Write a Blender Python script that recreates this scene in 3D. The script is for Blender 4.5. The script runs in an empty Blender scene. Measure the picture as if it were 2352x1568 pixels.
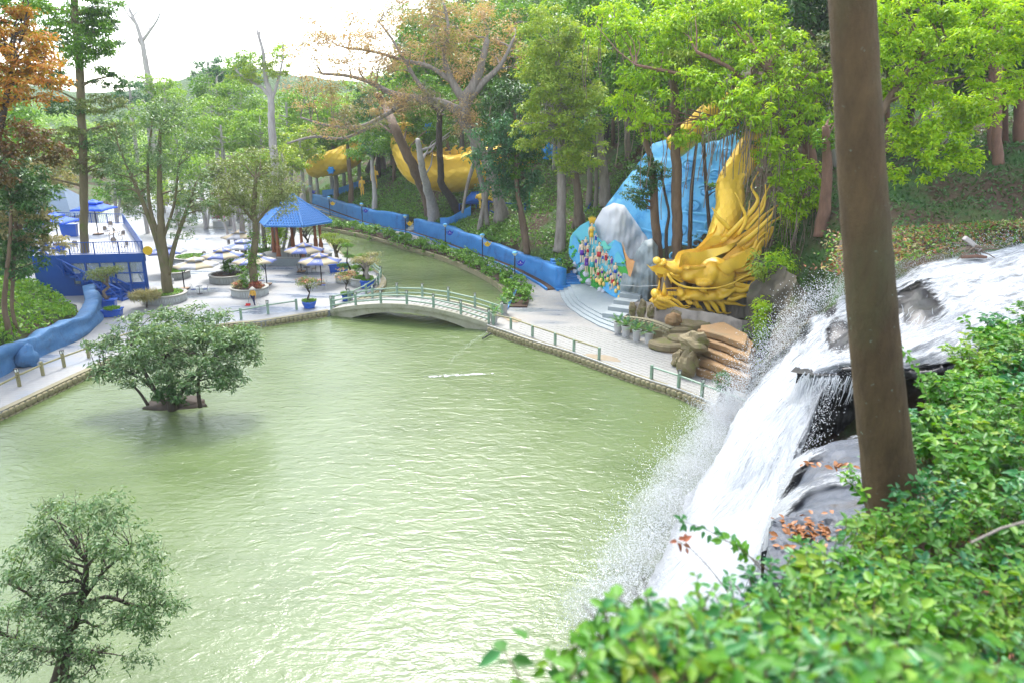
import bpy, bmesh, math, random
import numpy as np
from mathutils import Vector, Matrix, noise
from mathutils.geometry import delaunay_2d_cdt

SC = bpy.context.scene
COL = SC.collection
random.seed(7); RNG = np.random.default_rng(7)

# ------------------------------------------------------------------ camera
F, VH, CX, CY, H = 1700.0, 258.0, 1176.0, 784.0, 16.3
P = math.atan((CY - VH) / F); CP, SP = math.cos(P), math.sin(P)
cam = bpy.data.cameras.new('camera'); camo = bpy.data.objects.new('camera', cam); COL.objects.link(camo)
camo.location = (0, 0, H); camo.rotation_euler = (math.pi / 2 - P, 0, 0)
cam.sensor_width = 36; cam.lens = F / 2352 * 36; cam.clip_start = 0.1; cam.clip_end = 5000
cam.dof.use_dof = True; cam.dof.focus_distance = 55; cam.dof.aperture_fstop = 1.25
SC.camera = camo
# ------------------------------------------------------------------ light
SUN_EL, SUN_AZ = math.radians(57), math.radians(352)      # azimuth clockwise from +Y
w = bpy.data.worlds.new('World'); SC.world = w; w.use_nodes = True
wn = w.node_tree; bg = wn.nodes['Background']
sky = wn.nodes.new('ShaderNodeTexSky'); sky.sky_type = 'NISHITA'; sky.sun_disc = False
sky.sun_elevation = SUN_EL; sky.sun_rotation = SUN_AZ; sky.dust_density = 1.5; sky.air_density = 1.0; sky.ozone_density = 1.0
hs = wn.nodes.new('ShaderNodeHueSaturation'); hs.inputs['Saturation'].default_value = 0.42
wn.links.new(sky.outputs[0], hs.inputs['Color']); wn.links.new(hs.outputs[0], bg.inputs[0]); bg.inputs[1].default_value = 0.15
sun = bpy.data.lights.new('sun', 'SUN'); sun.energy = 1.15; sun.angle = math.radians(16); sun.color = (1, 0.97, 0.93)
suno = bpy.data.objects.new('sun', sun); COL.objects.link(suno)
sd = Vector((math.sin(SUN_AZ) * math.cos(SUN_EL), math.cos(SUN_AZ) * math.cos(SUN_EL), math.sin(SUN_EL)))
suno.rotation_euler = sd.to_track_quat('Z', 'Y').to_euler(); suno.location = (0, 0, 80)
SC.view_settings.view_transform = 'Standard'; SC.view_settings.look = 'None'
SC.view_settings.exposure = 2.15; SC.view_settings.gamma = 1.0; SC.view_settings.use_curve_mapping = False
cy = SC.cycles
cy.max_bounces = 6; cy.diffuse_bounces = 3; cy.glossy_bounces = 2; cy.transmission_bounces = 4; cy.transparent_max_bounces = 12
cy.use_denoising = True; cy.use_adaptive_sampling = True; cy.adaptive_threshold = 0.02
cy.caustics_reflective = False; cy.caustics_refractive = False; cy.sample_clamp_indirect = 8

# ------------------------------------------------------------------ measuring
def ray(u, v):
    x = (u - CX) / F; y = (CY - v) / F
    return (x, CP + y * SP, -SP + y * CP)
def G(u, v, z=0.0):
    d = ray(u, v); t = (z - H) / d[2]; return Vector((d[0] * t, d[1] * t, z))
def D(u, v, Y):
    d = ray(u, v); t = Y / d[1]; return Vector((d[0] * t, Y, H + d[2] * t))
def pxm(Y, v=600):       # metres per photo pixel at distance Y
    return Y / ray(CX, v)[1] / F

# ------------------------------------------------------------------ naming
def tag(o, label=None, cat=None, group=None, kind=None):
    if label: o['label'] = label
    if cat: o['category'] = cat
    if group: o['group'] = group
    if kind: o['kind'] = kind
    return o
def empty(name, loc=(0, 0, 0), label=None, cat=None, group=None, rz=0):
    o = bpy.data.objects.new(name, None); COL.objects.link(o); o.location = loc; o.rotation_euler = (0, 0, rz)
    o.empty_display_size = 0.3
    return tag(o, label, cat, group)
def link(name, me, parent=None):
    o = bpy.data.objects.new(name, me); COL.objects.link(o)
    if parent is not None: o.parent = parent
    return o
def copy_tree(o, parent=None):
    c = o.copy(); COL.objects.link(c)
    if parent is not None: c.parent = parent
    for ch in list(o.children): copy_tree(ch, c)
    return c

# ------------------------------------------------------------------ mesh building
class MB:
    def __init__(s): s.v = []; s.f = []; s.m = []
    def add(s, vs, fs, m=0):
        b = len(s.v); s.v.extend([tuple(p) for p in vs]); s.f.extend([tuple(i + b for i in f) for f in fs]); s.m.extend([m] * len(fs)); return s
    def box(s, c, d, rz=0.0, m=0, rx=0.0, taper=1.0):
        hx, hy, hz = d[0] / 2, d[1] / 2, d[2] / 2
        R = Matrix.Rotation(rz, 3, 'Z') @ Matrix.Rotation(rx, 3, 'X'); c = Vector(c)
        vs = []
        for z in (-hz, hz):
            k = taper if z > 0 else 1.0
            for x, y in ((-hx, -hy), (hx, -hy), (hx, hy), (-hx, hy)): vs.append(c + R @ Vector((x * k, y * k, z)))
        return s.add(vs, [(0, 3, 2, 1), (4, 5, 6, 7), (0, 1, 5, 4), (1, 2, 6, 5), (2, 3, 7, 6), (3, 0, 4, 7)], m)
    def beam(s, a, b, w_, h_, m=0):
        a, b = Vector(a), Vector(b); d = b - a; L = d.length
        if L < 1e-6: return s
        d.normalize(); up = Vector((0, 0, 1)) if abs(d.z) < .98 else Vector((0, 1, 0))
        x = d.cross(up).normalized(); y = x.cross(d).normalized(); vs = []
        for p in (a, b):
            for i, j in ((-1, -1), (1, -1), (1, 1), (-1, 1)): vs.append(p + x * i * w_ / 2 + y * j * h_ / 2)
        return s.add(vs, [(0, 3, 2, 1), (4, 5, 6, 7), (0, 1, 5, 4), (1, 2, 6, 5), (2, 3, 7, 6), (3, 0, 4, 7)], m)
    def tube(s, pts, rad, n=8, m=0, cap=True, flat=1.0, ridge=0.0):
        pts = [Vector(p) for p in pts]; k = len(pts)
        if not hasattr(rad, '__len__'): rad = [rad] * k
        vs = []; ref = None
        for i, p in enumerate(pts):
            d = (pts[min(i + 1, k - 1)] - pts[max(i - 1, 0)])
            if d.length < 1e-9: d = Vector((0, 0, 1))
            d.normalize()
            if ref is None: ref = Vector((0, 1, 0)) if abs(d.y) < .9 else Vector((1, 0, 0))
            x = (ref - d * ref.dot(d))
            if x.length < 1e-6: x = d.orthogonal()
            x.normalize(); ref = x; y = d.cross(x)
            for j in range(n):
                a = 2 * math.pi * j / n; r = rad[i] * (1 + ridge * (1 if j % 2 else -1))
                vs.append(p + x * math.cos(a) * r * flat + y * math.sin(a) * r)
        fs = [(i * n + j, i * n + (j + 1) % n, (i + 1) * n + (j + 1) % n, (i + 1) * n + j) for i in range(k - 1) for j in range(n)]
        if cap: fs += [tuple(range(n - 1, -1, -1)), tuple((k - 1) * n + j for j in range(n))]
        return s.add(vs, fs, m)
    def lathe(s, prof, n=20, c=(0, 0, 0), m=0, close=True):
        vs = [(c[0] + r * math.cos(2 * math.pi * j / n), c[1] + r * math.sin(2 * math.pi * j / n), c[2] + z) for r, z in prof for j in range(n)]
        k = len(prof)
        fs = [(i * n + j, i * n + (j + 1) % n, (i + 1) * n + (j + 1) % n, (i + 1) * n + j) for i in range(k - 1) for j in range(n)]
        if close:
            if prof[0][0] > 1e-4: fs.append(tuple(range(n - 1, -1, -1)))
            if prof[-1][0] > 1e-4: fs.append(tuple((k - 1) * n + j for j in range(n)))
        return s.add(vs, fs, m)
    def ball(s, c, r, nu=12, nv=8, m=0, rot=None, bump=0.0, seed=0):
        if not hasattr(r, '__len__'): r = (r, r, r)
        vs = []; c = Vector(c)
        for i in range(nv + 1):
            th = math.pi * i / nv
            for j in range(nu):
                ph = 2 * math.pi * j / nu
                d = Vector((math.sin(th) * math.cos(ph), math.sin(th) * math.sin(ph), math.cos(th)))
                q = Vector((d.x * r[0], d.y * r[1], d.z * r[2]))
                if bump: q *= 1 + bump * noise.noise(d * 1.7 + Vector((seed * 3.1, seed, 0))) + .4 * bump * noise.noise(d * 4 + Vector((seed, 0, seed)))
                if rot is not None: q = rot @ q
                vs.append(c + q)
        fs = [(i * nu + j, (i + 1) * nu + j, (i + 1) * nu + (j + 1) % nu, i * nu + (j + 1) % nu) for i in range(nv) for j in range(nu)]
        return s.add(vs, fs, m)
    def prism(s, poly, z0, z1, m=0):
        n = len(poly)
        a = sum(poly[i][0] * poly[(i + 1) % n][1] - poly[(i + 1) % n][0] * poly[i][1] for i in range(n))
        if a < 0: poly = poly[::-1]
        f0 = z0 if callable(z0) else (lambda p: z0); f1 = z1 if callable(z1) else (lambda p: z1)
        vs = [(p[0], p[1], f0(p)) for p in poly] + [(p[0], p[1], f1(p)) for p in poly]
        fs = [tuple(range(n - 1, -1, -1)), tuple(range(n, 2 * n))] + [(i, (i + 1) % n, n + (i + 1) % n, n + i) for i in range(n)]
        return s.add(vs, fs, m)
    def grid(s, rows, m=0, flip=False):
        k, n = len(rows), len(rows[0])
        fs = [(i * n + j, i * n + j + 1, (i + 1) * n + j + 1, (i + 1) * n + j) for i in range(k - 1) for j in range(n - 1)]
        if flip: fs = [f[::-1] for f in fs]
        return s.add([p for r in rows for p in r], fs, m)
    def build(s, name, mats, parent=None, smooth=False, bevel=0):
        me = bpy.data.meshes.new(name); me.from_pydata(s.v, [], s.f)
        for mt in (mats if isinstance(mats, (list, tuple)) else [mats]): me.materials.append(mt)
        if any(s.m): me.polygons.foreach_set('material_index', s.m)
        if smooth: me.polygons.foreach_set('use_smooth', [True] * len(s.f))
        bm = bmesh.new(); bm.from_mesh(me); bmesh.ops.remove_doubles(bm, verts=bm.verts, dist=1e-5)
        bmesh.ops.recalc_face_normals(bm, faces=bm.faces)
        if bevel: bmesh.ops.bevel(bm, geom=[e for e in bm.edges if e.calc_face_angle(0) > .5], offset=bevel, segments=1, affect='EDGES', clamp_overlap=True)
        bm.to_mesh(me); bm.free(); me.update()
        return link(name, me, parent)

def quads(name, V, mat, parent=None, smooth=False, per=4):
    """V: (N*per,3) array, one face per `per` vertices."""
    n = len(V) // per; me = bpy.data.meshes.new(name)
    me.vertices.add(n * per); me.vertices.foreach_set('co', np.ascontiguousarray(V, dtype=np.float32).ravel())
    me.loops.add(n * per); me.loops.foreach_set('vertex_index', np.arange(n * per, dtype=np.int32))
    me.polygons.add(n); me.polygons.foreach_set('loop_start', np.arange(0, n * per, per, dtype=np.int32))
    me.materials.append(mat); me.update(calc_edges=True)
    return link(name, me, parent)
NLEAF = [0]
def norm(a): return a / np.maximum(np.linalg.norm(a, axis=1, keepdims=True), 1e-9)
def leaf_verts(C, N, T, L, W, fold=.25):
    N = norm(N); T = norm(T - N * np.sum(T * N, axis=1, keepdims=True)); S = np.cross(N, T)
    L = np.asarray(L).reshape(-1, 1); W = np.asarray(W).reshape(-1, 1); NLEAF[0] += len(C)
    V = np.empty((len(C), 4, 3))
    V[:, 0] = C - T * L * .5; V[:, 2] = C + T * L * .5 - N * L * .12
    V[:, 1] = C + S * W * .5 + N * W * fold - T * L * .06; V[:, 3] = C - S * W * .5 + N * W * fold - T * L * .06
    return V.reshape(-1, 3)
def sphere_dirs(n, rng):
    return norm(rng.normal(size=(n, 3)))
def foliage(clumps, L, W, cover, rng, droop=.35, flat=.65, spread=.6, up=1.0):
    """clumps: (k,4) centre+radius -> leaf vertices"""
    out = []
    for c in clumps:
        r = c[3]; n = max(6, int(cover * math.pi * r * r / (.5 * L * W)))
        d = sphere_dirs(n, rng); d[:, 2] = np.abs(d[:, 2]) * np.where(rng.random(n) < .78, 1, -1)
        rad = r * np.abs(.78 + .34 * rng.normal(size=n))
        p = d * rad[:, None]; p[:, 2] *= flat
        nrm = d * .7 + np.array([0, 0, up]) + rng.normal(size=(n, 3)) * spread
        t = d * np.array([1, 1, .3]) + rng.normal(size=(n, 3)) * .6; t[:, 2] -= droop
        out.append(leaf_verts(c[:3] + p, nrm, t, L * (.7 + .6 * rng.random(n)), W * (.7 + .6 * rng.random(n))))
    return np.concatenate(out)

# ------------------------------------------------------------------ materials
def newmat(name):
    m = bpy.data.materials.new(name); m.use_nodes = True; return m, m.node_tree, m.node_tree.nodes['Principled BSDF']
def nd(t, typ, **kw):
    n = t.nodes.new(typ)
    for k, v in kw.items():
        if k in n.inputs: n.inputs[k].default_value = v
        else: setattr(n, k, v)
    return n
def ramp(t, stops):
    r = t.nodes.new('ShaderNodeValToRGB'); e = r.color_ramp.elements
    while len(e) < len(stops): e.new(.5)
    for i, (p, c) in enumerate(stops): e[i].position = p; e[i].color = (*c, 1)
    return r
def mixc(t, a, b, fac, mode='MIX'):
    n = t.nodes.new('ShaderNodeMix'); n.data_type = 'RGBA'; n.blend_type = mode
    for s_, x in ((6, a), (7, b)):
        if isinstance(x, tuple): n.inputs[s_].default_value = (*x, 1)
        else: t.links.new(x, n.inputs[s_])
    if isinstance(fac, (int, float)): n.inputs[0].default_value = fac
    else: t.links.new(fac, n.inputs[0])
    return n.outputs[2]
def noisef(t, scale, detail=4, rough=.6, lo=.3, hi=.7, vec=None, dist=0.0):
    tc = nd(t, 'ShaderNodeTexCoord'); n = nd(t, 'ShaderNodeTexNoise', Scale=scale, Detail=detail, Roughness=rough, Distortion=dist)
    mp = None
    if vec is not None:
        mp = nd(t, 'ShaderNodeMapping'); mp.inputs['Scale'].default_value = vec; t.links.new(tc.outputs['Object'], mp.inputs[0]); t.links.new(mp.outputs[0], n.inputs['Vector'])
    else: t.links.new(tc.outputs['Object'], n.inputs['Vector'])
    m = nd(t, 'ShaderNodeMapRange'); m.inputs[1].default_value = lo; m.inputs[2].default_value = hi; t.links.new(n.outputs[0], m.inputs[0])
    return m.outputs[0]
def bump(t, bs, h, strength=.4, dist=.05):
    b = nd(t, 'ShaderNodeBump', Strength=strength, Distance=dist); t.links.new(h, b.inputs['Height']); t.links.new(b.outputs[0], bs.inputs['Normal'])
MATS = {}
def plain(name, col, rough=.55, col2=None, scale=2.0, amt=.5, bmp=.0, metal=0.0, spec=.4, vec=None, dirt=None, dscale=.7, bscale=None):
    if name in MATS: return MATS[name]
    m, t, b = newmat(name); MATS[name] = m
    b.inputs['Roughness'].default_value = rough; b.inputs['Metallic'].default_value = metal; b.inputs['Specular IOR Level'].default_value = spec
    c2 = col2 or tuple(c * .72 for c in col)
    f = noisef(t, scale, 6, .65, .25, .75, vec); mm = nd(t, 'ShaderNodeMath', operation='MULTIPLY'); mm.inputs[1].default_value = amt; t.links.new(f, mm.inputs[0])
    c = mixc(t, col, c2, mm.outputs[0])
    if dirt: c = mixc(t, c, dirt, noisef(t, dscale, 8, .75, .52, .72))
    t.links.new(c, b.inputs['Base Color'])
    if bmp: bump(t, b, noisef(t, bscale or scale * 4, 8, .7, 0, 1, vec), bmp)
    return m
def leafmat(name, c1, c2, c3, trans=.35, var=None, rough=.42, scale=.22):
    if name in MATS: return MATS[name]
    m, t, b = newmat(name); MATS[name] = m
    g = nd(t, 'ShaderNodeNewGeometry'); r = ramp(t, [(0, c1), (.5, c2), (1, c3)]); t.links.new(g.outputs['Random Per Island'], r.inputs[0])
    c = r.outputs[0]
    v = var or tuple(x * .6 for x in c1)
    f = noisef(t, scale, 3, .6, .45, .75); mm = nd(t, 'ShaderNodeMath', operation='MULTIPLY'); mm.inputs[1].default_value = .6; t.links.new(f, mm.inputs[0])
    c = mixc(t, c, v, mm.outputs[0])
    t.links.new(c, b.inputs['Base Color']); b.inputs['Roughness'].default_value = rough; b.inputs['Specular IOR Level'].default_value = .35
    tr = nd(t, 'ShaderNodeBsdfTranslucent'); tc = mixc(t, c, (1.0, .95, .35), 1.0, 'MULTIPLY'); t.links.new(tc, tr.inputs[0])
    mx = nd(t, 'ShaderNodeMixShader'); mx.inputs[0].default_value = trans
    t.links.new(b.outputs[0], mx.inputs[1]); t.links.new(tr.outputs[0], mx.inputs[2]); t.links.new(mx.outputs[0], t.nodes['Material Output'].inputs[0])
    return m
def bark(name, c1, c2, moss=None):
    if name in MATS: return MATS[name]
    m, t, b = newmat(name); MATS[name] = m
    c = mixc(t, c1, c2, noisef(t, 3.0, 8, .7, .3, .7, (1, 1, .25)))
    if moss: c = mixc(t, c, moss, noisef(t, .9, 5, .7, .5, .7))
    t.links.new(c, b.inputs['Base Color']); b.inputs['Roughness'].default_value = .85
    bump(t, b, noisef(t, 9, 8, .75, 0, 1, (1, 1, .2)), .6, .04)
    return m
LM = dict(
 lime=leafmat('lime_leaf', (.26, .50, .012), (.38, .62, .016), (.52, .68, .03), .5, (.20, .44, .015)),
 yellowgreen=leafmat('yellow_green_leaf', (.24, .40, .04), (.36, .50, .06), (.50, .56, .09), .45, (.20, .38, .05)),
 mid=leafmat('mid_green_leaf', (.075, .22, .016), (.14, .33, .024), (.23, .42, .04), .42),
 light=leafmat('light_green_leaf', (.18, .37, .045), (.26, .47, .06), (.37, .54, .10), .45),
 dark=leafmat('dark_green_leaf', (.04, .12, .03), (.07, .18, .045), (.12, .25, .07), .33),
 teal=leafmat('blue_green_leaf', (.045, .17, .07), (.08, .24, .10), (.14, .31, .13), .35),
 olive=leafmat('olive_leaf', (.12, .18, .04), (.20, .27, .07), (.30, .34, .13), .36),
 greygreen=leafmat('grey_green_leaf', (.08, .18, .06), (.14, .25, .10), (.30, .40, .23), .32, (.10, .22, .05)),
 orange=leafmat('orange_leaf', (.48, .16, .025), (.58, .26, .04), (.40, .34, .04), .42, (.30, .28, .03)),
 rust=leafmat('rust_leaf', (.16, .07, .025), (.24, .12, .04), (.10, .12, .03), .35, (.05, .08, .02)),
 pink=leafmat('faded_orange_leaf', (.55, .34, .19), (.62, .40, .24), (.52, .46, .22), .4, (.42, .38, .18)),
 tan=leafmat('tan_leaf', (.36, .31, .16), (.46, .40, .22), (.26, .28, .10), .35, (.24, .26, .09)),
 grass=leafmat('grass_leaf', (.08, .24, .015), (.14, .34, .025), (.26, .44, .04), .38, (.20, .34, .03)),
 herb=leafmat('undergrowth_leaf', (.07, .20, .025), (.12, .31, .035), (.22, .41, .06), .38, (.16, .22, .05)),
 fg=leafmat('shrub_leaf', (.035, .19, .010), (.085, .29, .018), (.22, .40, .03), .40, (.18, .32, .025), scale=1.6),
 fgteal=leafmat('glossy_shrub_leaf', (.02, .14, .05), (.05, .22, .06), (.09, .28, .07), .3, (.03, .18, .03), .3, scale=1.2),
 fg2=leafmat('dark_shrub_leaf', (.03, .14, .012), (.06, .22, .018), (.14, .30, .03), .36, (.10, .18, .02), scale=1.6),
 fg3=leafmat('young_shrub_leaf', (.08, .25, .012), (.16, .34, .02), (.30, .40, .04), .42, (.12, .20, .02), scale=2.0),
 hedge=leafmat('hedge_leaf', (.08, .22, .015), (.14, .33, .03), (.24, .42, .06), .35, (.06, .18, .02), scale=.6),
 redleaf=leafmat('red_leaf', (.35, .06, .05), (.45, .13, .08), (.24, .22, .05), .3),
 bloom=leafmat('pink_blossom', (.55, .05, .28), (.65, .12, .40), (.5, .2, .25), .3),
 coral=leafmat('coral_blossom', (.6, .1, .1), (.65, .2, .18), (.5, .3, .2), .3),
 brownleaf=leafmat('fallen_leaf', (.16, .05, .02), (.28, .10, .03), (.38, .20, .05), .1, scale=2.0),
)
BK = dict(
 grey=bark('grey_bark', (.34, .30, .26), (.16, .13, .11)), pale=bark('pale_bark', (.50, .47, .44), (.30, .26, .25)),
 brown=bark('brown_bark', (.20, .135, .085), (.10, .065, .04)), moss=bark('mossy_bark', (.19, .15, .08), (.10, .08, .04), (.10, .13, .02)),
 dark=bark('dark_bark', (.075, .055, .04), (.035, .028, .02)), root=bark('root_bark', (.25, .19, .14), (.12, .09, .065)),
 red=bark('reddish_bark', (.24, .13, .085), (.12, .065, .045)))
# ------------------------------------------------------------------ shared materials
M = dict(
 blue=plain('blue_wall_paint', (.028, .185, .48), .6, (.045, .25, .56), .8, .7, .25, dirt=(.02, .075, .24), dscale=.5),
 bluerock=plain('blue_rock_paint', (.04, .135, .30), .7, (.09, .21, .37), 1.2, .8, .8, dirt=(.05, .09, .15), dscale=1.6, bscale=3),
 navy=plain('navy_paint', (.010, .065, .29), .4, (.014, .09, .36), 1.5, .6),
 navyroof=plain('blue_tile_glaze', (.045, .19, .50), .38, (.07, .25, .58), 1.3, .8, .1),
 gold=plain('gold_paint', (.86, .56, .05), .38, (.76, .45, .035), .35, .6, .06, dirt=(.50, .26, .03), dscale=.5, spec=.5),
 goldscale=plain('gold_leaf_paint', (.86, .56, .06), .30, (.72, .43, .035), .5, .6, .05, metal=.35),
 sky=plain('light_blue_plaster', (.08, .42, .78), .5, (.22, .58, .82), .35, .9, .3, dirt=(.04, .27, .66), dscale=.8, bscale=1.5),
 white=plain('white_paint', (.52, .52, .51), .5, (.44, .45, .46), 1.0, .6, .05),
 snow=plain('white_plaster', (.66, .66, .67), .6, (.46, .48, .54), .8, .5, .2, vec=(1, 1, .18)),
 drape=plain('grey_plaster', (.30, .35, .36), .6, (.12, .16, .18), .9, .9, .35, vec=(1, 1, .15), dirt=(.30, .30, .25), dscale=.8),
 rail=plain('green_railing_paint', (.20, .31, .24), .5, (.26, .34, .24), 1.0, .7, .05),
 railold=plain('worn_railing_paint', (.30, .27, .13), .65, (.20, .20, .10), 1.4, .8, .2, dirt=(.13, .10, .05), dscale=1.5),
 stone=plain('edge_stone', (.34, .29, .17), .8, (.20, .18, .10), 2.5, .8, .5, dirt=(.09, .11, .04), dscale=1.3),
 coping=plain('mossy_coping', (.27, .24, .16), .85, (.17, .16, .09), 1.5, .8, .4, dirt=(.10, .12, .04), dscale=1.0),
 mortar=plain('mossy_mortar', (.20, .18, .11), .9, (.09, .10, .05), 2.0, .9, .4),
 cobble=plain('pale_cobble', (.52, .47, .33), .8, (.34, .30, .20), 2.0, .8, .4, dirt=(.13, .15, .06), dscale=.8),
 conc=plain('bridge_concrete', (.40, .38, .30), .8, (.27, .27, .18), 1.2, .8, .3, dirt=(.14, .16, .07), dscale=.9),
 rock=plain('wet_dark_rock', (.018, .02, .024), .4, (.04, .038, .036), .9, .8, .8, dirt=(.065, .055, .04), dscale=.8, bscale=2.2),
 ledge=plain('ledge_rock', (.06, .075, .10), .3, (.12, .13, .15), 2.2, .9, 1.0, dirt=(.08, .07, .06), dscale=1.2),
 cliff=plain('cliff_rock', (.09, .075, .05), .85, (.05, .045, .035), .6, .9, .9, dirt=(.06, .10, .02), dscale=.35, bscale=1.6),
 sand=plain('orange_slab_rock', (.34, .20, .085), .75, (.20, .13, .065), .8, .9, .4, dirt=(.22, .17, .09), dscale=.8),
 brownrock=plain('mossy_boulder', (.24, .19, .10), .75, (.13, .11, .06), 1.2, .9, .6, dirt=(.15, .19, .02), dscale=1.0),
 wall=plain('grey_brown_rockwork', (.33, .29, .24), .8, (.20, .18, .16), .6, .9, .5, vec=(1, 1, .3), dirt=(.12, .11, .10), dscale=.6),
 soil=plain('soil', (.085, .05, .03), .95, (.05, .03, .02), 3, .8, .6),
 black=plain('black_metal', (.012, .012, .02), .4, (.03, .03, .035), 4, .6),
 glass=plain('lamp_glass', (.75, .77, .70), .25, (.65, .7, .66), 3, .6),
 wood=plain('orange_wood', (.35, .12, .045), .5, (.24, .08, .03), 2, .8, .1, vec=(1, 1, .3)),
 pot=plain('blue_glaze', (.012, .075, .42), .25, (.02, .12, .5), 1.5, .7, spec=.6),
 plinth=plain('pale_plinth_stone', (.34, .38, .39), .7, (.26, .30, .31), 1.6, .7, .3),
 yellow=plain('yellow_paint', (.85, .55, .02), .4), signblue=plain('sign_blue', (.012, .02, .45), .4),
 rattan=plain('rattan', (.36, .30, .24), .7, (.26, .21, .16), 20, .8, .3),
 skin=plain('skin', (.55, .34, .22), .55), trouser=plain('navy_cloth', (.012, .018, .07), .8), jacket=plain('yellow_cloth', (.72, .42, .08), .85, (.62, .34, .05), 4, .6, .2),
 straw=plain('straw_hat', (.74, .66, .55), .8, (.62, .55, .45), 20, .7, .2), red=plain('red_plastic', (.55, .02, .02), .4),
 tile=plain('paving_tile', (.30, .295, .275), .55, (.245, .25, .235), .5, .9, .12, dirt=(.20, .175, .13), dscale=.35),
 grout=plain('paving_joint', (.30, .28, .24), .9),
)
def paving(name, a, b_, sc, rot, dirt, damp):
    m, t, b = newmat(name)
    tc = nd(t, 'ShaderNodeTexCoord'); mp = nd(t, 'ShaderNodeMapping'); mp.inputs['Rotation'].default_value = (0, 0, rot); t.links.new(tc.outputs['Object'], mp.inputs[0])
    br = nd(t, 'ShaderNodeTexBrick', Scale=sc); br.inputs['Color1'].default_value = (*a, 1); br.inputs['Color2'].default_value = (*b_, 1); br.inputs['Mortar'].default_value = (.20, .20, .19, 1)
    br.inputs['Mortar Size'].default_value = .012; br.inputs['Brick Width'].default_value = .6; br.inputs['Row Height'].default_value = .3; br.inputs['Bias'].default_value = -.4
    t.links.new(mp.outputs[0], br.inputs['Vector'])
    c = mixc(t, br.outputs[0], dirt, noisef(t, .16, 7, .7, .5, .85))
    wet = noisef(t, .22, 5, .65, .50, .64, (.5, 1.8, 1))
    c = mixc(t, c, damp, wet); t.links.new(c, b.inputs['Base Color'])
    r = nd(t, 'ShaderNodeMapRange'); r.inputs[3].default_value = .6; r.inputs[4].default_value = .18; t.links.new(wet, r.inputs[0]); t.links.new(r.outputs[0], b.inputs['Roughness'])
    bump(t, b, br.outputs['Fac'], -.25, .01)
    return m
M['plaza'] = paving('plaza_paving', (.29, .29, .285), (.25, .26, .27), 1.0, .15, (.23, .22, .19), (.17, .205, .26))
M['prom'] = paving('promenade_paving', (.30, .29, .27), (.26, .255, .24), 1.0, -.82, (.24, .21, .165), (.20, .22, .24))
# hillside: soil, leaf litter and short herbs
m, t, b = newmat('hillside_soil'); M['hill'] = m
c = mixc(t, (.10, .06, .032), (.055, .034, .02), noisef(t, 1.6, 8, .75, .3, .7))
c = mixc(t, c, (.20, .13, .07), noisef(t, 4.5, 6, .7, .6, .72))
c = mixc(t, c, (.045, .12, .018), noisef(t, .22, 7, .7, .42, .62)); t.links.new(c, b.inputs['Base Color']); b.inputs['Roughness'].default_value = .95
bump(t, b, noisef(t, 2.2, 9, .75, 0, 1), .9, .3)
# water
m, t, b = newmat('pond_water'); M['water'] = m
c = mixc(t, (.094, .136, .046), (.114, .152, .062), noisef(t, .05, 4, .6, .3, .7)); c = mixc(t, c, (.076, .112, .036), noisef(t, .35, 4, .6, .45, .75, (.5, 1, 1)))
t.links.new(c, b.inputs['Base Color']); b.inputs['Roughness'].default_value = .20; b.inputs['IOR'].default_value = 1.45
ad = nd(t, 'ShaderNodeMath', operation='MULTIPLY_ADD'); ad.inputs[1].default_value = .30
t.links.new(noisef(t, 6.5, 4, .6, 0, 1, (.55, 1.0, 1), .8), ad.inputs[0]); t.links.new(noisef(t, 1.7, 3, .55, 0, 1, (.55, 1.1, 1), 1.0), ad.inputs[2])
bump(t, b, ad.outputs[0], 1.0, .062)

# ------------------------------------------------------------------ terrain
WALL = [G(643 + x / 3.415, 275.6 + y / 3.415) for x, y in [(245, 660), (350, 690), (500, 745), (640, 795), (800, 840), (980, 870), (1040, 880), (1200, 930), (1300, 960), (1400, 1000), (1600, 1070), (1780, 1130), (1950, 1210), (2100, 1290), (2160, 1335)]]
BND = [(-85, 230, 1.5, .40, 40, .25), (-50, 162, 1.5, .45, 35, .3)] + [(p.x, p.y, 1.7, .62, 30, .38) for p in WALL] + [
 (8, 71, 1.6, .9, 16, .4), (14, 63.5, 2, 1.2, 10, .35), (19.5, 57.5, 3, 2.4, 3, .22), (19.5, 49, 2.0, 2.9, 2.1, .10), (16.0, 42.5, 1, 2.9, 2.1, .06),
 (14.1, 39.6, -1, 1.5, 4.3, .08), (11.6, 35.5, -1, 1.5, 4.3, .06), (9.4, 29.8, -1, 1.3, 4.0, .08), (8.6, 24.6, -1, 1.3, 3.4, .06), (8.2, 16, -1, 1.5, 3.2, .05), (7, 6, -1, 2.0, 3.2, .05), (3, -14, -1, 3, 4, .1),
 (-60, -14, 0, .35, 20, .2), (-38, 28, .8, .35, 20, .25), (-33.4, 44.5, 1.3, .5, 16, .3), (-32.9, 50, 1.3, .5, 16, .3), (-32.8, 54.5, 1.3, .5, 14, .3), (-34.2, 58.5, .8, .34, 26, .3), (-38.5, 62.3, 1.7, .5, 10, .3), (-44, 64.8, 3.0, .25, 20, .3),
 (-52, 68, 3.0, .25, 30, .3), (-60, 100, .2, .12, 40, .3), (-78, 150, .2, .1, 40, .3), (-110, 230, .2, .1, 40, .3)]
BA = np.array(BND)
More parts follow.
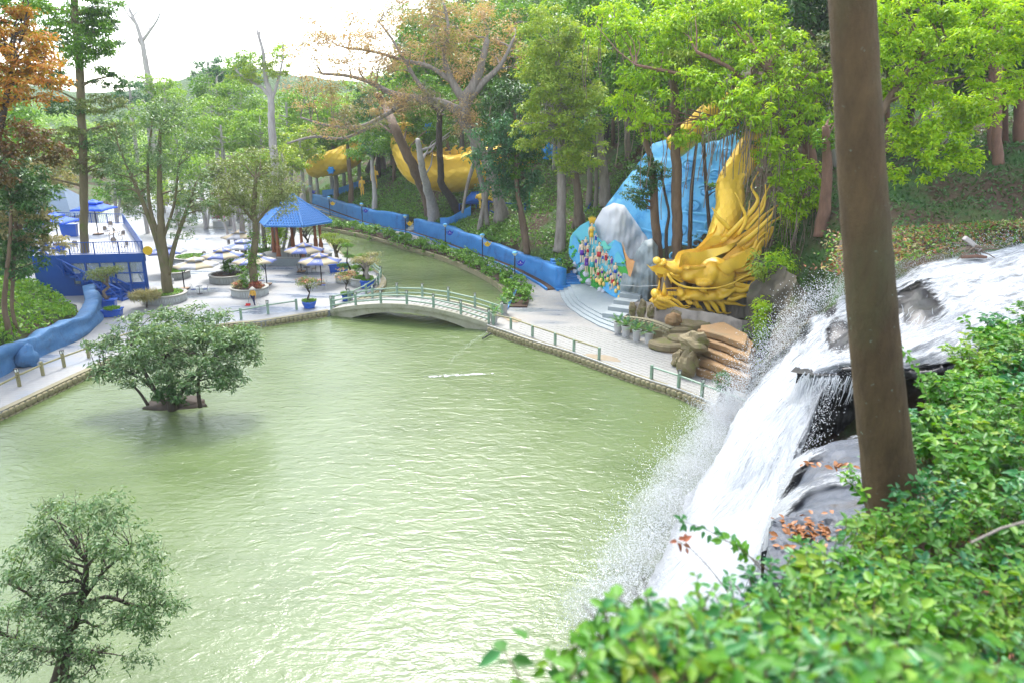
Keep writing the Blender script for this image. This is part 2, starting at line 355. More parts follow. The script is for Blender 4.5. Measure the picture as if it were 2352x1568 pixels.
def hz(x, y):
    x = np.atleast_1d(np.asarray(x, float)); y = np.atleast_1d(np.asarray(y, float))
    best = np.full(x.shape, 1e9); at = np.zeros(x.shape + (4,)); ins = np.zeros(x.shape, bool); n = len(BA)
    for i in range(n):
        a, b2 = BA[i], BA[(i + 1) % n]; ex, ey = b2[0] - a[0], b2[1] - a[1]
        tt = np.clip(((x - a[0]) * ex + (y - a[1]) * ey) / (ex * ex + ey * ey), 0, 1)
        dd = np.hypot(x - a[0] - tt * ex, y - a[1] - tt * ey); k = dd < best
        best = np.where(k, dd, best); at = np.where(k[..., None], a[2:] + (b2[2:] - a[2:]) * tt[..., None], at)
        cr = ((a[1] > y) != (b2[1] > y)); xi = a[0] + (y - a[1]) / (ey if abs(ey) > 1e-9 else 1e-9) * ex
        ins ^= cr & (x < xi)
    d = best - 1.0
    z = at[..., 0] + at[..., 1] * np.minimum(d, at[..., 2]) + at[..., 3] * np.maximum(d - at[..., 2], 0)
    z = z + np.clip(d / 6, 0, 1) * (.5 * np.sin(x * .31 + 1.3) * np.sin(y * .27) + .35 * np.sin(x * .83 + y * .61) * np.sin(y * .71 - x * .3))
    return np.where(ins | (d < 0), -3.0, z)
def HZ(x, y): return float(hz(x, y)[0])
def GT(u, v, far=190.0, near=8.0):
    """where a line of sight meets the ground"""
    d = ray(u, v); Y = np.linspace(near, far, 1500); t = Y / d[1]; X = d[0] * t; Z = H + d[2] * t
    h = np.maximum(hz(X, Y), 0.0); k = np.nonzero(h >= Z)[0]
    i = k[0] if len(k) else -1
    return Vector((X[i], Y[i], h[i]))
xs = np.arange(-150, 121, 1.0); ys = np.arange(-25, 251, 1.0)
XX, YY = np.meshgrid(xs, ys); ZZ = hz(XX.ravel(), YY.ravel()).reshape(XX.shape)
V = np.stack([XX, YY, ZZ], -1)
q = np.stack([V[:-1, :-1], V[:-1, 1:], V[1:, 1:], V[1:, :-1]], 2).reshape(-1, 3)
o = quads('terrain', q, M['hill']); bm = bmesh.new(); bm.from_mesh(o.data); bmesh.ops.remove_doubles(bm, verts=bm.verts, dist=1e-4); bm.to_mesh(o.data); bm.free()
o.data.polygons.foreach_set('use_smooth', [True] * len(o.data.polygons)); tag(o, kind='structure')
# wide ground that runs to the horizon, and the far ridges
mb = MB(); mb.prism([(-2500, -60), (2500, -60), (2500, 3500), (-2500, 3500)], -6, -3.6); tag(mb.build('ground', M['hill']), kind='structure')
m, t, b = newmat('far_forest'); M['far'] = m
c = mixc(t, (.04, .10, .03), (.10, .17, .05), noisef(t, .05, 8, .75, .35, .65)); t.links.new(c, b.inputs['Base Color']); b.inputs['Roughness'].default_value = .9; bump(t, b, noisef(t, .12, 8, .8, 0, 1), 1, 5)
for x0, x1, y0, dep, hh, sdd in ((-900, 400, 620, 260, 62, 1), (-620, -120, 430, 160, 38, 2)):
    rows = []
    for i in range(26):
        r = []
        for j in range(110):
            fx, fy = j / 109, i / 25; x = x0 + (x1 - x0) * fx; y = y0 + dep * fy
            e = min(1, 4 * fx, 4 * (1 - fx)); zz = hh * math.sin(math.pi * min(1, fy * .9 + .02)) * e * (.75 + .45 * noise.noise((x * .006, sdd * 5.1, 0))) + 5 * noise.noise((x * .04, y * .04, sdd)) + 3 * noise.noise((x * .12, y * .12, sdd))
            r.append((x, y, zz - 3))
        rows.append(r)
    tag(MB().grid(rows).build('hill', M['far'], smooth=True), kind='structure')

# ------------------------------------------------------------------ water, paving
WZ = -0.5
mb = MB(); mb.grid([[(-130 + 170 * i / 60, -15 + 265 * j / 90, WZ) for i in range(61)] for j in range(91)]); tag(mb.build('water', M['water'], smooth=True), kind='structure')
Z3 = lambda x, y: (643 + x / 3.415, 275.6 + y / 3.415)
XY = lambda p: (p[0], p[1])
POND_L = [XY(G(u, v)) for u, v in [(-160, 1010), (0, 945), (100, 897), (200, 850), (265, 822), (360, 784), (470, 752), (530, 743), (600, 738), (700, 722), (757, 713)]]
CANAL_L = [XY(G(u, v)) for u, v in [(770, 704), (812, 695), (850, 678), (880, 658), (886, 640), (868, 622), (812, 596), (770, 572), (748, 545)]] + [(-30, 104), (-40, 124), (-52, 150), (-80, 215)]
plaza = POND_L + CANAL_L + [(-108, 228), (-76, 150), (-58, 100), (-50, 72), (-38.5, 63.5), (-36.2, 59.5), (-35, 54.5), (-35.2, 50), (-35.6, 44), (-41, 26)]
tag(MB().prism(plaza, -1.6, 0).build('plaza_paving', M['plaza']), kind='structure')
PATH_IN = [XY(G(*Z3(*p))) for p in [(230, 690), (350, 730), (600, 800), (990, 940), (1300, 1020), (1600, 1130), (1800, 1230), (1862, 1300), (1845, 1380), (1775, 1500)]]
EDGE_R = [XY(G(u, v)) for u, v in [(1118, 748), (1160, 763), (1230, 785), (1300, 805), (1380, 835), (1480, 870), (1560, 895), (1640, 930), (1700, 962)]]
prom = PATH_IN + EDGE_R + [(15.6, 40.5), (17, 44), (19.3, 49), (19.2, 57), (13.5, 63), (7.6, 70.4)] + [(p.x + .3, p.y + .2) for p in reversed(WALL)]
tag(MB().prism(prom, -1.6, 0).build('promenade', M['prom']), kind='structure')

def resample(pts, step):
    pts = [Vector((*p[:2], p[2] if len(p) > 2 else 0)) for p in pts]; out = [pts[0]]; acc = 0.0
    for a, b2 in zip(pts, pts[1:]):
        L = (b2 - a).length; s_ = step - acc
        while s_ <= L: out.append(a + (b2 - a) * (s_ / L)); s_ += step
        acc = (acc + L) % step if L < step - acc + 1e-9 and s_ > L else L - (s_ - step)
    return out
def smooth_line(pts, step=.5, it=2):
    p = [Vector((*q_[:2], q_[2] if len(q_) > 2 else 0)) for q_ in pts]
    for _ in range(it):
        n = [p[0]]
        for a, b2 in zip(p, p[1:]): n += [a * .75 + b2 * .25, a * .25 + b2 * .75]
        p = n + [p[-1]]
    return resample(p, step)
def normals2(pts):
    out = []
    for i in range(len(pts)):
        d = pts[min(i + 1, len(pts) - 1)] - pts[max(i - 1, 0)]; d.z = 0; d.normalize(); out.append(Vector((-d.y, d.x, 0)))
    return out
def strip(name, pts, z0, z1, w0, w1, mat, side=1, **kw):
    """wall following a line: front face at offset w0, back at w1"""
    nn = normals2(pts); rows = [[p + n * w0 * side + Vector((0, 0, z0(i) if callable(z0) else z0)), p + n * w0 * side + Vector((0, 0, z1(i) if callable(z1) else z1)),
                           p + n * w1 * side + Vector((0, 0, z1(i) if callable(z1) else z1)), p + n * w1 * side + Vector((0, 0, z0(i) if callable(z0) else z0))] for i, (p, n) in enumerate(zip(pts, nn))]
    mb = MB(); k = len(rows)
    mb.grid([r + [r[0]] for r in rows]); mb.add(rows[0], [(0, 1, 2, 3)]); mb.add(rows[-1], [(3, 2, 1, 0)])
    return mb.build(name, mat, **kw)

# pond edging: mortar core with single stones proud of it
stone_me = []
for k in range(6):
    mb = MB(); mb.ball((0, 0, 0), (.5, .5, .5), 8, 5, bump=.2, seed=k)
    me_o = mb.build('edge_stone', M['stone'], smooth=True); stone_me.append(me_o.data); bpy.data.objects.remove(me_o)
    co = np.array([v.co[:] for v in stone_me[-1].vertices]); co = np.sign(co) * .5 * (np.abs(co) / .5) ** .55; stone_me[-1].vertices.foreach_set('co', co.ravel().astype(np.float32))
def stone_wall(label, line, side, z0, z1, rows, sw, limit=300, group=None, cap=True, base=True, mat=None, stuff=False):
    pts = smooth_line(line, .4, 2); root = empty('stone_wall', pts[len(pts) // 2], label, 'stone wall', group)
    inv = lambda ps: [p - root.location for p in ps]
    strip('mortar', inv(pts), z0 - root.location.z, z1 - .04, .04, .5, M['mortar'], side, parent=root)
    if cap: strip('coping', inv(pts), z1 - .03, z1 + .025, -.03, .40, M['coping'], side, parent=root)
    rng = random.Random(len(label)); hh = (z1 - .05 - z0) / rows; n = 0; big = MB()
    for r in range(rows):
        s_ = sw * (.5 if r % 2 else 0)
        ln = smooth_line(line, .05, 2); nn = normals2(ln); L = len(ln) * .05
        while s_ < L - sw:
            wd = sw * rng.uniform(.75, 1.2); i = min(int((s_ + wd / 2) / .05), len(ln) - 1); p = ln[i]; nv = nn[i]
            c = p - root.location - nv * .03 * side + Vector((0, 0, z0 + hh * (r + .5))); ang = math.atan2(-nv.x, nv.y)
            sc = (wd * 1.04, .26, hh * 1.04)
            if n < limit and not stuff:
                o = link('stone', stone_me[rng.randrange(6)], root); o.location = c; o.rotation_euler = (0, 0, ang); o.scale = sc
            else:
                big.box(c, (sc[0] * .95, sc[1], sc[2]), ang, taper=.9)
            n += 1; s_ += wd
    if big.v: tag(big.build('stone', mat or M['stone'], root), kind='stuff')
    return root
stone_wall('mossy stone edging wall beside the left fenced path, at the water', POND_L[0:5], 1, WZ - .3, 0, 2, .42)
stone_wall('mossy stone edging wall under the plaza railing, left of the bridge', POND_L[5:], 1, WZ - .3, 0, 2, .40)
stone_wall('mossy stone edging wall along the promenade, right of the bridge', EDGE_R, 1, WZ - .3, 0, 2, .42)
stone_wall('low curved stone wall holding the plaza corner at the canal mouth', CANAL_L[0:9], 1, WZ - .3, 0, 2, .40)
HED = [G(*Z3(*p)) for p in [(300, 835), (600, 885), (800, 935), (1000, 995), (1200, 1045), (1400, 1115), (1600, 1210), (1745, 1300), (1790, 1400), (1755, 1480)]]
stone_wall('cobbled canal wall under the leafy hedge', [XY(p) for p in HED], 1, WZ - .3, .05, 3, .30, group=None, cap=False)

# real paving slabs in the nearest part of the promenade
slabs = empty('near_paving', (8, 50, 0)); tag(slabs, kind='structure')
bm_ = MB().box((0, 0, 0), (.78, .37, .03)); to = bm_.build('paving_tile', M['tile'], bevel=.008); tile_me = to.data; bpy.data.objects.remove(to)
def inpoly(x, y, poly):
    r = False
    for i in range(len(poly)):
        a, b2 = poly[i], poly[i - 1]
        if (a[1] > y) != (b2[1] > y) and x < (b2[0] - a[0]) * (y - a[1]) / (b2[1] - a[1]) + a[0]: r = not r
    return r
ta = math.atan2(EDGE_R[-1][1] - EDGE_R[2][1], EDGE_R[-1][0] - EDGE_R[2][0]); tx, ty = Vector((math.cos(ta), math.sin(ta), 0)), Vector((-math.sin(ta), math.cos(ta), 0))
cand = []; zone = EDGE_R[1:] + [(15, 41.5), (14, 45), (11.5, 49), (9, 53.5), (6, 57), (1, 58)]
rt = random.Random(3)
for i in range(-14, 46):
    for j in range(0, 40):
        p = Vector((*EDGE_R[2], 0)) + tx * (i * .8 + (.4 if j % 2 else 0)) + ty * (.62 + j * .39)
        if all(inpoly(p.x + sx * .36 * tx.x + sy * .17 * ty.x, p.y + sx * .36 * tx.y + sy * .17 * ty.y, zone) for sx in (-1, 1) for sy in (-1, 1)): cand.append(p)
cand.sort(key=lambda p: p.length); rest = MB()
for k, p in enumerate(cand):
    z = .008 + rt.uniform(-.003, .003)
    if k < 300:
        o = link('paving_tile', tile_me, slabs); o.location = p - slabs.location + Vector((0, 0, z)); o.rotation_euler = (rt.uniform(-.003, .003), rt.uniform(-.003, .003), ta)
    else: rest.box(p - slabs.location + Vector((0, 0, z)), (.78, .37, .03), ta)
tag(rest.build('paving_tile', M['tile'], slabs), kind='stuff')
# damp sandy puddles on the promenade
m, t, b = newmat('muddy_puddle'); M['puddle'] = m
t.links.new(mixc(t, (.30, .235, .15), (.40, .33, .24), noisef(t, 1.2, 5, .6, .3, .7)), b.inputs['Base Color']); b.inputs['Roughness'].default_value = .22
for (u, v, ru, rv) in ((1388, 822, 40, 6), (1560, 800, 66, 15), (1605, 846, 50, 9), (1178, 735, 20, 5)):
    pl = []
    for k in range(40):
        a = 2 * math.pi * k / 40; rr = 1 + .35 * noise.noise((math.cos(a) * 1.5, math.sin(a) * 1.5, u)); p = G(u + ru * rr * math.cos(a), v + rv * rr * math.sin(a) + .16 * ru * rr * math.cos(a)); pl.append((p.x, p.y))
    tag(MB().prism(pl, .026, .029).build('puddle', M['puddle']), kind='structure')

# ------------------------------------------------------------------ blue retaining walls, kerbs and planting strip
def bluewall(label, pts, top, wid=.5, mat='blue', side=1, wob=.22, bul=.10, group=None):
    nn = normals2(pts); rows = []
    for i, (p, n) in enumerate(zip(pts, nn)):
        h = top(i / (len(pts) - 1)) + wob * noise.noise((p.x * .35, p.y * .35, 0)) + wob * .5 * noise.noise((p.x * .9, p.y * .9, 3)); r = []
        for k in range(7):
            f = k / 6; r.append(p + n * side * (.10 * f + bul * noise.noise((p.x * .5, p.y * .5, f * 2.2))) + Vector((0, 0, h * f - .02)))
        r.append(p + n * side * wid * .5 + Vector((0, 0, h + .04))); r.append(p + n * side * (wid + .6) + Vector((0, 0, h - .1))); r.append(p + n * side * (wid + .6) + Vector((0, 0, 0)))
        rows.append(r)
    mb = MB().grid(rows); mb.add(rows[0], [tuple(range(10))]); mb.add(rows[-1], [tuple(range(9, -1, -1))])
    o = mb.build('retaining_wall', M[mat], smooth=True); return tag(o, label, 'wall', group)
WL = smooth_line([XY(p) for p in WALL], .5, 2)
cut = min(range(len(WL)), key=lambda i: (WL[i] - Vector((-14.6, 105.6, 0))).length)
bluewall('blue rendered retaining wall along the far path, beyond the small stair', WL[:cut - 2], lambda f: 1.75 + .5 * f)
bluewall('blue rendered retaining wall along the near path, ending at the blue steps', WL[cut + 2:], lambda f: 1.9 + .25 * math.sin(f * 7))
nn = normals2(WL)
strip('planting_strip', WL, .02, .12, .02, .75, M['soil'], -1); tag(bpy.data.objects['planting_strip'], kind='structure')
strip('kerb', WL, .0, .2, .75, .95, M['blue'], -1); tag(bpy.data.objects['kerb'], kind='structure')
PI_ = smooth_line(PATH_IN, .5, 2)
o = strip('kerb', PI_, -.02, .16, -.15, .06, M['blue'], 1); tag(o, kind='structure')
LW = smooth_line([XY(G(u, v)) for u, v in [(-140, 930), (0, 868), (60, 838), (110, 812), (200, 772), (232, 742), (240, 712), (228, 684)]], .35, 2)
bluewall('rough blue rock wall below the green bank, left of the fenced path', LW, lambda f: 1.6 - .35 * f, .6, 'bluerock', 1, .35, .28)
mb = MB(); mb.ball(G(60, 838) + Vector((.1, 0, .5)), (.75, .7, .8), 14, 10, bump=.5, seed=5); tag(mb.build('boulder', M['bluerock'], smooth=True), 'blue painted boulder bulging from the rock wall by the path', 'boulder')
# stair between the two walls
p0 = Vector((-14.9, 105.9, 0)); st = empty('stair', p0, 'short pale stair between the two blue wall sections', 'stair'); dv = Vector((.72, .69, 0)).normalized()
for k in range(8): MB().box(dv * (.3 + k * .38) + Vector((0, 0, (k + 1) * .12)), (.42, 1.3, (k + 1) * .24), math.atan2(dv.y, dv.x)).build('step', M['plinth'], st)

# ------------------------------------------------------------------ railings
def lantern(root, p, s_=1.0):
    o = MB().box(p + Vector((0, 0, .11 * s_)), (.15 * s_, .15 * s_, .17 * s_)).build('lantern', M['glass'], root)
    mb = MB()
    for i in (-1, 1):
        for j in (-1, 1): mb.box(p + Vector((i * .085, j * .085, .11)) * s_ if False else p + Vector((i * .085 * s_, j * .085 * s_, .11 * s_)), (.025, .025, .22 * s_))
    mb.box(p + Vector((0, 0, .225 * s_)), (.22 * s_, .22 * s_, .035)); mb.build('lantern_frame', M['black'], o)
def railing(label, posts, zs, rails, lamps, mat, hgt=.95, pw=.17, rr=.065, group=None, name='railing', railmat=None):
    root = empty(name, Vector((*posts[0][:2], zs(0))), label, 'railing', group); P_ = [Vector((*p[:2], zs(i))) - root.location for i, p in enumerate(posts)]
    for i, p in enumerate(P_):
        d = P_[min(i + 1, len(P_) - 1)] - P_[max(i - 1, 0)]; a = math.atan2(d.y, d.x)
        o = MB().box(p + Vector((0, 0, hgt / 2 - .03)), (pw, pw, hgt + .06), a).build('post', M[mat], root, bevel=.012)
        if lamps(i): lantern(root, p + Vector((0, 0, hgt)))
    for h in rails:
        for i in range(len(P_) - 1):
            a, b2 = P_[i] + Vector((0, 0, h)), P_[i + 1] + Vector((0, 0, h)); d = (b2 - a).normalized() * pw * .45
            MB().tube([a + d, b2 - d], rr, 8).build('rail', M[railmat or mat], root, smooth=False)
    return root
def off(pts, d):
    nn = normals2([Vector((*p[:2], 0)) for p in pts]); return [(p[0] + n.x * d, p[1] + n.y * d) for p, n in zip(pts, nn)]
z0f = lambda i: 0.0
railing('weathered olive post and rail fence beside the far left path', off([XY(G(u, v)) for u, v in [(-60, 950), (2, 915), (54, 887), (107, 862), (155, 843), (211, 822), (262, 802), (318, 783)]], .25), z0f, [.72], lambda i: i in (2, 4, 6), 'railold')
railing('grey-green single rail fence at the plaza edge, left of the bridge', off([XY(G(u, v)) for u, v in [(372, 776), (428, 761), (485, 747), (557, 735), (619, 723), (684, 713)]], .25), z0f, [.78], lambda i: i in (2, 4), 'rail')
AF, BF, AB, BB = Vector((-15.6, 61.7, 0)), Vector((-1.9, 57.3, 0)), Vector((-14.6, 64.6, 0)), Vector((-.8, 60.0, 0))
arch = lambda f: 1.0 * math.sin(math.pi * min(max(f, 0), 1)) ** .9 if 0 < f < 1 else 0.0
lerp = lambda a, b2, f: a + (b2 - a) * f
railing('green double rail bridge railing on the side towards the pond', [lerp(AF, BF, k / 6) + Vector((.03, .12, 0)) for k in range(7)], lambda i: arch(i / 6), [.40, .80], lambda i: i > 0 or True, 'rail', 1.0)
railing('green double rail bridge railing on the side towards the canal', [lerp(AB, BB, k / 6) - Vector((.03, .12, 0)) for k in range(7)], lambda i: arch(i / 6), [.40, .80], lambda i: True, 'rail', 1.0)
railing('grey-green single rail curving round the plaza corner at the canal', off([XY(G(u, v)) for u, v in [(772, 704), (812, 694), (848, 676), (876, 656), (882, 638), (860, 617)]], -.0 + .3), z0f, [.45, .85], lambda i: i in (3, 4), 'rail')
railing('worn single rail fence on the promenade edge next to the bridge', off([XY(G(u, v)) for u, v in [(1128, 748), (1167, 757), (1216, 775), (1268, 793), (1311, 809), (1369, 828)]], .3), z0f, [.86], lambda i: False, 'rail', .9, .16, .06, railmat='railold')
railing('green single rail fence on the promenade edge next to the waterfall', off([XY(G(u, v)) for u, v in [(1489, 872), (1551, 893), (1604, 914), (1661, 936), (1712, 958)]], .3), z0f, [.82], lambda i: i in (1, 2, 3), 'rail', .95)
mb = MB(); mb.tube(smooth_line([(x, y, .06 + .05 * math.sin(i * 2.1)) for i, (x, y) in enumerate(off(EDGE_R, .05))], .3, 2), .045, 6); tag(mb.build('hose', M['white'], smooth=True), 'pale hose lying along the promenade edge above the pond', 'hose')

# ------------------------------------------------------------------ arched bridge
br = empty('footbridge', lerp(AF, BB, .5), 'low arched concrete footbridge between plaza and promenade', 'bridge'); O = br.location
rowsT, rowsF, rowsB, N_ = [], [], [], 32
mb = MB(); rows = []
for k in range(N_ + 1):
    f = k / N_; a, b2 = lerp(AF, BF, f) - O, lerp(AB, BB, f) - O; z = arch(f); up = lambda q_, zz: Vector((q_.x, q_.y, zz))
    un = -.62 + 1.0 * max(0, math.sin(math.pi * min(1, max(0, (f - .12) / .76)))) ** .8 if .12 < f < .88 else -.9
    rows.append([up(a, z), up(b2, z), up(b2, min(un, z - .3)), up(a, min(un, z - .3)), up(a, z)])
mb.grid(rows); mb.add(rows[0][:4], [(0, 1, 2, 3)]); mb.add(rows[-1][:4], [(3, 2, 1, 0)]); mb.build('arch', M['conc'], br)
for s_, (a0, b0) in enumerate(((AF, BF), (AB, BB))):
    rows = []; sg = -1 if s_ == 0 else 1; nv = Vector((.31, .95, 0)) * sg
    for k in range(N_ + 1):
        f = k / N_; p = lerp(a0, b0, f) - O; z = arch(f); w2 = .05 * noise.noise((f * 22, s_, 0))
        rows.append([p + nv * .14 + Vector((0, 0, z + .09)), p - nv * .16 + Vector((0, 0, z + .09)), p - nv * .16 + Vector((0, 0, z - .2)), p + nv * .14 + Vector((0, 0, z - .24 + w2)), p + nv * .14 + Vector((0, 0, z + .09))])
    MB().grid(rows).build('kerb_beam', M['conc'], br)
for k in range(34):
    f = (k + .5) / 34; a, b2 = lerp(AF, BF, f) - O, lerp(AB, BB, f) - O; z = arch(f); d = (b2 - a).normalized(); a, b2 = a + d * .2, b2 - d * .2
    sl = math.atan2(arch(f + .01) - arch(f - .01), .02 * (BF - AF).length)
    for j in range(2):
        p, q_ = lerp(a, b2, j * .5 + .015), lerp(a, b2, j * .5 + .485)
        mb = MB().beam(p + Vector((0, 0, z + .014)), q_ + Vector((0, 0, z + .014)), .38, .03); mb.build('deck_slab', M['tile'], br)
mb = MB(); mb.tube([G(1128, 757) + Vector((0, -.1, -.3)), G(1118, 764) + Vector((-.3, -.5, -.32))], .06, 8); tag(mb.build('drain_pipe', M['black']), 'dark drain pipe under the right end of the bridge', 'pipe')
# ------------------------------------------------------------------ waterfall
def spline(cps, n):
    c = [Vector(p) for p in cps]; k = len(c) - 1; out = []
    for i in range(n):
        s_ = i / (n - 1) * k; j = min(int(s_), k - 1); f = s_ - j
        p0, p1, p2, p3 = c[max(j - 1, 0)], c[j], c[j + 1], c[min(j + 2, k)]
        out.append(.5 * (2 * p1 + (p2 - p0) * f + (2 * p0 - 5 * p1 + 4 * p2 - p3) * f * f + (3 * p1 - p0 - 3 * p2 + p3) * f ** 3))
    return out
MAIN = [
 [(2430, 530, 9.6), (2330, 562, 9.3), (2140, 600, 8.9), (2010, 652, 8.2), (1895, 700, 7.2), (1805, 800, 4.6), (1722, 905, 1.7), (1690, 968, -.55)],
 [(2430, 585, 9.6), (2330, 615, 9.2), (2190, 645, 8.8), (2060, 690, 8.2), (1925, 745, 7.0), (1800, 865, 4.3), (1700, 975, 1.5), (1655, 1045, -.55)],
 [(2430, 640, 9.4), (2340, 665, 9.1), (2230, 695, 8.6), (2090, 750, 7.8), (1945, 800, 6.7), (1790, 930, 4.1), (1660, 1058, 1.4), (1590, 1145, -.55)],
 [(2430, 690, 9.2), (2340, 715, 8.9), (2220, 760, 8.1), (2080, 815, 7.3), (1905, 838, 6.6), (1780, 950, 4.6), (1640, 1145, 1.8), (1530, 1275, -.55)],
 [(2430, 735, 9.0), (2340, 765, 8.6), (2220, 815, 7.7), (2090, 845, 7.0), (1925, 850, 6.5), (1838, 965, 4.9), (1730, 1180, 2.3), (1455, 1450, -.55)],
 [(2430, 737, 8.9), (2340, 767, 8.5), (2220, 817, 7.6), (2090, 847, 6.9), (1930, 854, 6.4), (1852, 1000, 4.75), (1790, 1188, 3.4), (1650, 1600, -.55)]]
APRON = [
 [(2150, 960, 5.6), (2000, 990, 5.3), (1900, 1012, 5.0), (1830, 1050, 4.5), (1765, 1130, 3.0), (1680, 1260, .9), (1560, 1400, -.55)],
 [(2150, 1010, 5.8), (2010, 1035, 5.6), (1920, 1050, 5.4), (1840, 1085, 5.0), (1775, 1170, 3.2), (1700, 1320, .9), (1560, 1470, -.55)],
 [(2150, 1060, 6.1), (2010, 1085, 5.9), (1940, 1095, 5.7), (1845, 1125, 5.3), (1772, 1195, 3.6), (1715, 1380, .9), (1540, 1540, -.55)],
 [(2150, 1120, 6.3), (2010, 1140, 6.15), (1940, 1148, 6.0), (1855, 1168, 5.7), (1776, 1225, 3.9), (1728, 1430, .9), (1560, 1600, -.55)]]
def sheet(ctrl, nq, nt):
    cols = [[G(*p) for p in row] for row in ctrl]; rows = [spline(r, nt) for r in cols]
    return [[p for p in spline([rows[i][t] for i in range(len(rows))], nq)] for t in range(nt)]     # [t][q]
def fieldnoise(g, amp, sq, st, dz=0.0, seed=0, ridged=False):
    nt, nq = len(g), len(g[0]); out = []
    for t in range(nt):
        r = []
        for q_ in range(nq):
            a, b2 = g[min(t + 1, nt - 1)][q_] - g[max(t - 1, 0)][q_], g[t][min(q_ + 1, nq - 1)] - g[t][max(q_ - 1, 0)]
            n = b2.cross(a); n = n.normalized() if n.length > 1e-9 else Vector((0, 0, 1))
            if n.z < 0 and abs(n.z) > .05: n = -n
            x, y = q_ / nq, t / nt
            v = noise.noise((x * sq, y * st, seed)) + .5 * noise.noise((x * sq * 2.3, y * st * 2, seed + 7)) + .3 * noise.noise((x * sq * 6, y * st * 3.4, seed + 3))
            r.append(g[t][q_] + n * (v * amp + dz))
        out.append(r)
    return out
gm = sheet(MAIN, 70, 110); ga = sheet(APRON, 40, 70)
rk = MB(); rk.grid(fieldnoise(gm, .28, 9, 14, -.30, 2)); fall_rock = rk.build('waterfall_ledge', M['rock'], smooth=True); tag(fall_rock, kind='structure')
rk = MB(); rk.grid(fieldnoise(ga, .16, 6, 8, -.14, 5)); o = rk.build('waterfall_ledge', M['ledge'], smooth=True); tag(o, kind='structure')
def px_of(p):
    z = p.z - H; f = p.y * CP - z * SP; up = p.y * SP + z * CP; return CX + F * p.x / f, CY - F * up / f
HOLES = [(2105, 700, 55, 48, 1.35), (1928, 775, 30, 38, 1.5), (2270, 800, 60, 26, .55), (1905, 712, 24, 20, .8), (1850, 775, 16, 40, .5), (2130, 845, 45, 16, .8), (2230, 850, 60, 25, .6)]
def foam_mat():
    m, t, b = newmat('white_water')
    at = nd(t, 'ShaderNodeAttribute', attribute_name='flow'); den = nd(t, 'ShaderNodeAttribute', attribute_name='foam')
    mp = nd(t, 'ShaderNodeMapping'); mp.inputs['Scale'].default_value = (26, 7, 1); t.links.new(at.outputs['Vector'], mp.inputs[0])
    n1 = nd(t, 'ShaderNodeTexNoise', Scale=1.0, Detail=9, Roughness=.72); t.links.new(mp.outputs[0], n1.inputs['Vector'])
    mp2 = nd(t, 'ShaderNodeMapping'); mp2.inputs['Scale'].default_value = (110, 36, 1); t.links.new(at.outputs['Vector'], mp2.inputs[0])
    n2 = nd(t, 'ShaderNodeTexNoise', Scale=1.0, Detail=6, Roughness=.8); t.links.new(mp2.outputs[0], n2.inputs['Vector'])
    s1 = nd(t, 'ShaderNodeMath', operation='ADD'); t.links.new(n1.outputs[0], s1.inputs[0]); t.links.new(n2.outputs[0], s1.inputs[1])
    s2 = nd(t, 'ShaderNodeMath', operation='MULTIPLY_ADD'); s2.inputs[1].default_value = .55; t.links.new(s1.outputs[0], s2.inputs[0]); t.links.new(den.outputs['Fac'], s2.inputs[2])
    al = nd(t, 'ShaderNodeMapRange'); al.inputs[1].default_value = .92; al.inputs[2].default_value = 1.06; t.links.new(s2.outputs[0], al.inputs[0])
    sh = nd(t, 'ShaderNodeMapRange'); sh.inputs[1].default_value = .75; sh.inputs[2].default_value = 1.2; t.links.new(s1.outputs[0], sh.inputs[0]); t.links.new(mixc(t, (.40, .44, .48), (.62, .64, .66), sh.outputs[0]), b.inputs['Base Color'])
    b.inputs['Roughness'].default_value = .6; b.inputs['Subsurface Weight'].default_value = 0
    t.links.new(al.outputs[0], b.inputs['Alpha'])
    bump(t, b, s1.outputs[0], 1.0, .18); return m
M['foam'] = foam_mat()
def attrs(o, nt, nq, fn, pts):
    me = o.data
    fl = np.zeros((nt * nq, 3), np.float32); de = np.zeros(nt * nq, np.float32)
    for t in range(nt):
        for q_ in range(nq):
            i = t * nq + q_; fl[i] = (q_ / nq, t / nt, 0); de[i] = fn(q_ / (nq - 1), t / (nt - 1), pts[t][q_])
    me.attributes.new('flow', 'FLOAT_VECTOR', 'POINT').data.foreach_set('vector', fl.ravel()); me.attributes.new('foam', 'FLOAT', 'POINT').data.foreach_set('value', de)
def gridobj(name, g, mat):
    nt, nq = len(g), len(g[0]); me = bpy.data.meshes.new(name)
    me.from_pydata([tuple(p) for r in g for p in r], [], [(i * nq + j, i * nq + j + 1, (i + 1) * nq + j + 1, (i + 1) * nq + j) for i in range(nt - 1) for j in range(nq - 1)])
    me.materials.append(mat); me.polygons.foreach_set('use_smooth', [True] * len(me.polygons)); return link(name, me)
def dens_main(q_, t, p):
    u, v = px_of(p); d = .56 + .16 * t
    for hu, hv, ru, rv, k in HOLES: d -= k * math.exp(-((u - hu) / ru) ** 2 - ((v - hv) / rv) ** 2) * .40
    e = min(q_ / .07, 1.0) if t < .62 else min(q_ / .16, 1)
    d -= (1 - e) * .30
    if t < .66: d -= (1 - min((1 - q_) / .10, 1)) * .45
    else: d -= (1 - min((1 - q_) / .05, 1)) * .2
    return d
for lay, (dz, sd_) in enumerate(((0.0, 1), (.12, 4))):
    g2 = fieldnoise(gm, .20, 11, 16, dz, sd_); o = gridobj('waterfall', g2, M['foam']); attrs(o, 110, 70, (lambda q_, t, p: dens_main(q_, t, p) - (0 if lay == 0 else .12)), gm); tag(o, kind='structure')
UP = [[(2420, v0, z), (2620, v0 - 42 + 10 * k, z + .1), (2900, v0 - 95 + 22 * k, z + .2)] for k, (v0, z) in enumerate(((532, 9.6), (587, 9.6), (642, 9.42), (692, 9.22), (737, 9.0)))]
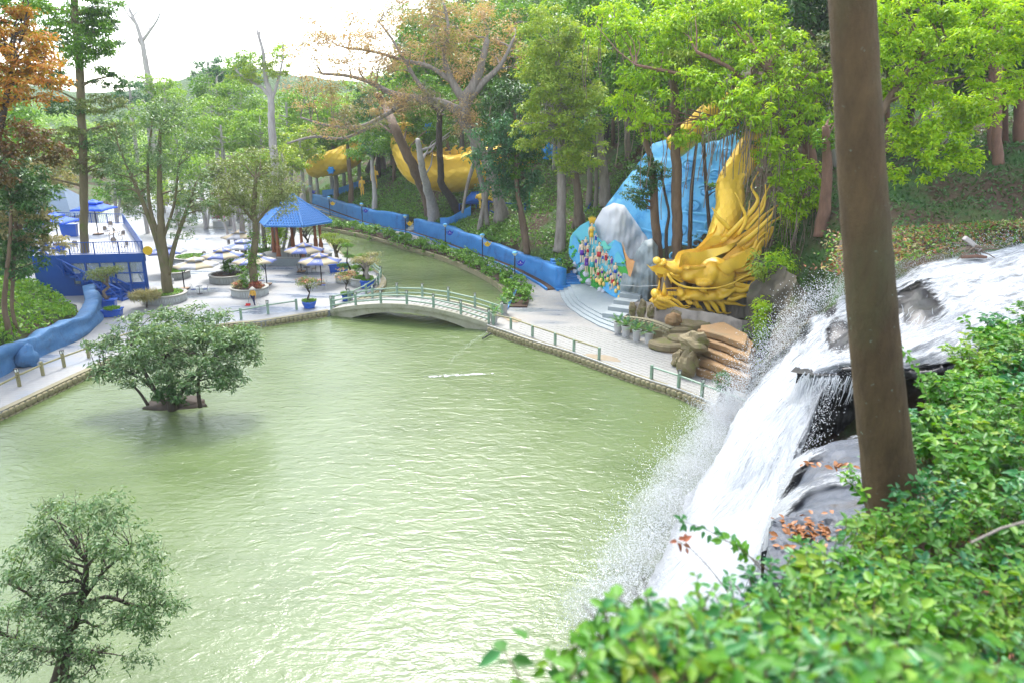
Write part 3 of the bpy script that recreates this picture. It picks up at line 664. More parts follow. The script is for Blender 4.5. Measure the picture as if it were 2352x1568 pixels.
gu = sheet(UP, 40, 24); o = gridobj('waterfall', fieldnoise(gu, .16, 9, 5, .04, 3), M['foam']); attrs(o, 24, 40, lambda q_, t, p: .55, gu); tag(o, kind='structure')
tag(MB().grid(fieldnoise(gu, .2, 9, 5, -.3, 6)).build('waterfall_ledge', M['rock'], smooth=True), kind='structure')
def dens_apron(q_, t, p):
    d = .02 + .44 * math.exp(-((q_ - .13) / .17) ** 2) + .42 * math.exp(-((q_ - .68) / .17) ** 2) + .10 * math.sin(t * 14 + q_ * 5)
    if t > .45: d += min((t - .45) / .2, 1) * .5
    d = min(d, .62)
    return d
o = gridobj('waterfall', fieldnoise(ga, .07, 9, 14, 0.02, 9), M['foam']); attrs(o, 70, 40, dens_apron, ga); tag(o, kind='structure')
# dark undercut cave behind the lip, with thin falling strands
rows = []
for i in range(26):
    r = []
    for j in range(60):
        e = j / 59; lip = G(1815 + 240 * e, 853 + 8 * math.sin(e * 5), 6.35 + .2 * e)
        if i == 0: r.append(lip); continue
        f = (i - 1) / 24; p = lip + Vector((.75, 1.15, 0)) * (.55 + .45 * min(1, i / 3)); p.z = 6.3 + .2 * e - 3.0 * f
        cr = abs(noise.noise((e * 26, f * 1.4, 4))); r.append(p + Vector((-.4, -.9, 0)) * (.55 * cr + .3 * noise.noise((e * 6, f * 4, 1))))
    rows.append(r)
tag(MB().grid(rows).build('waterfall_ledge', M['rock'], smooth=True), kind='structure')
mb = MB(); rg = random.Random(11)
for k in range(80):
    e = rg.random() ** 1.2; u = 1830 + 200 * e; z0 = 6.45; p = G(u, 858 + rg.uniform(-6, 14), z0); L = rg.uniform(.3, 1.5) * (1.2 - .5 * e)
    pts = [p + Vector((-.25 * s_ * rg.uniform(.6, 1.2), -.15 * s_, -L * s_)) for s_ in (0, .33, .66, 1)]; mb.tube(pts, [.02 * rg.uniform(.5, 1.3), .012, .01, .005], 4, cap=False)
for k in range(16):
    u, v = rg.gauss(2100, 34), rg.gauss(690, 24); p = G(u, v, 8.3); pts = [p]
    for s_ in range(4): pts.append(pts[-1] + Vector((-.10 + rg.gauss(0, .09), -.06, -.14)))
    mb.tube(pts, [.006, .012, .011, .008, .004], 4, cap=False)
M['spray'] = plain('spray_white', (.66, .68, .70), .5, (.60, .63, .67), 3, .4)
tag(mb.build('falling_water', M['spray'], smooth=True), kind='stuff')
# spray droplets
pts = []; rg = np.random.default_rng(4)
def spray(p, n, sx, bias, size=(.012, .034)):
    q_ = rg.normal(size=(n, 3)) * np.array(sx) + np.array(p) + np.abs(rg.normal(size=(n, 1))) * np.array(bias)
    pts.append(np.concatenate([q_, rg.uniform(size[0], size[1], (n, 1))], 1))
for t in range(8, 110):
    e0, e1 = gm[t][0], gm[t][69]; f = t / 109
    spray(e0, int(16 + 560 * f * f), (.22 + .25 * f,) * 3, (-.25 - .5 * f, .18, .25))
    if f > .6: spray(e1, 60, (.3, .3, .3), (.1, -.1, .1))
    for q_ in (15, 35, 55):
        if f > .5: spray(gm[t][q_], 25, (.4, .4, .25), (0, 0, .15))
for q_ in range(70):
    foot = gm[109][q_]; spray(foot + Vector((-.2, -.1, .45)), 560, (.7, .6, .55), (-.75, -.25, .35), (.012, .036))
for u, v, z in ((2085, 585, 9.0), (2075, 610, 8.7), (2010, 648, 8.4), (2180, 585, 9.1), (2250, 575, 9.2), (2320, 560, 9.4)): spray(G(u, v, z), 130, (.35, .4, .22), (-.1, .1, .35))
pts = np.concatenate(pts); n = len(pts)
R = rg.normal(size=(n, 3, 3)); tet = np.array([[1, 1, 1], [1, -1, -1], [-1, 1, -1], [-1, -1, 1]]) * .55
A = norm(R[:, 0]); B = norm(np.cross(A, norm(R[:, 1]))); Cc = np.cross(A, B)
vt = pts[:, None, :3] + pts[:, 3, None, None] * (tet[None, :, 0, None] * A[:, None] + tet[None, :, 1, None] * B[:, None] + tet[None, :, 2, None] * Cc[:, None])
q = vt[:, [0, 1, 2, 0, 3, 1, 0, 2, 3, 1, 3, 2]].reshape(-1, 3)
tag(quads('spray_droplets', q, M['spray'], per=3), kind='stuff')
# drifting mist at the foot of the fall
m = bpy.data.materials.new('mist'); m.use_nodes = True; t = m.node_tree; t.nodes.clear(); out = t.nodes.new('ShaderNodeOutputMaterial'); pv = t.nodes.new('ShaderNodeVolumePrincipled'); pv.inputs['Color'].default_value = (.96, .98, 1, 1); pv.inputs['Density'].default_value = .19; t.links.new(pv.outputs[0], out.inputs['Volume'])
mb = MB(); rgm = random.Random(3)
for q_ in range(0, 70, 9): mb.ball(gm[109][q_] + Vector((-.5, -.1, .75)), (1.35 + .012 * q_, 1.25, 1.15 + rgm.uniform(0, .5)), 16, 10, bump=.25, seed=q_)
o = mb.build('mist', m, smooth=True); r_ = o.modifiers.new('remesh', 'REMESH'); r_.mode = 'VOXEL'; r_.voxel_size = .22; bpy.context.view_layer.update(); me = bpy.data.meshes.new_from_object(o.evaluated_get(bpy.context.evaluated_depsgraph_get())); o.modifiers.clear(); o.data = me; tag(o, kind='stuff')
# foam drifting on the pool
m, t, b = newmat('pool_foam'); M['poolfoam'] = m
den = nd(t, 'ShaderNodeAttribute', attribute_name='foam'); s1 = nd(t, 'ShaderNodeMath', operation='ADD'); t.links.new(noisef(t, 1.7, 9, .75, .2, .8, None, 1.2), s1.inputs[0]); t.links.new(den.outputs['Fac'], s1.inputs[1])
al = nd(t, 'ShaderNodeMapRange'); al.inputs[1].default_value = .92; al.inputs[2].default_value = 1.12; t.links.new(s1.outputs[0], al.inputs[0]); t.links.new(al.outputs[0], b.inputs['Alpha']); b.inputs['Base Color'].default_value = (.58, .61, .60, 1); b.inputs['Roughness'].default_value = .6
FOOT = [G(u, v, WZ + .03) for u, v in [(1700, 955), (1655, 1045), (1612, 1135), (1570, 1255), (1500, 1430), (1420, 1540), (1330, 1680), (1200, 1900)]]
fp = smooth_line([(p.x, p.y) for p in FOOT], .35, 2); fn_ = normals2(fp); g = []; dens = []
for i, (p, n) in enumerate(zip(fp, fn_)):
    r = []
    for j in range(26):
        s_ = j / 25; fi = i / len(fp); ww = 1.4 + 2.6 * fi; r.append(Vector((p.x, p.y, WZ + .03)) + (-n if n.x > 0 else n) * (s_ * ww * 1.5 - 3.2 * fi - .9)); dens.append((.74 if fi < .45 else .84) * (1 - s_) ** 1.2 + .05)
    g.append(r)
o = gridobj('pool_foam', g, M['poolfoam']); a = o.data.attributes.new('foam', 'FLOAT', 'POINT'); a.data.foreach_set('value', np.array(dens, np.float32)); tag(o, kind='stuff')

# thin jet from the drain pipe and a wind-blown streak of foam on the pond
pts2 = []
for k in range(380):
    f = rg.random(); p = G(1122, 762, -.2) * (1 - f) + G(1030, 835, WZ) * f + Vector((0, 0, .9 * f * (1 - f))); pts2.append((*(p + Vector(rg.normal(size=3) * (.03 + .09 * f))), rg.uniform(.008, .022)))
pts = np.array(pts2); n = len(pts); R = rg.normal(size=(n, 3, 3)); A = norm(R[:, 0]); B = norm(np.cross(A, norm(R[:, 1]))); Cc = np.cross(A, B)
vt = pts[:, None, :3] + pts[:, 3, None, None] * (tet[None, :, 0, None] * A[:, None] + tet[None, :, 1, None] * B[:, None] + tet[None, :, 2, None] * Cc[:, None])
tag(quads('water_jet_spray', vt[:, [0, 1, 2, 0, 3, 1, 0, 2, 3, 1, 3, 2]].reshape(-1, 3), M['spray'], per=3), kind='stuff')
g = [[G(940 + 240 * i / 40, 866 - 12 * i / 40 + (j - 4) * (2.2 - .03 * i), WZ + .03) for j in range(9)] for i in range(41)]
o = gridobj('pool_foam', g, M['poolfoam']); o.data.attributes.new('foam', 'FLOAT', 'POINT').data.foreach_set('value', np.array([.62 * math.sin(math.pi * i / 40) ** .6 * (1 - abs(j - 4) / 4) for i in range(41) for j in range(9)], np.float32)); tag(o, kind='stuff')

# ------------------------------------------------------------------ slab rock with fallen leaves, and the near bank
top = [G(1766, 1215, 6.4), G(1778, 1188, 6.3), G(1850, 1166, 6.2), G(1990, 1140, 6.2), G(2150, 1130, 6.2), G(2300, 1300, 6.4), G(1990, 1420, 6.5), G(1765, 1330, 6.5)]
rows = []
for k, (zz, gr) in enumerate(((0, .97), (-.10, 1.0), (-.9, 1.01), (-2.6, .99), (-5, 1.0), (-7.5, 1.03))):
    c = sum(top, Vector()) / 8; r = []
    ring = []
    for i in range(8):
        a, b2 = top[i], top[(i + 1) % 8]
        for s_ in range(6): ring.append(a + (b2 - a) * s_ / 6)
    for i, p in enumerate(ring + [ring[0]]):
        q_ = c + (p - c) * gr + Vector((0, 0, zz)); ii = i % len(ring); q_ += Vector((.14 * noise.noise((ii * .9, k * 1.3, 0)), .14 * noise.noise((ii * .7, k, 5)), 0)); r.append(q_)
    rows.append(r)
c = sum(top, Vector()) / 8; inner = []
for k in range(10):
    f = .02 + .098 * k; inner.append([c + (p - c) * f + Vector((0, 0, .10 * noise.noise((p.x * f * 1.1 + k, p.y * f, 3)) + .06 * noise.noise((p.x * 3 * f, p.y * 3 + k, 1)) + .07 * (1 - f))) for p in rows[0][:-1]]); inner[-1].append(inner[-1][0])
mb = MB().grid(rows); mb.grid(inner + [rows[0]]); slab = mb.build('slab_rock', M['ledge']); tag(slab, 'grey flat topped slab rock below the tree trunk, strewn with brown leaves', 'rock')
leafb = MB()
leafb.add([(0, -.5, 0), (.28, -.1, .08), (.2, .25, .06), (0, .5, -.04), (-.2, .25, .06), (-.28, -.1, .08), (0, -.05, -.02)], [(0, 1, 6), (1, 2, 6), (2, 3, 6), (3, 4, 6), (4, 5, 6), (5, 0, 6)])
lo = leafb.build('fallen_leaf', LM['brownleaf'], smooth=True); leaf_me = lo.data; bpy.data.objects.remove(lo)
rg = random.Random(5)
for k in range(120):
    u, v = (rg.gauss(1845, 40), rg.gauss(1222, 22)) if k < 95 else (rg.uniform(1840, 1970), rg.uniform(1060, 1075))
    if u < 1776 or u > 1985 or v < 1172 and k < 95: continue
    z = 6.45 if k < 95 else 6.0
    o = link('fallen_leaf', leaf_me, slab); o.location = G(u, v, z + rg.uniform(0, .06)); o.rotation_euler = (rg.uniform(-.6, .6), rg.uniform(-.6, .6), rg.uniform(0, 6.3)); o.scale = (rg.uniform(.16, .3),) * 3
ED = [(1180, 1760, 1.2), (1260, 1568, 2.2), (1500, 1490, 3.2), (1740, 1400, 4.6), (1930, 1290, 6.0), (2070, 1150, 7.6), (2110, 1010, 9.5), (2165, 910, 11.5), (2255, 812, 14), (2352, 752, 16.5), (2480, 700, 20), (2700, 650, 26)]
en = [D(*p) for p in ED]; en = spline([tuple(p) for p in en], 70); nn = normals2(en); bn = [(-n if n.x < 0 else n) for n in nn]
rows = []
pre = [Vector((-3.5, -9, 15.4)), Vector((-2.2, -6, 15.3)), Vector((-1.3, -3, 15.2)), Vector((-.6, -1, 15.1))]; xe = pre + en; xn = [(-n if n.x < 0 else n) for n in normals2(xe)]
for i, (p, n) in enumerate(zip(xe, xn)):
    r = []
    for d, dz in ((-1.0, -8), (-.7, -4), (-.45, -1.6), (-.2, -.5), (0, -.12), (.3, 0), (.7, .05), (1.2, .1), (2.0, .2), (3.2, .35), (5, .6), (9, 1.2), (16, 2.2), (30, 3.5)):
        q_ = p + n * d; r.append(Vector((q_.x, q_.y, p.z + dz + .08 * noise.noise((q_.x * 1.3, q_.y * 1.3, dz)))))
    rows.append(r)
o = MB().grid(rows).build('near_bank', M['hill'], smooth=True); tag(o, kind='structure')
BANK = (en, bn)

# ------------------------------------------------------------------ rocks round the dragon's plinth and cliffs
def boulder(label, c, r, mat='brownrock', seed=0, bmp=.45, parent=None, rot=0, cat='boulder', name='boulder', group=None, nu=14, nv=10):
    mb = MB(); mb.ball((0, 0, 0), r, nu, nv, bump=bmp, seed=seed, rot=Matrix.Rotation(rot, 3, 'Z')); o = mb.build(name, M[mat], parent, smooth=False)
    o.location = c
    if parent is None: tag(o, label, cat, group)
    return o
c = G(1585, 835); 
boulder('rounded mossy boulder balanced on top of the stacked boulders by the promenade', G(1590, 855) + Vector((0, 0, 2.0)), (.95, .85, .72), seed=1, nu=18, nv=12)
boulder('upright mossy boulder in front at the foot of the stacked boulders', G(1583, 862) + Vector((-.15, -.1, .75)), (.62, .55, .95), seed=2, nu=16, nv=12)
boulder('squat brown boulder propping the stack from behind', G(1607, 848) + Vector((.1, .3, .7)), (.68, .6, .9), seed=3)
boulder('low brown boulder at the left side of the stacked boulders', G(1560, 842) + Vector((0, .1, .45)), (.5, .5, .65), seed=4)
boulder('smooth orange boulder leaning against the rockwork under the dragon chin', G(1545, 752, .9) + Vector((0, 0, .5)), (.62, .5, .6), 'sand', 6, .25, nu=18, nv=12)
for k, (u, v, s_, lb) in enumerate(((1452, 722, .42, 'left stone of the small upright trio on the plinth ledge'), (1474, 724, .5, 'middle stone of the small upright trio on the plinth ledge'), (1494, 728, .45, 'right stone of the small upright trio on the plinth ledge'))):
    boulder(lb, G(u, v, 1.1) + Vector((0, 0, s_ * .9)), (s_ * .7, s_ * .6, s_ * 1.25), 'brownrock', 20 + k, .6, cat='stone', name='standing_stone')
# layered orange slabs (each one a part)
st = empty('layered_rock', G(1655, 830), 'stack of orange brown rock slabs stepping down to the promenade, right of the boulders', 'rock formation')
LAY = [((1600, 862), (1655, 880), (1712, 905), (1735, 850), (1690, 800), (1610, 815), 0, .55), ((1604, 838), (1660, 862), (1722, 885), (1735, 830), (1690, 790), (1606, 800), .55, 1.05), ((1604, 812), (1665, 836), (1722, 858), (1732, 815), (1680, 775), (1604, 785), 1.05, 1.55), ((1604, 788), (1665, 808), (1720, 835), (1728, 800), (1680, 760), (1602, 768), 1.55, 2.0), ((1608, 770), (1660, 784), (1712, 806), (1716, 780), (1660, 752), (1612, 760), 2.0, 2.45)]
for k, L_ in enumerate(LAY):
    z0, z1 = L_[6], L_[7]; ring = [G(u, v, z0) for u, v in L_[:6]]; pr = []
    for i in range(6):
        a, b2 = ring[i], ring[(i + 1) % 6]
        for s_ in range(5):
            p = a + (b2 - a) * s_ / 5; pr.append((p.x + .18 * noise.noise((p.x * 1.1, p.y * 1.1, k)) - st.location.x, p.y + .18 * noise.noise((p.y * 1.1, k, p.x)) - st.location.y))
    mb = MB(); mb.prism(pr, z0, z1 - .05); mb.build('slab', M['sand'], st, bevel=.05)
# stepped cascade stones left of the stacked boulders
st = empty('stepped_rock', G(1530, 810), 'brown stepped basin of wet stones between the cycads and the boulders', 'rock formation')
for k, (u, v, ru, z0, z1) in enumerate(((1540, 800, 1.5, 0, .55), (1570, 795, 1.3, 0, .8), (1555, 780, 1.4, 0, 1.1), (1590, 778, 1.2, 0, 1.35), (1530, 778, 1.0, 0, .85), (1575, 760, 1.3, 0, 1.7), (1520, 800, .7, 0, .35))):
    c = G(u, v, 0) - st.location; pr = [(c.x + ru * (1 + .3 * noise.noise((math.cos(a) * 1.4, math.sin(a) * 1.4, k * 3.1))) * math.cos(a), c.y + ru * .7 * (1 + .3 * noise.noise((math.cos(a) * 1.4, k * 2.3, math.sin(a) * 1.4))) * math.sin(a)) for a in [2 * math.pi * i / 18 for i in range(18)]]
    MB().prism(pr, z0, z1).build('stone', M['brownrock'], st, bevel=.12)
# pond basin wall of the cascade and low stone parapet on the plinth ledge
stone_wall('low stone parapet on the rockwork ledge above the potted cycads', [(G(u, v, 0).x, G(u, v, 0).y) for u, v in [(1432, 762), (1462, 764), (1500, 772), (1540, 790)]], 1, 0, 1.15, 4, .38, cap=True)
# rockwork plinth below the dragon: faceted grey-brown columns
root = empty('rockwork_plinth', G(1620, 760), 'grey brown sculpted rockwork plinth under the dragon beard', 'rockwork')
rows = []
line = spline([tuple(G(u, v, 0)) for u, v in [(1440, 745), (1500, 752), (1570, 775), (1640, 785), (1700, 800), (1735, 790)]], 60)
for k in range(12):
    f = k / 11; r = []
    for i, p in enumerate(line):
        cr = abs(noise.noise((i * .33, f * 1.1, 0))); h = (1.5 + .5 * min(1, i / 22)) * f
        r.append(Vector((p.x + .35 * f, p.y + 1.7 * f * (1 - i / 80) + .55 * cr - .5 + .25 * noise.noise((i * .11, f * 2, 4)), h)) - root.location)
    rows.append(r)
mb = MB().grid(rows); mb.build('rock_face', M['wall'], root, smooth=True)
rows = []
for k in range(14):
    f = k / 13; r = []
    for i in range(60):
        u = 1500 + 245 * i / 59; cr = abs(noise.noise((i * .30, f * .9, 2))); p = D(u, 735, 57.8); r.append(Vector((p.x, p.y - .9 * cr - .7 + .9 * f + .3 * noise.noise((i * .13, f * 2.5, 6)), .6 + 4.6 * f)) - root.location)
    rows.append(r)
MB().grid(rows).build('rock_face', M['wall'], root, smooth=True)
for k, (u, v, s_, hh) in enumerate(((1585, 735, 1.2, 2.2), (1660, 760, 1.0, 2.6), (1700, 765, .9, 3.2), (1625, 745, .9, 2.2))):
    p = D(u, 740, 58.9) - root.location; p.z = .6; boulder(None, p + Vector((0, 0, hh * .3)), (s_ * .8, .8, hh * .62), 'wall', 30 + k, .35, parent=root, name='rock_column')
# right-hand cliff beside the fall
rows = []
cl = spline([tuple(G(u, v, 0)) for u, v in [(1712, 800), (1738, 830), (1748, 860), (1735, 905), (1712, 955)]], 40)
for k in range(26):
    f = k / 25; r = []
    for i, p in enumerate(cl):
        e = i / 39; top = 6.6 - .6 * e; q_ = Vector((p.x + .6 * f + 2.6 * f * f * e, p.y + 1.1 * f * (1 - e), top * f - .6 * (1 - f)))
        q_ += Vector((-1, -.6, .2)) * (.75 * noise.noise((q_.x * .5, q_.y * .5, q_.z * .7)) + .35 * noise.noise((q_.x * 1.7, q_.y * 1.7, q_.z * 2.1))); r.append(q_)
    rows.append(r)
mb = MB().grid(rows); o = mb.build('cliff', M['cliff'], smooth=True); tag(o, kind='structure')
# far bank of the river above the fall: pale weathered ledge
rows = []
for k in range(14):
    f = k / 13; r = []
    for i in range(46):
        e = .26 + .74 * i / 45; u0, v0 = 1735 + 675 * e, 612 - 70 * e + 60 * (1 - e) ** 2; u1, v1 = 1770 + 630 * e, 548 - 40 * e
        u, v = u0 + (u1 - u0) * f, v0 + (v1 - v0) * f; z = 8.0 + 1.3 * min(1, e * 3) + .9 * f - max(0, .16 - e) * 16 * (1 - .4 * f) + .07 * noise.noise((e * 22, f * 5, 2))
        r.append(G(u, v, z))
    rows.append(r)
rb_ = np.array([tuple(p) for r in rows for p in r]); kk = np.random.default_rng(5).integers(0, len(rb_), 5200); rn = np.random.default_rng(6); C = rb_[kk] + rn.normal(size=(5200, 3)) * np.array([.45, .45, .02]) + np.array([0, 0, .06])
for nm, mt_, sl in (('leaf_litter', LM['brownleaf'], slice(0, 1700)), ('bank_grass', LM['herb'], slice(1700, 3900)), ('dry_grass', LM['tan'], slice(3900, 5200))):
    c_ = C[sl]; n = len(c_); tag(quads(nm, leaf_verts(c_, rn.normal(size=(n, 3)) * .6 + np.array([0, -.2, .8]), rn.normal(size=(n, 3)) + np.array([0, 0, .4]), .24 * (.5 + rn.random(n)), .09 * (.6 + rn.random(n))), mt_), kind='stuff')
o = MB().grid(rows).build('river_bank', plain('bank_rock', (.10, .082, .05), .85, (.055, .05, .038), 2.4, .9, 1.0, dirt=(.17, .13, .07), dscale=3.0), smooth=True); tag(o, kind='structure')
dr = empty('driftwood', G(2235, 590, 9.3), 'tangle of pale driftwood and dry stalks at the top of the waterfall', 'driftwood'); rg = random.Random(8)
O = dr.location
MB().beam(Vector((-.55, .1, .95)), Vector((.25, 0, .35)), .34, .22).build('log', BK['pale'], dr, bevel=.03)
mb = MB()
for k in range(26):
    a = Vector((rg.uniform(-.2, .3), rg.uniform(-.2, .2), rg.uniform(.2, .6))); b2 = a + Vector((rg.uniform(-1.4, 1.1), rg.uniform(-.4, .3), rg.uniform(-.55, .35))); mb.tube([a, (a + b2) / 2 + Vector((0, 0, .08)), b2], [.035, .03, .012], 5)
mb.build('branch', BK['root'], dr)
MB().tube([(-.7, -.2, .02), (0, -.25, .08), (.5, -.3, .03)], [.09, .1, .07], 7).build('log', BK['red'], dr)
# ------------------------------------------------------------------ carved shapes: outline -> rounded solid with real thickness
def inflate(poly, Y, T, step=None, R=None, back=.5, yoff=0.0, groove=None, lump=0.0, seed=0):
    """poly in photo pixels, Y distance (number or function of u, v), T thickness towards the camera (m)"""
    Yf = Y if callable(Y) else (lambda u, v: Y)
    a = np.array(poly, float); n = len(a); size = max(np.ptp(a[:, 0]), np.ptp(a[:, 1])); step = step or size / 22; out = []
    for i in range(n):
        p, q_ = a[i], a[(i + 1) % n]; k = max(1, int(np.hypot(*(q_ - p)) / (step * .9)))
        for j in range(k): out.append(p + (q_ - p) * j / k)
    b_ = np.array(out); nb = len(b_)
    gx, gy = np.meshgrid(np.arange(a[:, 0].min(), a[:, 0].max(), step), np.arange(a[:, 1].min(), a[:, 1].max(), step * .87)); gx[1::2] += step / 2
    g = np.stack([gx.ravel(), gy.ravel()], 1)
    def dist(pts):
        best = np.full(len(pts), 1e9); ins = np.zeros(len(pts), bool)
        for i in range(nb):
            p, q_ = b_[i], b_[(i + 1) % nb]; e = q_ - p; tt = np.clip(((pts - p) @ e) / max(e @ e, 1e-9), 0, 1); best = np.minimum(best, np.hypot(*(pts - p - tt[:, None] * e).T))
            cr = (p[1] > pts[:, 1]) != (q_[1] > pts[:, 1]); xi = p[0] + (pts[:, 1] - p[1]) / (e[1] if abs(e[1]) > 1e-9 else 1e-9) * e[0]; ins ^= cr & (pts[:, 0] < xi)
        return best, ins
    d, ins = dist(g); g = g[ins & (d > step * .45)]
    allp = np.concatenate([b_, g]); res = delaunay_2d_cdt([Vector(p) for p in allp], [(i, (i + 1) % nb) for i in range(nb)], [], 1, 1e-4)
    vv = np.array([tuple(p) for p in res[0]]); fs = [tuple(f) for f in res[2]]; d, _ = dist(vv)
    cen = np.array([vv[list(f)].mean(0) for f in fs]); _, okc = dist(cen); fs = [f for f, o_ in zip(fs, okc) if o_]
    bd = d < 1e-3 * size + 1e-3; R = R or d.max(); h = np.sqrt(np.maximum(0, 1 - (1 - np.minimum(d / R, 1)) ** 2)) * T
    k = len(vv); front, backv = [], []
    for i, (u, v) in enumerate(vv):
        p = D(u, v, Yf(u, v)); t = h[i]
        if groove: t += groove[0] * h[i] / T * math.sin(u * groove[1] + v * groove[2] + 2 * noise.noise((u * .03, v * .01, seed)))
        if lump: t += lump * h[i] / T * noise.noise((p.x * 1.1, p.z * 1.1, seed))
        front.append((p.x, p.y - t + yoff, p.z)); backv.append((p.x, p.y + h[i] * back + yoff + (0 if bd[i] else .02), p.z))
    mb = MB(); mb.add(front + backv, fs + [tuple(k + i for i in f[::-1]) for f in fs]); return mb
def part(mb, name, mat, root, smooth=True):
    O = root.location; mb.v = [(x - O.x, y - O.y, z - O.z) for x, y, z in mb.v]; return mb.build(name, mat, root, smooth=smooth)
def pxball(mb, u, v, ru, rv, Y, ry=None, m=0, rot=None, nu=14, nv=10):
    c = D(u, v, Y); s_ = pxm(Y, v); mb.ball(c, (ru * s_, (ry if ry else (ru + rv) / 2 * s_), rv * s_), nu, nv, m, rot=Matrix.Rotation(rot, 3, 'Y') if rot else None); return mb
def strand(pts, wpx, Y, yoff=0, tip=.05, wave=0.0, flat=.55, n=10, seed=0, rid=.10):
    sp = spline([D(u, v, Y) + Vector((0, yoff, 0)) for u, v in pts], 16); s_ = pxm(Y, 600); rr = []
    for i in range(16):
        f = i / 15; rr.append(max(wpx * s_ * ((1 - f) ** .75) * (.75 + .25 * math.sin(f * 3.1)), tip)); sp[i] += Vector((0, -.15 * math.sin(f * 3.1), wave * math.sin(f * 7 + seed)))
    return MB().tube(sp, rr, n, flat=flat, ridge=rid)
ZD = lambda x, y: ((2400 + x / 4.2) / 1.63265, (860 + y / 4.2) / 1.63265)       # close look at the head
ZB = lambda x, y: ((2000 + x / 1.96) / 1.63265, (600 + y / 1.96) / 1.63265)
ZC = lambda x, y: ((2200 + x / 1.96) / 1.63265, y / 1.96 / 1.63265)
K4 = 1 / 4.2 / 1.63265
HY = 57.0
dg = empty('dragon', G(1640, 745, 0), 'golden dragon sculpture with open jaws, swept mane and scaled neck by the waterfall', 'sculpture')
def zd(l): return [ZD(*p) for p in l]
gold = M['gold']
def gp(poly, T, yoff=0, name='head', **kw): return part(inflate(zd(poly), HY, T, yoff=yoff, **kw), name, gold, dg)
def blended(name, polys, balls, mat, vox=.075, sm=7):
    """several rounded masses grown together into one sculpted skin"""
    mb = MB()
    for poly, T, yo in polys:
        q_ = inflate(zd(poly), HY, T, yoff=yo, step=None); mb.add(q_.v, q_.f)
    for x, y, rx, ry, dy, dep in balls: pxball(mb, *ZD(x, y), rx * K4, ry * K4, HY + dy, dep, nu=24, nv=16)
    o = part(mb, name, mat, dg); r_ = o.modifiers.new('remesh', 'REMESH'); r_.mode = 'VOXEL'; r_.voxel_size = vox; r_.use_smooth_shade = True; s_ = o.modifiers.new('smooth', 'SMOOTH'); s_.iterations = sm; s_.factor = .5
    bpy.context.view_layer.update(); me = bpy.data.meshes.new_from_object(o.evaluated_get(bpy.context.evaluated_depsgraph_get())); o.modifiers.clear(); o.data = me; me.name = name; return o
blended('skull', [([(430, 700), (380, 620), (390, 520), (520, 495), (600, 420), (760, 440), (1000, 470), (1200, 430), (1450, 520), (1490, 700), (1480, 800), (1420, 900), (1250, 950), (1000, 900), (860, 870), (760, 850), (650, 800), (560, 770), (480, 740)], 1.55, 0), ([(330, 470), (420, 490), (560, 500), (660, 560), (660, 640), (560, 690), (420, 640), (350, 570)], 1.35, -.25)], [(760, 740, 118, 85, -1.05, .6), (1010, 850, 140, 62, -1.45, .5), (1120, 690, 140, 190, -.95, .75), (1370, 720, 125, 140, -.75, .7), (900, 650, 120, 100, -.95, .6), (1360, 880, 130, 70, -.75, .6), (560, 640, 90, 80, -1.0, .5)], gold)
blended('lower_jaw', [([(170, 1060), (210, 1000), (260, 950), (325, 930), (345, 1020), (440, 1040), (580, 1040), (625, 985), (680, 930), (760, 920), (900, 950), (1050, 950), (1250, 930), (1480, 800), (1510, 900), (1400, 1040), (1240, 1115), (1050, 1140), (900, 1135), (720, 1090), (640, 1130), (500, 1145), (340, 1135), (230, 1120)], 1.2, -.15)], [(900, 1040, 150, 90, -.75, .6), (1130, 1045, 120, 80, -.8, .6), (1340, 960, 140, 110, -.7, .6), (640, 1010, 70, 85, -.6, .6), (420, 1085, 120, 50, -.75, .5), (240, 1010, 70, 75, -.4, .6)], gold)
gp([(85, 535), (150, 575), (250, 540), (340, 560), (400, 600), (500, 650), (625, 725), (540, 725), (440, 695), (360, 650), (280, 655), (200, 640), (140, 600)], .75, -.75, 'upper_lip', step=22)
gp([(215, 640), (300, 620), (420, 640), (640, 780), (600, 800), (420, 700), (380, 700), (330, 740), (250, 720)], .8, -.35, 'palate', step=24)
nose = MB(); pxball(nose, *ZD(268, 495), 66 * K4, 58 * K4, HY - .9, .5); pxball(nose, *ZD(330, 545), 60 * K4, 40 * K4, HY - 1.0, .45); pxball(nose, *ZD(370, 520), 50 * K4, 60 * K4, HY - .7, .5); part(nose, 'nose', gold, dg)
gp([(530, 525), (535, 430), (575, 345), (640, 310), (760, 300), (880, 285), (1000, 265), (1200, 225), (1400, 140), (1565, 5), (1500, 160), (1300, 270), (1100, 350), (960, 420), (860, 490), (760, 515), (650, 505), (575, 535)], 1.15, -.9, 'brow', step=26)
gp([(860, 295), (980, 175), (1070, 80), (1140, 40), (1195, -90), (1205, 10), (1195, 75), (1300, 85), (1450, 55), (1330, 150), (1150, 205), (980, 275)], .6, -.5, 'crest', step=24)
gp([(600, 520), (700, 520), (800, 520), (930, 495), (940, 525), (830, 560), (720, 565), (630, 545)], .5, -1.7, 'eyelid', step=18)
eye = MB(); pxball(eye, *ZD(750, 612), 42 * K4, 38 * K4, HY - 1.75, .35); part(eye, 'eye', gold, dg)
eb = MB(); pxball(eb, *ZD(700, 605), 36 * K4, 34 * K4, HY - 1.55, .3); part(eb, 'eye_socket', gold, dg)
gp([(1120, 510), (1280, 425), (1440, 365), (1560, 285), (1672, 225), (1640, 385), (1560, 480), (1545, 525), (1400, 575), (1320, 665), (1240, 640), (1180, 570)], .5, -1.6, 'ear', step=26, groove=(.10, .9, .4))
part(strand([ZD(*p) for p in [(430, 700), (500, 800), (620, 880), (800, 922), (1040, 932), (1250, 910), (1450, 850), (1620, 750), (1780, 705), (1865, 655)]], 25 * K4, HY - 2.1, flat=.7), 'whisker', gold, dg)
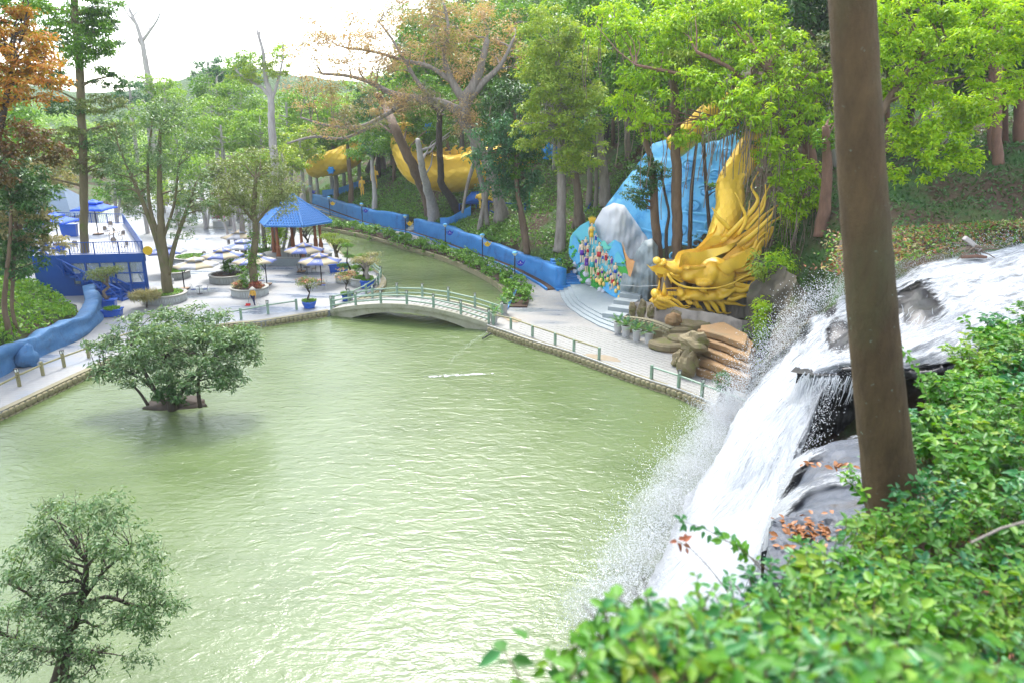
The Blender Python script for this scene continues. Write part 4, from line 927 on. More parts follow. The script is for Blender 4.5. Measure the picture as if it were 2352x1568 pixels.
part(strand([ZD(*p) for p in [(480, 690), (540, 720), (625, 728)]], 18 * K4, HY - 1.7), 'whisker', gold, dg)
def fang(a, b2, w_, Y, name='fang'):
    p, q_ = D(*ZD(*a), Y), D(*ZD(*b2), Y); s_ = pxm(Y) * K4 * w_; part(MB().tube([p, p + (q_ - p) * .35 + Vector((.03, -.05, 0)), p + (q_ - p) * .7 + Vector((.02, -.03, 0)), q_], [s_, s_ * .82, s_ * .5, .015], 10), name, gold, dg)
for a, b2, w_, dy in (((300, 660), (312, 785), 26, -.5), ((378, 680), (388, 820), 30, -.9), ((475, 780), (492, 865), 20, -.6), ((600, 860), (608, 912), 14, -.7), ((378, 1040), (378, 835), 44, -.8), ((285, 960), (306, 795), 22, -.2), ((965, 930), (1083, 1032), 42, -1.7)): fang(a, b2, w_, HY + dy)
for k in range(4):
    p = D(*ZD(455 + k * 44, 1012), HY - .85); s_ = pxm(HY) * K4; part(MB().box(p, (40 * s_, .3, 58 * s_), taper=.85), 'tooth', gold, dg, smooth=False)
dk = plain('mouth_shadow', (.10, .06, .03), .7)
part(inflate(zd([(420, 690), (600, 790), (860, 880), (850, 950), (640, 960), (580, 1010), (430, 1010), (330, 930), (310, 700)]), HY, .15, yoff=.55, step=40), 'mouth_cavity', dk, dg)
part(strand([ZD(640, 930), ZD(520, 925), ZD(400, 935)], 26 * K4, HY - .2, flat=.9), 'tongue', gold, dg)
gp([(1300, 500), (1500, 330), (1700, 140), (1930, 0), (1990, 60), (1870, 300), (1880, 440), (1790, 560), (1830, 690), (1770, 800), (1690, 980), (1450, 1060), (1280, 1150), (1000, 1180), (800, 1130), (740, 1060), (1200, 900)], .8, .55, 'mane', step=36, groove=(.18, .8, -.5))
ST = [((1440, 470), (1640, 400), (1780, 290), (1840, 150), (2000, 40), 52, -.9), ((1480, 560), (1690, 490), (1870, 360), (1890, 230), (2025, 115), 40, -.7), ((1480, 520), (1660, 450), (1800, 340), (1880, 230), (1960, 150), 40, -1.1), ((1480, 640), (1690, 600), (1810, 500), (1925, 440), 42, -.8), ((1470, 700), (1680, 650), (1790, 570), (1880, 470), 36, -.5), ((1490, 770), (1690, 720), (1880, 645), (1985, 600), (1940, 530), 40, -.6), ((1490, 850), (1710, 790), (1890, 770), (2055, 730), 38, -.4), ((1480, 900), (1650, 900), (1760, 850), (1815, 760), 48, -.7), ((1440, 960), (1600, 950), (1720, 900), (1760, 840), 46, -.9), ((1400, 1030), (1580, 1010), (1690, 1045), (1765, 985), 46, -.7), ((1380, 1080), (1500, 1090), (1620, 1075), (1720, 1040), 34, -.9), ((1270, 1110), (1410, 1170), (1540, 1180), (1670, 1186), 36, -.6), ((1180, 1110), (1280, 1210), (1330, 1290), (1432, 1312), 42, -.7), ((1080, 1120), (1190, 1240), (1240, 1290), (1322, 1325), 38, -.9), ((1000, 1110), (1070, 1210), (1110, 1270), (1175, 1332), 38, -.6), ((860, 1100), (900, 1180), (940, 1230), (986, 1288), 36, -.7), ((720, 1070), (780, 1150), (830, 1180), (882, 1190), 32, -.9), ((240, 1080), (370, 1190), (520, 1250), (645, 1318), 44, -.8), ((260, 1060), (420, 1170), (590, 1240), (716, 1284), 42, -1.0), ((330, 1110), (500, 1180), (650, 1225), (792, 1230), 36, -1.2), ((500, 1120), (620, 1160), (690, 1200), (770, 1222), 28, -1.0), ((215, 1080), (165, 1100), (150, 1120), (162, 1165), 22, -.4), ((240, 1110), (300, 1210), (420, 1260), (520, 1290), 36, -.6), ((200, 1080), (205, 1140), (225, 1190), (230, 1215), 30, -.5), ((640, 1090), (740, 1080), (800, 1130), (870, 1190), 30, -.8)]
for k, s_ in enumerate(ST): part(strand([ZD(*p) for p in s_[:-2]], s_[-2] * 1.3 * K4, HY + s_[-1], wave=.10, seed=k, flat=.5), 'mane_strand', gold, dg)
K2 = 1 / 1.96 / 1.63265
for k, (pts, w_, dy) in enumerate([([(1480, 600), (1600, 510), (1690, 420), (1800, 330)], 24, -.4), ([(1540, 650), (1650, 560), (1730, 480), (1810, 410)], 24, -.5), ([(1420, 560), (1530, 450), (1610, 370), (1645, 290), (1600, 190), (1655, 80)], 20, -.9), ([(1460, 570), (1570, 470), (1650, 380), (1700, 250), (1740, 180)], 20, -.6), ([(1560, 520), (1660, 400), (1700, 300), (1705, 190)], 12, -1.0), ([(1440, 520), (1380, 440), (1340, 400), (1312, 362)], 17, -.9), ([(1500, 560), (1560, 430), (1520, 330), (1480, 240)], 14, -1.0), ([(1600, 640), (1690, 560), (1750, 500), (1740, 560), (1700, 640)], 18, -.3), ([(1500, 620), (1620, 540), (1740, 420), (1770, 330)], 22, -1.0), ([(1380, 600), (1480, 520), (1560, 420), (1590, 300)], 20, -.8), ([(1300, 640), (1360, 560), (1400, 500), (1420, 430)], 16, -.7), ([(1620, 690), (1700, 600), (1740, 540), (1738, 590)], 16, .1)]):
    part(strand([ZB(*p) for p in pts], w_ * 1.25 * K2, HY + dy, wave=.10, seed=k + 9, flat=.5), 'mane_strand', gold, dg)
# scaled bodies
def scale_me():
    mb = MB(); rows = []
    for i in range(5):
        f = i / 4; r = []
        for j in range(7):
            a = -1 + 2 * j / 6; w_ = math.sqrt(max(0, 1 - (f * 1.0) ** 3)) * .5; r.append((a * w_, -(.10 * (1 - a * a) + .16 * f), .45 - f))
        rows.append(r)
    mb.grid(rows); mb.add([(-.5, .1, .45), (.5, .1, .45), (0, .1, -.5)], [(0, 1, 2)])
    o = mb.build('scale', M['goldscale'], smooth=True); me = o.data; bpy.data.objects.remove(o); return me
SCALE = scale_me()
def body(root, pts, radii, yy, sc=.55, span=(-.9, 1.9), n_max=300, fins=True, mat=None, name='body'):
    """pts in photo px with distance list yy: a thick scaled tube with fins along its upper edge"""
    O = root.location; sp = spline([D(u, v, Y) - O for (u, v), Y in zip(pts, yy)], 48); rr = [r_ * pxm(Y, v) for r_, Y, (u, v) in zip(radii, yy, pts)]
    rad = list(np.interp(np.linspace(0, 1, 48), np.linspace(0, 1, len(rr)), rr)); MB().tube(sp, rad, 24).build(name, mat or M['goldscale'], root, smooth=True)
    L = [0.0]
    for a, b2 in zip(sp, sp[1:]): L.append(L[-1] + (b2 - a).length)
    tot = L[-1]; s_ = sc; n = 0; row = 0; cam_d = lambda p: (Vector((0, 0, H)) - O - p).normalized()
    while s_ < tot - sc * .3 and n < n_max:
        i = min(int(np.searchsorted(L, s_)), 47); p = sp[i]; t = (sp[min(i + 1, 47)] - sp[i - 1]).normalized(); r_ = rad[i]
        f = cam_d(p); f = (f - t * f.dot(t)).normalized(); up = t.cross(f)
        if up.z < 0: up = -up
        k = int(r_ * 2.8 / (sc * .8))
        for j in range(-k // 2, k // 2 + 1):
            a = (j + (.5 if row % 2 else 0)) * sc * .8 / r_
            if a < -1.15 or a > 1.35: continue
            nrm = (f * math.cos(a) + up * math.sin(a)).normalized(); x = t.cross(nrm).normalized()
            o = link('scale', SCALE, root); R = Matrix((x, nrm, -t)).transposed().to_4x4(); o.matrix_local = Matrix.Translation(p + nrm * (r_ - .03)) @ R @ Matrix.Diagonal((sc * 1.0, sc * .55, sc * 1.15, 1)); n += 1
            if n >= n_max: break
        s_ += sc * .72; row += 1
    if fins:
        s_ = .8; k = 0
        while s_ < tot - .6:
            i = min(int(np.searchsorted(L, s_)), 46); p = sp[i]; t = (sp[i + 1] - sp[i - 1]).normalized(); up = Vector((0, 0, 1)) - t * t.z; up.normalize(); h = .9 + .35 * math.sin(k * 1.7)
            mb = MB(); c = p + up * rad[i] * .94
            mb.tube([c, c + up * h * .45 + t * .1, c + up * h * .8 - t * .05, c + up * h + t * .35, c + up * h * .95 + t * .55], [.42, .34, .22, .12, .03], 8, flat=.35); mb.build('fin', M['gold'], root, smooth=True); s_ += .95; k += 1
loc = D(*ZC(1060, 1350), 60.5)
body(dg, [ZC(*p) for p in [(960, 1860), (1010, 1700), (1055, 1520), (1060, 1350), (1170, 1150), (1260, 960), (1235, 800), (1080, 740), (930, 830), (800, 950), (650, 1080)]], [36, 34, 33, 32, 31, 30, 30, 29, 30, 29, 28], [58.6, 59.2, 59.8, 60.5, 61.5, 62.5, 63.5, 65, 66.5, 68, 69.5], .55, fins=False, name='neck', n_max=290)
b1 = empty('dragon_coil', D(1040, 400, 103), 'thick golden scaled dragon body looping above the hillside, with a row of flame fins', 'sculpture')
body(b1, [(928, 300), (935, 340), (965, 385), (1040, 400), (1110, 382), (1180, 362), (1240, 345)], [28, 36, 41, 43, 40, 34, 28], [107, 105, 103.5, 102.5, 102, 103, 105], 1.0)
b2_ = empty('dragon_coil', D(770, 370, 126), 'smaller golden dragon coil half hidden in trees above the gazebo roof', 'sculpture')
body(b2_, [(715, 388), (740, 380), (775, 372), (810, 352), (830, 320)], [20, 26, 29, 27, 22], [128, 127, 126, 126, 127], 1.2, fins=False)
# ------------------------------------------------------------------ light blue relief slope
rf = empty('relief_slope', D(1560, 480, 65), 'light blue plaster slope of carved clouds and ledges behind the dragon head', 'relief'); O = rf.location
TOP = [(1500, 330), (1545, 318), (1600, 330), (1650, 322), (1705, 300)]; BOT = [(1382, 486), (1432, 540), (1512, 612), (1600, 622), (1672, 600)]
tp, bt = spline([(u, v, 0) for u, v in TOP], 70), spline([(u, v, 0) for u, v in BOT], 70); rows = []
def relY(f, u=1600): return 62.3 + (1672 - u) / 290 * 10 + 6.5 * (1 - f)
for k in range(80):
    f = k / 79; r = []
    for j in range(70):
        u = tp[j].x + (bt[j].x - tp[j].x) * f; v = tp[j].y + (bt[j].y - tp[j].y) * f; p = D(u, v, relY(f, u))
        s_ = .30 * noise.noise((u * .022, v * .03, 0)) + .16 * abs(noise.noise((u * .06, v * .05, 3))) + .10 * math.sin(u * .22 + 3 * noise.noise((u * .02, v * .03, 8))) * (1 if noise.noise((u * .012, v * .012, 5)) > 0 else .25)
        r.append(p + Vector((0, -1.2 * s_, .5 * s_)) - O)
    rows.append(r)
MB().grid(rows).build('slope', M['sky'], rf, smooth=True)
rg = random.Random(21)
for (u, v, r_) in ((1590, 470, 20), (1618, 440, 17), (1560, 530, 18), (1535, 430, 15), (1600, 560, 20), (1635, 520, 18), (1640, 400, 15), (1670, 350, 15), (1580, 380, 15), (1620, 585, 16), (1470, 540, 15), (1550, 590, 14), (1610, 395, 13), (1660, 560, 14), (1490, 480, 14), (1430, 505, 12), (1575, 425, 12), (1650, 450, 15)):
    f = min(1, max(0, (v - 320) / 270)); Y = relY(f, u) - .35; sp = []; dr_ = rg.choice((-1, 1)); ph = rg.uniform(0, 6)
    for k in range(26):
        a = ph + dr_ * k * .38; rr_ = r_ * (1 - k / 30); sp.append(D(u + rr_ * math.cos(a), v + rr_ * .8 * math.sin(a), Y + .4 * (rr_ * .8 * math.sin(a)) * -.028) - O)
    MB().tube(sp, [.13 * (1 - k / 40) for k in range(26)], 6).build('cloud_swirl', M['sky'], rf, smooth=True)
for (u0, u1, v, dv_) in ((1560, 1640, 487, 8), (1585, 1655, 508, 10), (1470, 1520, 525, 14), (1600, 1660, 532, 6), (1545, 1590, 556, 8), (1560, 1612, 414, -6)):
    f = (v - 320) / 270; a, b2 = D(u0, v, relY(f, u0) - .3) - O, D(u1, v + dv_, relY(f + dv_ / 270, u1) - .3) - O; MB().beam(a, b2, .25, .22).build('ledge', M['sky'], rf, bevel=.05)
for (u, v, Y, r_) in ((1745, 235, 62, 20), (1690, 282, 62.5, 16), (1265, 350, 101, 24), (985, 295, 104, 14), (912, 352, 105, 12), (760, 392, 124, 10), (660, 322, 130, 9)):
    mb = MB()
    for k in range(6):
        a = k * 1.05 + u; mb.tube([D(u, v, Y), D(u + r_ * .6 * math.cos(a), v + r_ * .6 * math.sin(a), Y - .2), D(u + r_ * math.cos(a + .4), v + r_ * math.sin(a + .4), Y - .1)], [r_ * .4 * pxm(Y), r_ * .3 * pxm(Y), .03], 7)
    o = mb.build('cloud_scroll', plain('bright_blue_paint', (.03, .28, .78), .45, (.06, .38, .80)), smooth=True)
    tag(o, {1745: 'small blue cloud scroll at the top of the gold neck', 1690: 'small blue cloud scroll low on the bend of the gold neck', 1265: 'upper blue cloud scroll beside the slender grey trunk, above the stairs', 1285: 'lower blue cloud scroll beside the slender grey trunk, above the stairs', 985: 'blue cloud scroll on top of the large dragon coil', 912: 'blue cloud scroll at the left edge of the large dragon coil', 760: 'blue cloud scroll under the small dragon coil', 660: 'tiny blue cloud scroll among trees left of the coils'}[u], 'ornament')

# ------------------------------------------------------------------ painted mountain relief
mu = empty('mural_relief', G(1370, 690, .3), 'painted mountain relief with small figures, eggs, stones and a stream, beside the blue steps', 'relief'); O = mu.location
ZM = lambda x, y: (1286.2 + x / 6.4, 477.7 + y / 6.4); KM = 1 / 6.4
def mY(u, v=0): return 73.2 - 8.7 * (min(max(u, 1300), 1450) - 1306.5) / 117
def zm(l): return [ZM(*p) for p in l]
def mp(poly, T, name, mat, yoff=0, **kw): return part(inflate(zm(poly), mY, T, yoff=yoff, **kw), name, mat, mu)
teal = plain('teal_paint', (.10, .45, .62), .5, (.18, .60, .66), .9, .8); mid = plain('mountain_blue_paint', (.05, .34, .66), .5, (.20, .55, .78), .7, .8); grn = plain('relief_green_paint', (.03, .33, .05), .5, (.10, .45, .06), 2, .8); lgt = plain('mint_paint', (.16, .62, .50), .5)
stn = plain('relief_stone_paint', (.42, .42, .50), .6, (.70, .70, .72), 2.0, .9, .3); egg = plain('egg_paint', (.85, .56, .12), .4, (.85, .66, .30), 2); strm = plain('stream_paint', (.02, .34, .74), .35, (.25, .65, .85), 2.5, .7); flesh = plain('flesh_paint', (.82, .62, .42), .5); hut = plain('thatch_paint', (.70, .36, .14), .6, (.55, .25, .10), 3, .8, .3)
mp([(125, 880), (130, 600), (150, 440), (190, 370), (300, 260), (420, 195), (500, 200), (560, 430), (680, 560), (800, 470), (900, 520), (950, 700), (1000, 980), (880, 1150), (880, 1450), (760, 1400), (600, 1320), (400, 1250), (280, 1190), (190, 1090)], .35, 'panel', teal, step=50, R=12)
mp([(132, 640), (205, 395), (310, 560), (340, 720), (250, 820), (140, 780)], .35, 'mountain', mid, -.25, step=32, groove=(.06, .8, .2)); mp([(155, 440), (230, 330), (420, 200), (415, 480), (330, 540), (260, 420), (205, 390)], .3, 'mountain', teal, -.3, step=32, groove=(.08, .6, .3))
mp([(660, 740), (740, 570), (820, 472), (885, 540), (945, 745), (800, 800)], .4, 'mountain', mid, -.25, step=32); mp([(765, 790), (798, 650), (838, 618), (900, 720), (945, 790)], .3, 'mountain', teal, -.5, step=26)
mp([(590, 500), (650, 470), (700, 555), (760, 560), (700, 600), (630, 580)], .25, 'hill', lgt, -.35, step=26); mp([(830, 830), (960, 860), (1000, 970), (880, 1090), (840, 930)], .3, 'field', grn, -.25, step=30, groove=(.06, .3, 1.3))
mp([(270, 830), (420, 800), (800, 1000), (860, 1100), (640, 1170), (480, 1150), (300, 1060)], .35, 'field', grn, -.2, step=40, lump=.25)
mp([(630, 1070), (760, 1075), (910, 1230), (860, 1320), (740, 1265), (615, 1175)], .25, 'stream', strm, -.5, step=26, groove=(.05, .6, 1.4))
mp([(905, 475), (935, 620), (1000, 735), (1075, 755), (1040, 880), (1010, 985), (980, 960), (950, 760), (918, 620)], .5, 'hut_roof', hut, -.5, step=26, groove=(.05, .2, 1.8))
for x, y, r_ in ((155, 790, 32), (215, 835, 38), (170, 905, 30), (225, 935, 34), (200, 1005, 26), (270, 1025, 34), (305, 1065, 34), (370, 1180, 46), (455, 1205, 48), (590, 1205, 44), (505, 1262, 34), (672, 1300, 46), (765, 1345, 48), (340, 870, 40), (300, 905, 36), (390, 975, 44), (430, 1085, 50), (560, 1275, 30), (850, 1400, 30), (640, 1225, 30)):
    u, v = ZM(x, y); o = boulder(None, D(u, v, mY(u) - .55) - O, (r_ * KM * pxm(70) * 1.1, .3, r_ * KM * pxm(70)), 'white', int(x), .4, parent=mu, name='stone', nu=9, nv=6); o.data.materials[0] = stn
for x, y, r_ in ((180, 560, 40), (220, 640, 36), (190, 700, 30), (300, 1110, 46), (530, 1120, 40), (605, 1310, 32), (820, 1400, 30), (330, 930, 30), (550, 1180, 26), (935, 800, 30), (290, 500, 26), (480, 1070, 30)):
    mb = MB()
    for k in range(5):
        u, v = ZM(x + rg.uniform(-.7, .7) * r_, y + rg.uniform(-.8, .8) * r_); pxball(mb, u, v, r_ * .5 * KM, r_ * .45 * KM, mY(u) - .5, .2, nu=8, nv=5)
    part(mb, 'shrub', grn, mu)
for x, y in ((540, 1062), (590, 1110), (642, 1122), (605, 1062), (702, 1046), (800, 1115), (820, 1222), (862, 1180), (868, 1312), (575, 1080)):
    u, v = ZM(x, y); mb = MB(); pxball(mb, u, v, 25 * KM, 35 * KM, mY(u) - .75, .25, nu=10, nv=7); part(mb, 'egg', egg, mu)
CLO = [plain('purple_cloth_paint', (.16, .04, .40), .5), plain('blue_cloth_paint', (.03, .09, .50), .5), plain('red_cloth_paint', (.60, .04, .05), .5), plain('teal_cloth_paint', (.03, .42, .42), .5), plain('yellow_cloth_paint', (.80, .50, .03), .5)]
hair = plain('black_hair', (.015, .012, .015), .4)
def figure(h, cl, top, arms, parent, loc, rz=0, skin=None, name='figure'):
    """standing relief figure, one body; clothing and hair as its own pieces"""
    u_ = h / 7.2; mb = MB(); s_ = .55
    mb.ball((0, 0, h - u_ * .55), (u_ * .40, u_ * .44, u_ * .55), 10, 7); mb.tube([(0, 0, h - u_ * 1.2), (0, 0, h - u_ * .9)], u_ * .2, 8)
    mb.tube([(0, 0, u_ * 3.2), (0, 0, u_ * 3.9), (0, 0, u_ * 4.6), (0, 0, u_ * 5.5), (0, 0, u_ * 6.05)], [u_ * .55, u_ * .58, u_ * .52, u_ * .78, u_ * .3], 10, flat=1.0)
    for sg in (-1, 1):
        st_ = arms * .25 * sg; mb.tube([(sg * u_ * .32, 0, u_ * 3.5), (sg * u_ * .36, -u_ * .12, u_ * 1.9), (sg * u_ * .34, 0, u_ * .3), (sg * u_ * .36, -u_ * .35, u_ * .08)], [u_ * .36, u_ * .28, u_ * .17, u_ * .14], 8)
        if arms > 0 and sg > 0: mb.tube([(sg * u_ * .75, 0, u_ * 5.7), (sg * u_ * 1.05, -u_ * .3, u_ * 4.7), (sg * u_ * .55, -u_ * .9, u_ * 4.9)], [u_ * .24, u_ * .19, u_ * .13], 7)
        else: mb.tube([(sg * u_ * .75, 0, u_ * 5.7), (sg * u_ * 1.0, -u_ * .05, u_ * 4.3), (sg * u_ * .95, -u_ * .35, u_ * 3.1)], [u_ * .24, u_ * .18, u_ * .13], 7)
    o = mb.build(name, skin or flesh, parent, smooth=True); o.location = loc; o.rotation_euler = (0, 0, rz)
    mb = MB(); mb.tube([(0, 0, u_ * 2.5), (0, 0, u_ * 3.3), (0, 0, u_ * 4.1)], [u_ * .72, u_ * .70, u_ * .62], 10)
    if top: mb.tube([(0, 0, u_ * 4.0), (0, 0, u_ * 5.0), (0, 0, u_ * 5.9)], [u_ * .64, u_ * .82, u_ * .6], 10)
    if cl is not None: mb.build('clothing', cl, o, smooth=True)
    mb = MB(); mb.ball((0, u_ * .1, h - u_ * .42), (u_ * .45, u_ * .46, u_ * .5), 9, 6)
    if skin is None: mb.build('hair', hair, o, smooth=True)
    return o
FIG = [(320, 475, 330), (375, 425, 200), (405, 510, 220), (470, 650, 330), (385, 660, 290), (525, 370, 160), (570, 500, 330), (490, 560, 150), (535, 650, 240), (630, 620, 200), (675, 630, 220), (720, 710, 190), (755, 710, 170), (810, 800, 240), (560, 860, 200), (495, 910, 150), (615, 850, 170), (740, 880, 180), (770, 940, 250), (700, 900, 180), (860, 920, 130), (890, 950, 120), (845, 1040, 130), (735, 1050, 160), (660, 950, 130), (525, 960, 120), (455, 980, 90)]
for k, (x, y, h) in enumerate(FIG):
    u, v = ZM(x, y + h); Y = mY(u) - .8; figure(h * KM * pxm(Y, v), CLO[k % 4], k in (5, 7, 10, 11, 12, 4), k % 3, mu, D(u, v, Y) - O, rz=.25 * ((k * 7) % 5 - 2))
u, v = ZM(460, 540); Y = mY(u) - .9; q = figure(320 * KM * pxm(Y), CLO[4], True, 1, mu, D(u, v, Y) - O, name='figure')
mb = MB(); ht = 320 * KM * pxm(Y)
for k in range(-3, 4): mb.tube([(k * .05, 0, ht - .12), (k * .09, -.02, ht + .3), (k * .11, 0, ht + .62 - abs(k) * .05)], [.05, .07, .015], 6, flat=.6)
mb.build('headdress', CLO[4], q, smooth=True)
# white mountain and grey draped rock
o = empty('white_mountain', D(1430, 600, 71), 'smooth white mountain of grooved plaster rising behind the painted relief', 'sculpture')
part(inflate([(1352, 600), (1360, 545), (1366, 510), (1384, 479), (1410, 466), (1434, 472), (1455, 502), (1476, 532), (1500, 552), (1512, 600), (1510, 660), (1440, 660), (1370, 650)], 70.3, 2.1, step=4.5, groove=(.07, .5, .08), lump=.35), 'mountain', M['snow'], o)
o = empty('grey_rock', D(1470, 650, 62), 'grey draped plaster rock between the painted relief and the dragon jaws', 'sculpture')
part(inflate([(1424, 708), (1424, 655), (1430, 628), (1450, 606), (1463, 575), (1480, 553), (1498, 548), (1511, 566), (1516, 620), (1518, 700), (1500, 694), (1490, 704), (1470, 700), (1450, 706)], 63.6, 2.0, step=4, groove=(.12, .55, .05), lump=.7), 'rock_face', M['drape'], o)
part(inflate([(1462, 700), (1464, 650), (1470, 622), (1490, 596), (1512, 592), (1518, 640), (1512, 668), (1495, 672), (1490, 704)], 62.6, 1.5, step=4.5, groove=(.2, .7, .05), lump=.4), 'rock_fold', M['drape'], o)
# cable strung across
mb = MB(); a, b2 = D(1425, 655, 60.5), D(1512, 656, 56.6); mb.tube([a, (a + b2) / 2 - Vector((0, 0, .1)), b2], .02, 5); tag(mb.build('cable', M['white']), 'thin pale cable strung from the grey rock to the dragon teeth', 'cable')

# ------------------------------------------------------------------ blue steps, curved pale steps
st = empty('blue_steps', G(1318, 668), 'broad blue painted steps rising from the promenade beside the painted relief', 'steps'); O = st.location; up = Vector((-.16, 1.0, 0)).normalized(); sx = Vector((1, .16, 0)).normalized()
for k in range(11):
    z = .2 * (k + 1); MB().box(up * (k * .42 + .5) + sx * (-.35) + Vector((0, 0, z / 2 - .02)), (2.6 - k * .08, .9, z), math.atan2(sx.y, sx.x)).build('step', M['blue'], st, bevel=.015)
rl = empty('stair_railing', D(1312, 560, 73), 'navy rustic handrail climbing from the blue steps up the wooded slope', 'railing'); O = rl.location
RP = [(1293, 602, 76), (1305, 578, 77.5), (1314, 560, 78), (1332, 520, 80), (1352, 490, 82), (1368, 462, 84), (1384, 432, 86)]
pts = [D(*p) - O for p in RP]
for p in pts: MB().tube([p + Vector((0, 0, -.6)), p + Vector((0, 0, .8))], .10, 7).build('post', M['navy'], rl)
for a, b2 in zip(pts, pts[1:]):
    MB().tube([a + Vector((0, 0, .7)), b2 + Vector((0, 0, .7))], .08, 6).build('rail', M['navy'], rl); MB().tube([a + Vector((0, 0, -.1)), b2 + Vector((0, 0, .6))], .06, 6).build('brace', M['navy'], rl)
cv = empty('curved_steps', G(1370, 715), 'pale curved steps and terrace in front of the painted relief', 'steps'); O = cv.location
OUT = [(1284, 666), (1289, 684), (1304, 706), (1335, 728), (1375, 750), (1412, 764), (1436, 756), (1442, 730), (1440, 706)]; IN_ = (1385, 684)
for k in range(4):
    f = 1 - .10 * k; pr = [G(IN_[0] + (u - IN_[0]) * f, IN_[1] + (v - IN_[1]) * f) for u, v in OUT[:7]] + [G(1442, 730), G(1440, 700), G(1330, 645), G(1300, 650)]
    mb = MB(); mb.prism([(p.x - O.x, p.y - O.y) for p in pr], .10 * k + .005 if k == 0 else .10 * k, .10 * (k + 1)); mb.build('step', M['plinth'], cv, bevel=.012)
for k, (u, v) in enumerate(((1406, 740), (1418, 731), (1430, 722), (1443, 713), (1456, 704), (1468, 697))):
    p = G(u, v) - O; MB().box(p + Vector((.3, .4, .32 + .13 * k)), (1.9, 1.0, .64 + .26 * k), -.5).build('step', M['plinth'], cv, bevel=.012)
# ------------------------------------------------------------------ gazebo
GY = 84.2; gc = Vector((D(686, 600, GY).x, GY, 0)); gz = empty('gazebo', gc, 'open six-sided gazebo with a blue tiled roof and orange wooden columns', 'gazebo')
hexp = lambda r, a0=-.06, n=6: [(r * math.cos(a0 + 2 * math.pi * k / n), r * math.sin(a0 + 2 * math.pi * k / n)) for k in range(n)]
mb = MB(); mb.prism(hexp(3.95), -.02, .84); pl = mb.build('plinth', M['plinth'], gz)
mb = MB(); mb.prism(hexp(4.05), .84, .90); mb.build('floor_edge', M['tile'], gz)
H6 = hexp(3.97); brm = MB().box((0, 0, 0), (.62, .10, .17)).build('brick', M['plinth'], bevel=.012); bme = brm.data; bpy.data.objects.remove(brm); rg = random.Random(2)
for e in (3, 4):
    a, b2 = Vector((*H6[e], 0)), Vector((*H6[(e + 1) % 6], 0)); L = (b2 - a).length; d = (b2 - a) / L
    for r in range(4):
        for k in range(6):
            o = link('brick', bme, pl); o.location = a + d * ((k + .5 + (.25 if r % 2 else -.05)) * .64 + .05) + Vector((0, 0, .11 + r * .195)); o.rotation_euler = (0, 0, math.atan2(d.y, d.x)); o.scale = (1, 1 + rg.uniform(-.2, .3), 1)
for k, (x, y) in enumerate(hexp(2.75)):
    c = MB().lathe([(.25, .9), (.25, 2.0), (.17, 2.12), (.16, 4.5)], 10).build('column', M['wood'], gz, smooth=False); c.location = (x, y, 0)
    b_ = MB().lathe([(.29, 0), (.29, .09), (.25, .14)], 10).build('column_base', M['wood'], c); b_.location = (0, 0, .9)
    b_ = MB().lathe([(.20, 0), (.22, .06), (.2, .1)], 10).build('column_band', M['wood'], c); b_.location = (0, 0, 2.08)
EV, AP = 4.45, 7.45; RO = hexp(4.25); roof = empty('roof', (0, 0, 0)); roof.parent = gz
mb = MB()
for k in range(6):
    a, b2 = Vector((*RO[k], EV)), Vector((*RO[(k + 1) % 6], EV)); mb.add([a, b2, (0, 0, AP - .06)], [(0, 1, 2)]); mb.add([a - Vector((0, 0, .12)), b2 - Vector((0, 0, .12)), b2, a], [(0, 1, 2, 3)])
mb.add([(x, y, EV - .12) for x, y in RO], [tuple(range(6))]); mb.build('roof_deck', M['navyroof'], roof)
tm = MB(); tm.grid([[(-.5 + j / 6, f, .045 * math.cos(2 * math.pi * (j / 6)) + .05 * (1 - f)) for j in range(7)] for f in (0, 1)]); tm.grid([[(-.5 + j / 6, 0, .045 * math.cos(2 * math.pi * (j / 6)) + .05 - .05 * f) for j in range(7)] for f in (0, 1)])
tmo = tm.build('roof_tile', M['navyroof'], smooth=False); tme = tmo.data; bpy.data.objects.remove(tmo)
big = MB(); cnt = 0
for face in (4, 5, 3, 0, 1, 2):
    a, b2, c = Vector((*RO[face], EV)), Vector((*RO[(face + 1) % 6], EV)), Vector((0, 0, AP)); x = (b2 - a).normalized(); mid_ = (a + b2) / 2; y = (c - mid_); Ls = y.length; y.normalize(); n = x.cross(y); rows = 13
    for r in range(rows):
        t0 = r / rows; wd = (b2 - a).length * (1 - t0 - .035); k = int(wd / .30)
        for j in range(k):
            q_ = mid_ + y * (t0 * Ls) + x * ((j - (k - 1) / 2) * .30) + n * .03
            R = Matrix((x, y, n)).transposed().to_4x4(); MM = Matrix.Translation(q_) @ R @ Matrix.Diagonal((.29, Ls / rows * 1.08, 1, 1))
            if cnt < 300 and face in (4, 5): o = link('roof_tile', tme, roof); o.matrix_local = MM; cnt += 1
            else: big.add([MM @ v_.co for v_ in tme.vertices], [tuple(p.vertices) for p in tme.polygons])
tag(big.build('roof_tile', M['navyroof'], roof), kind='stuff')
for k in range(6): MB().tube([Vector((*RO[k], EV + .06)), Vector((0, 0, AP + .05))], .12, 7).build('ridge', M['navyroof'], roof)
MB().lathe([(.2, 0), (.24, .08), (.1, .2), (.12, .3), (.02, .48)], 10, (0, 0, AP)).build('finial', M['navyroof'], roof, smooth=True)
st = MB()
for k in range(4): st.box((-3.0 - .0 + k * .02, -3.0 - k * .32 + .4, .42 - .1 * k), (1.5, .34, .84 - .2 * k), .0)
st.build('stair', M['plinth'], gz)

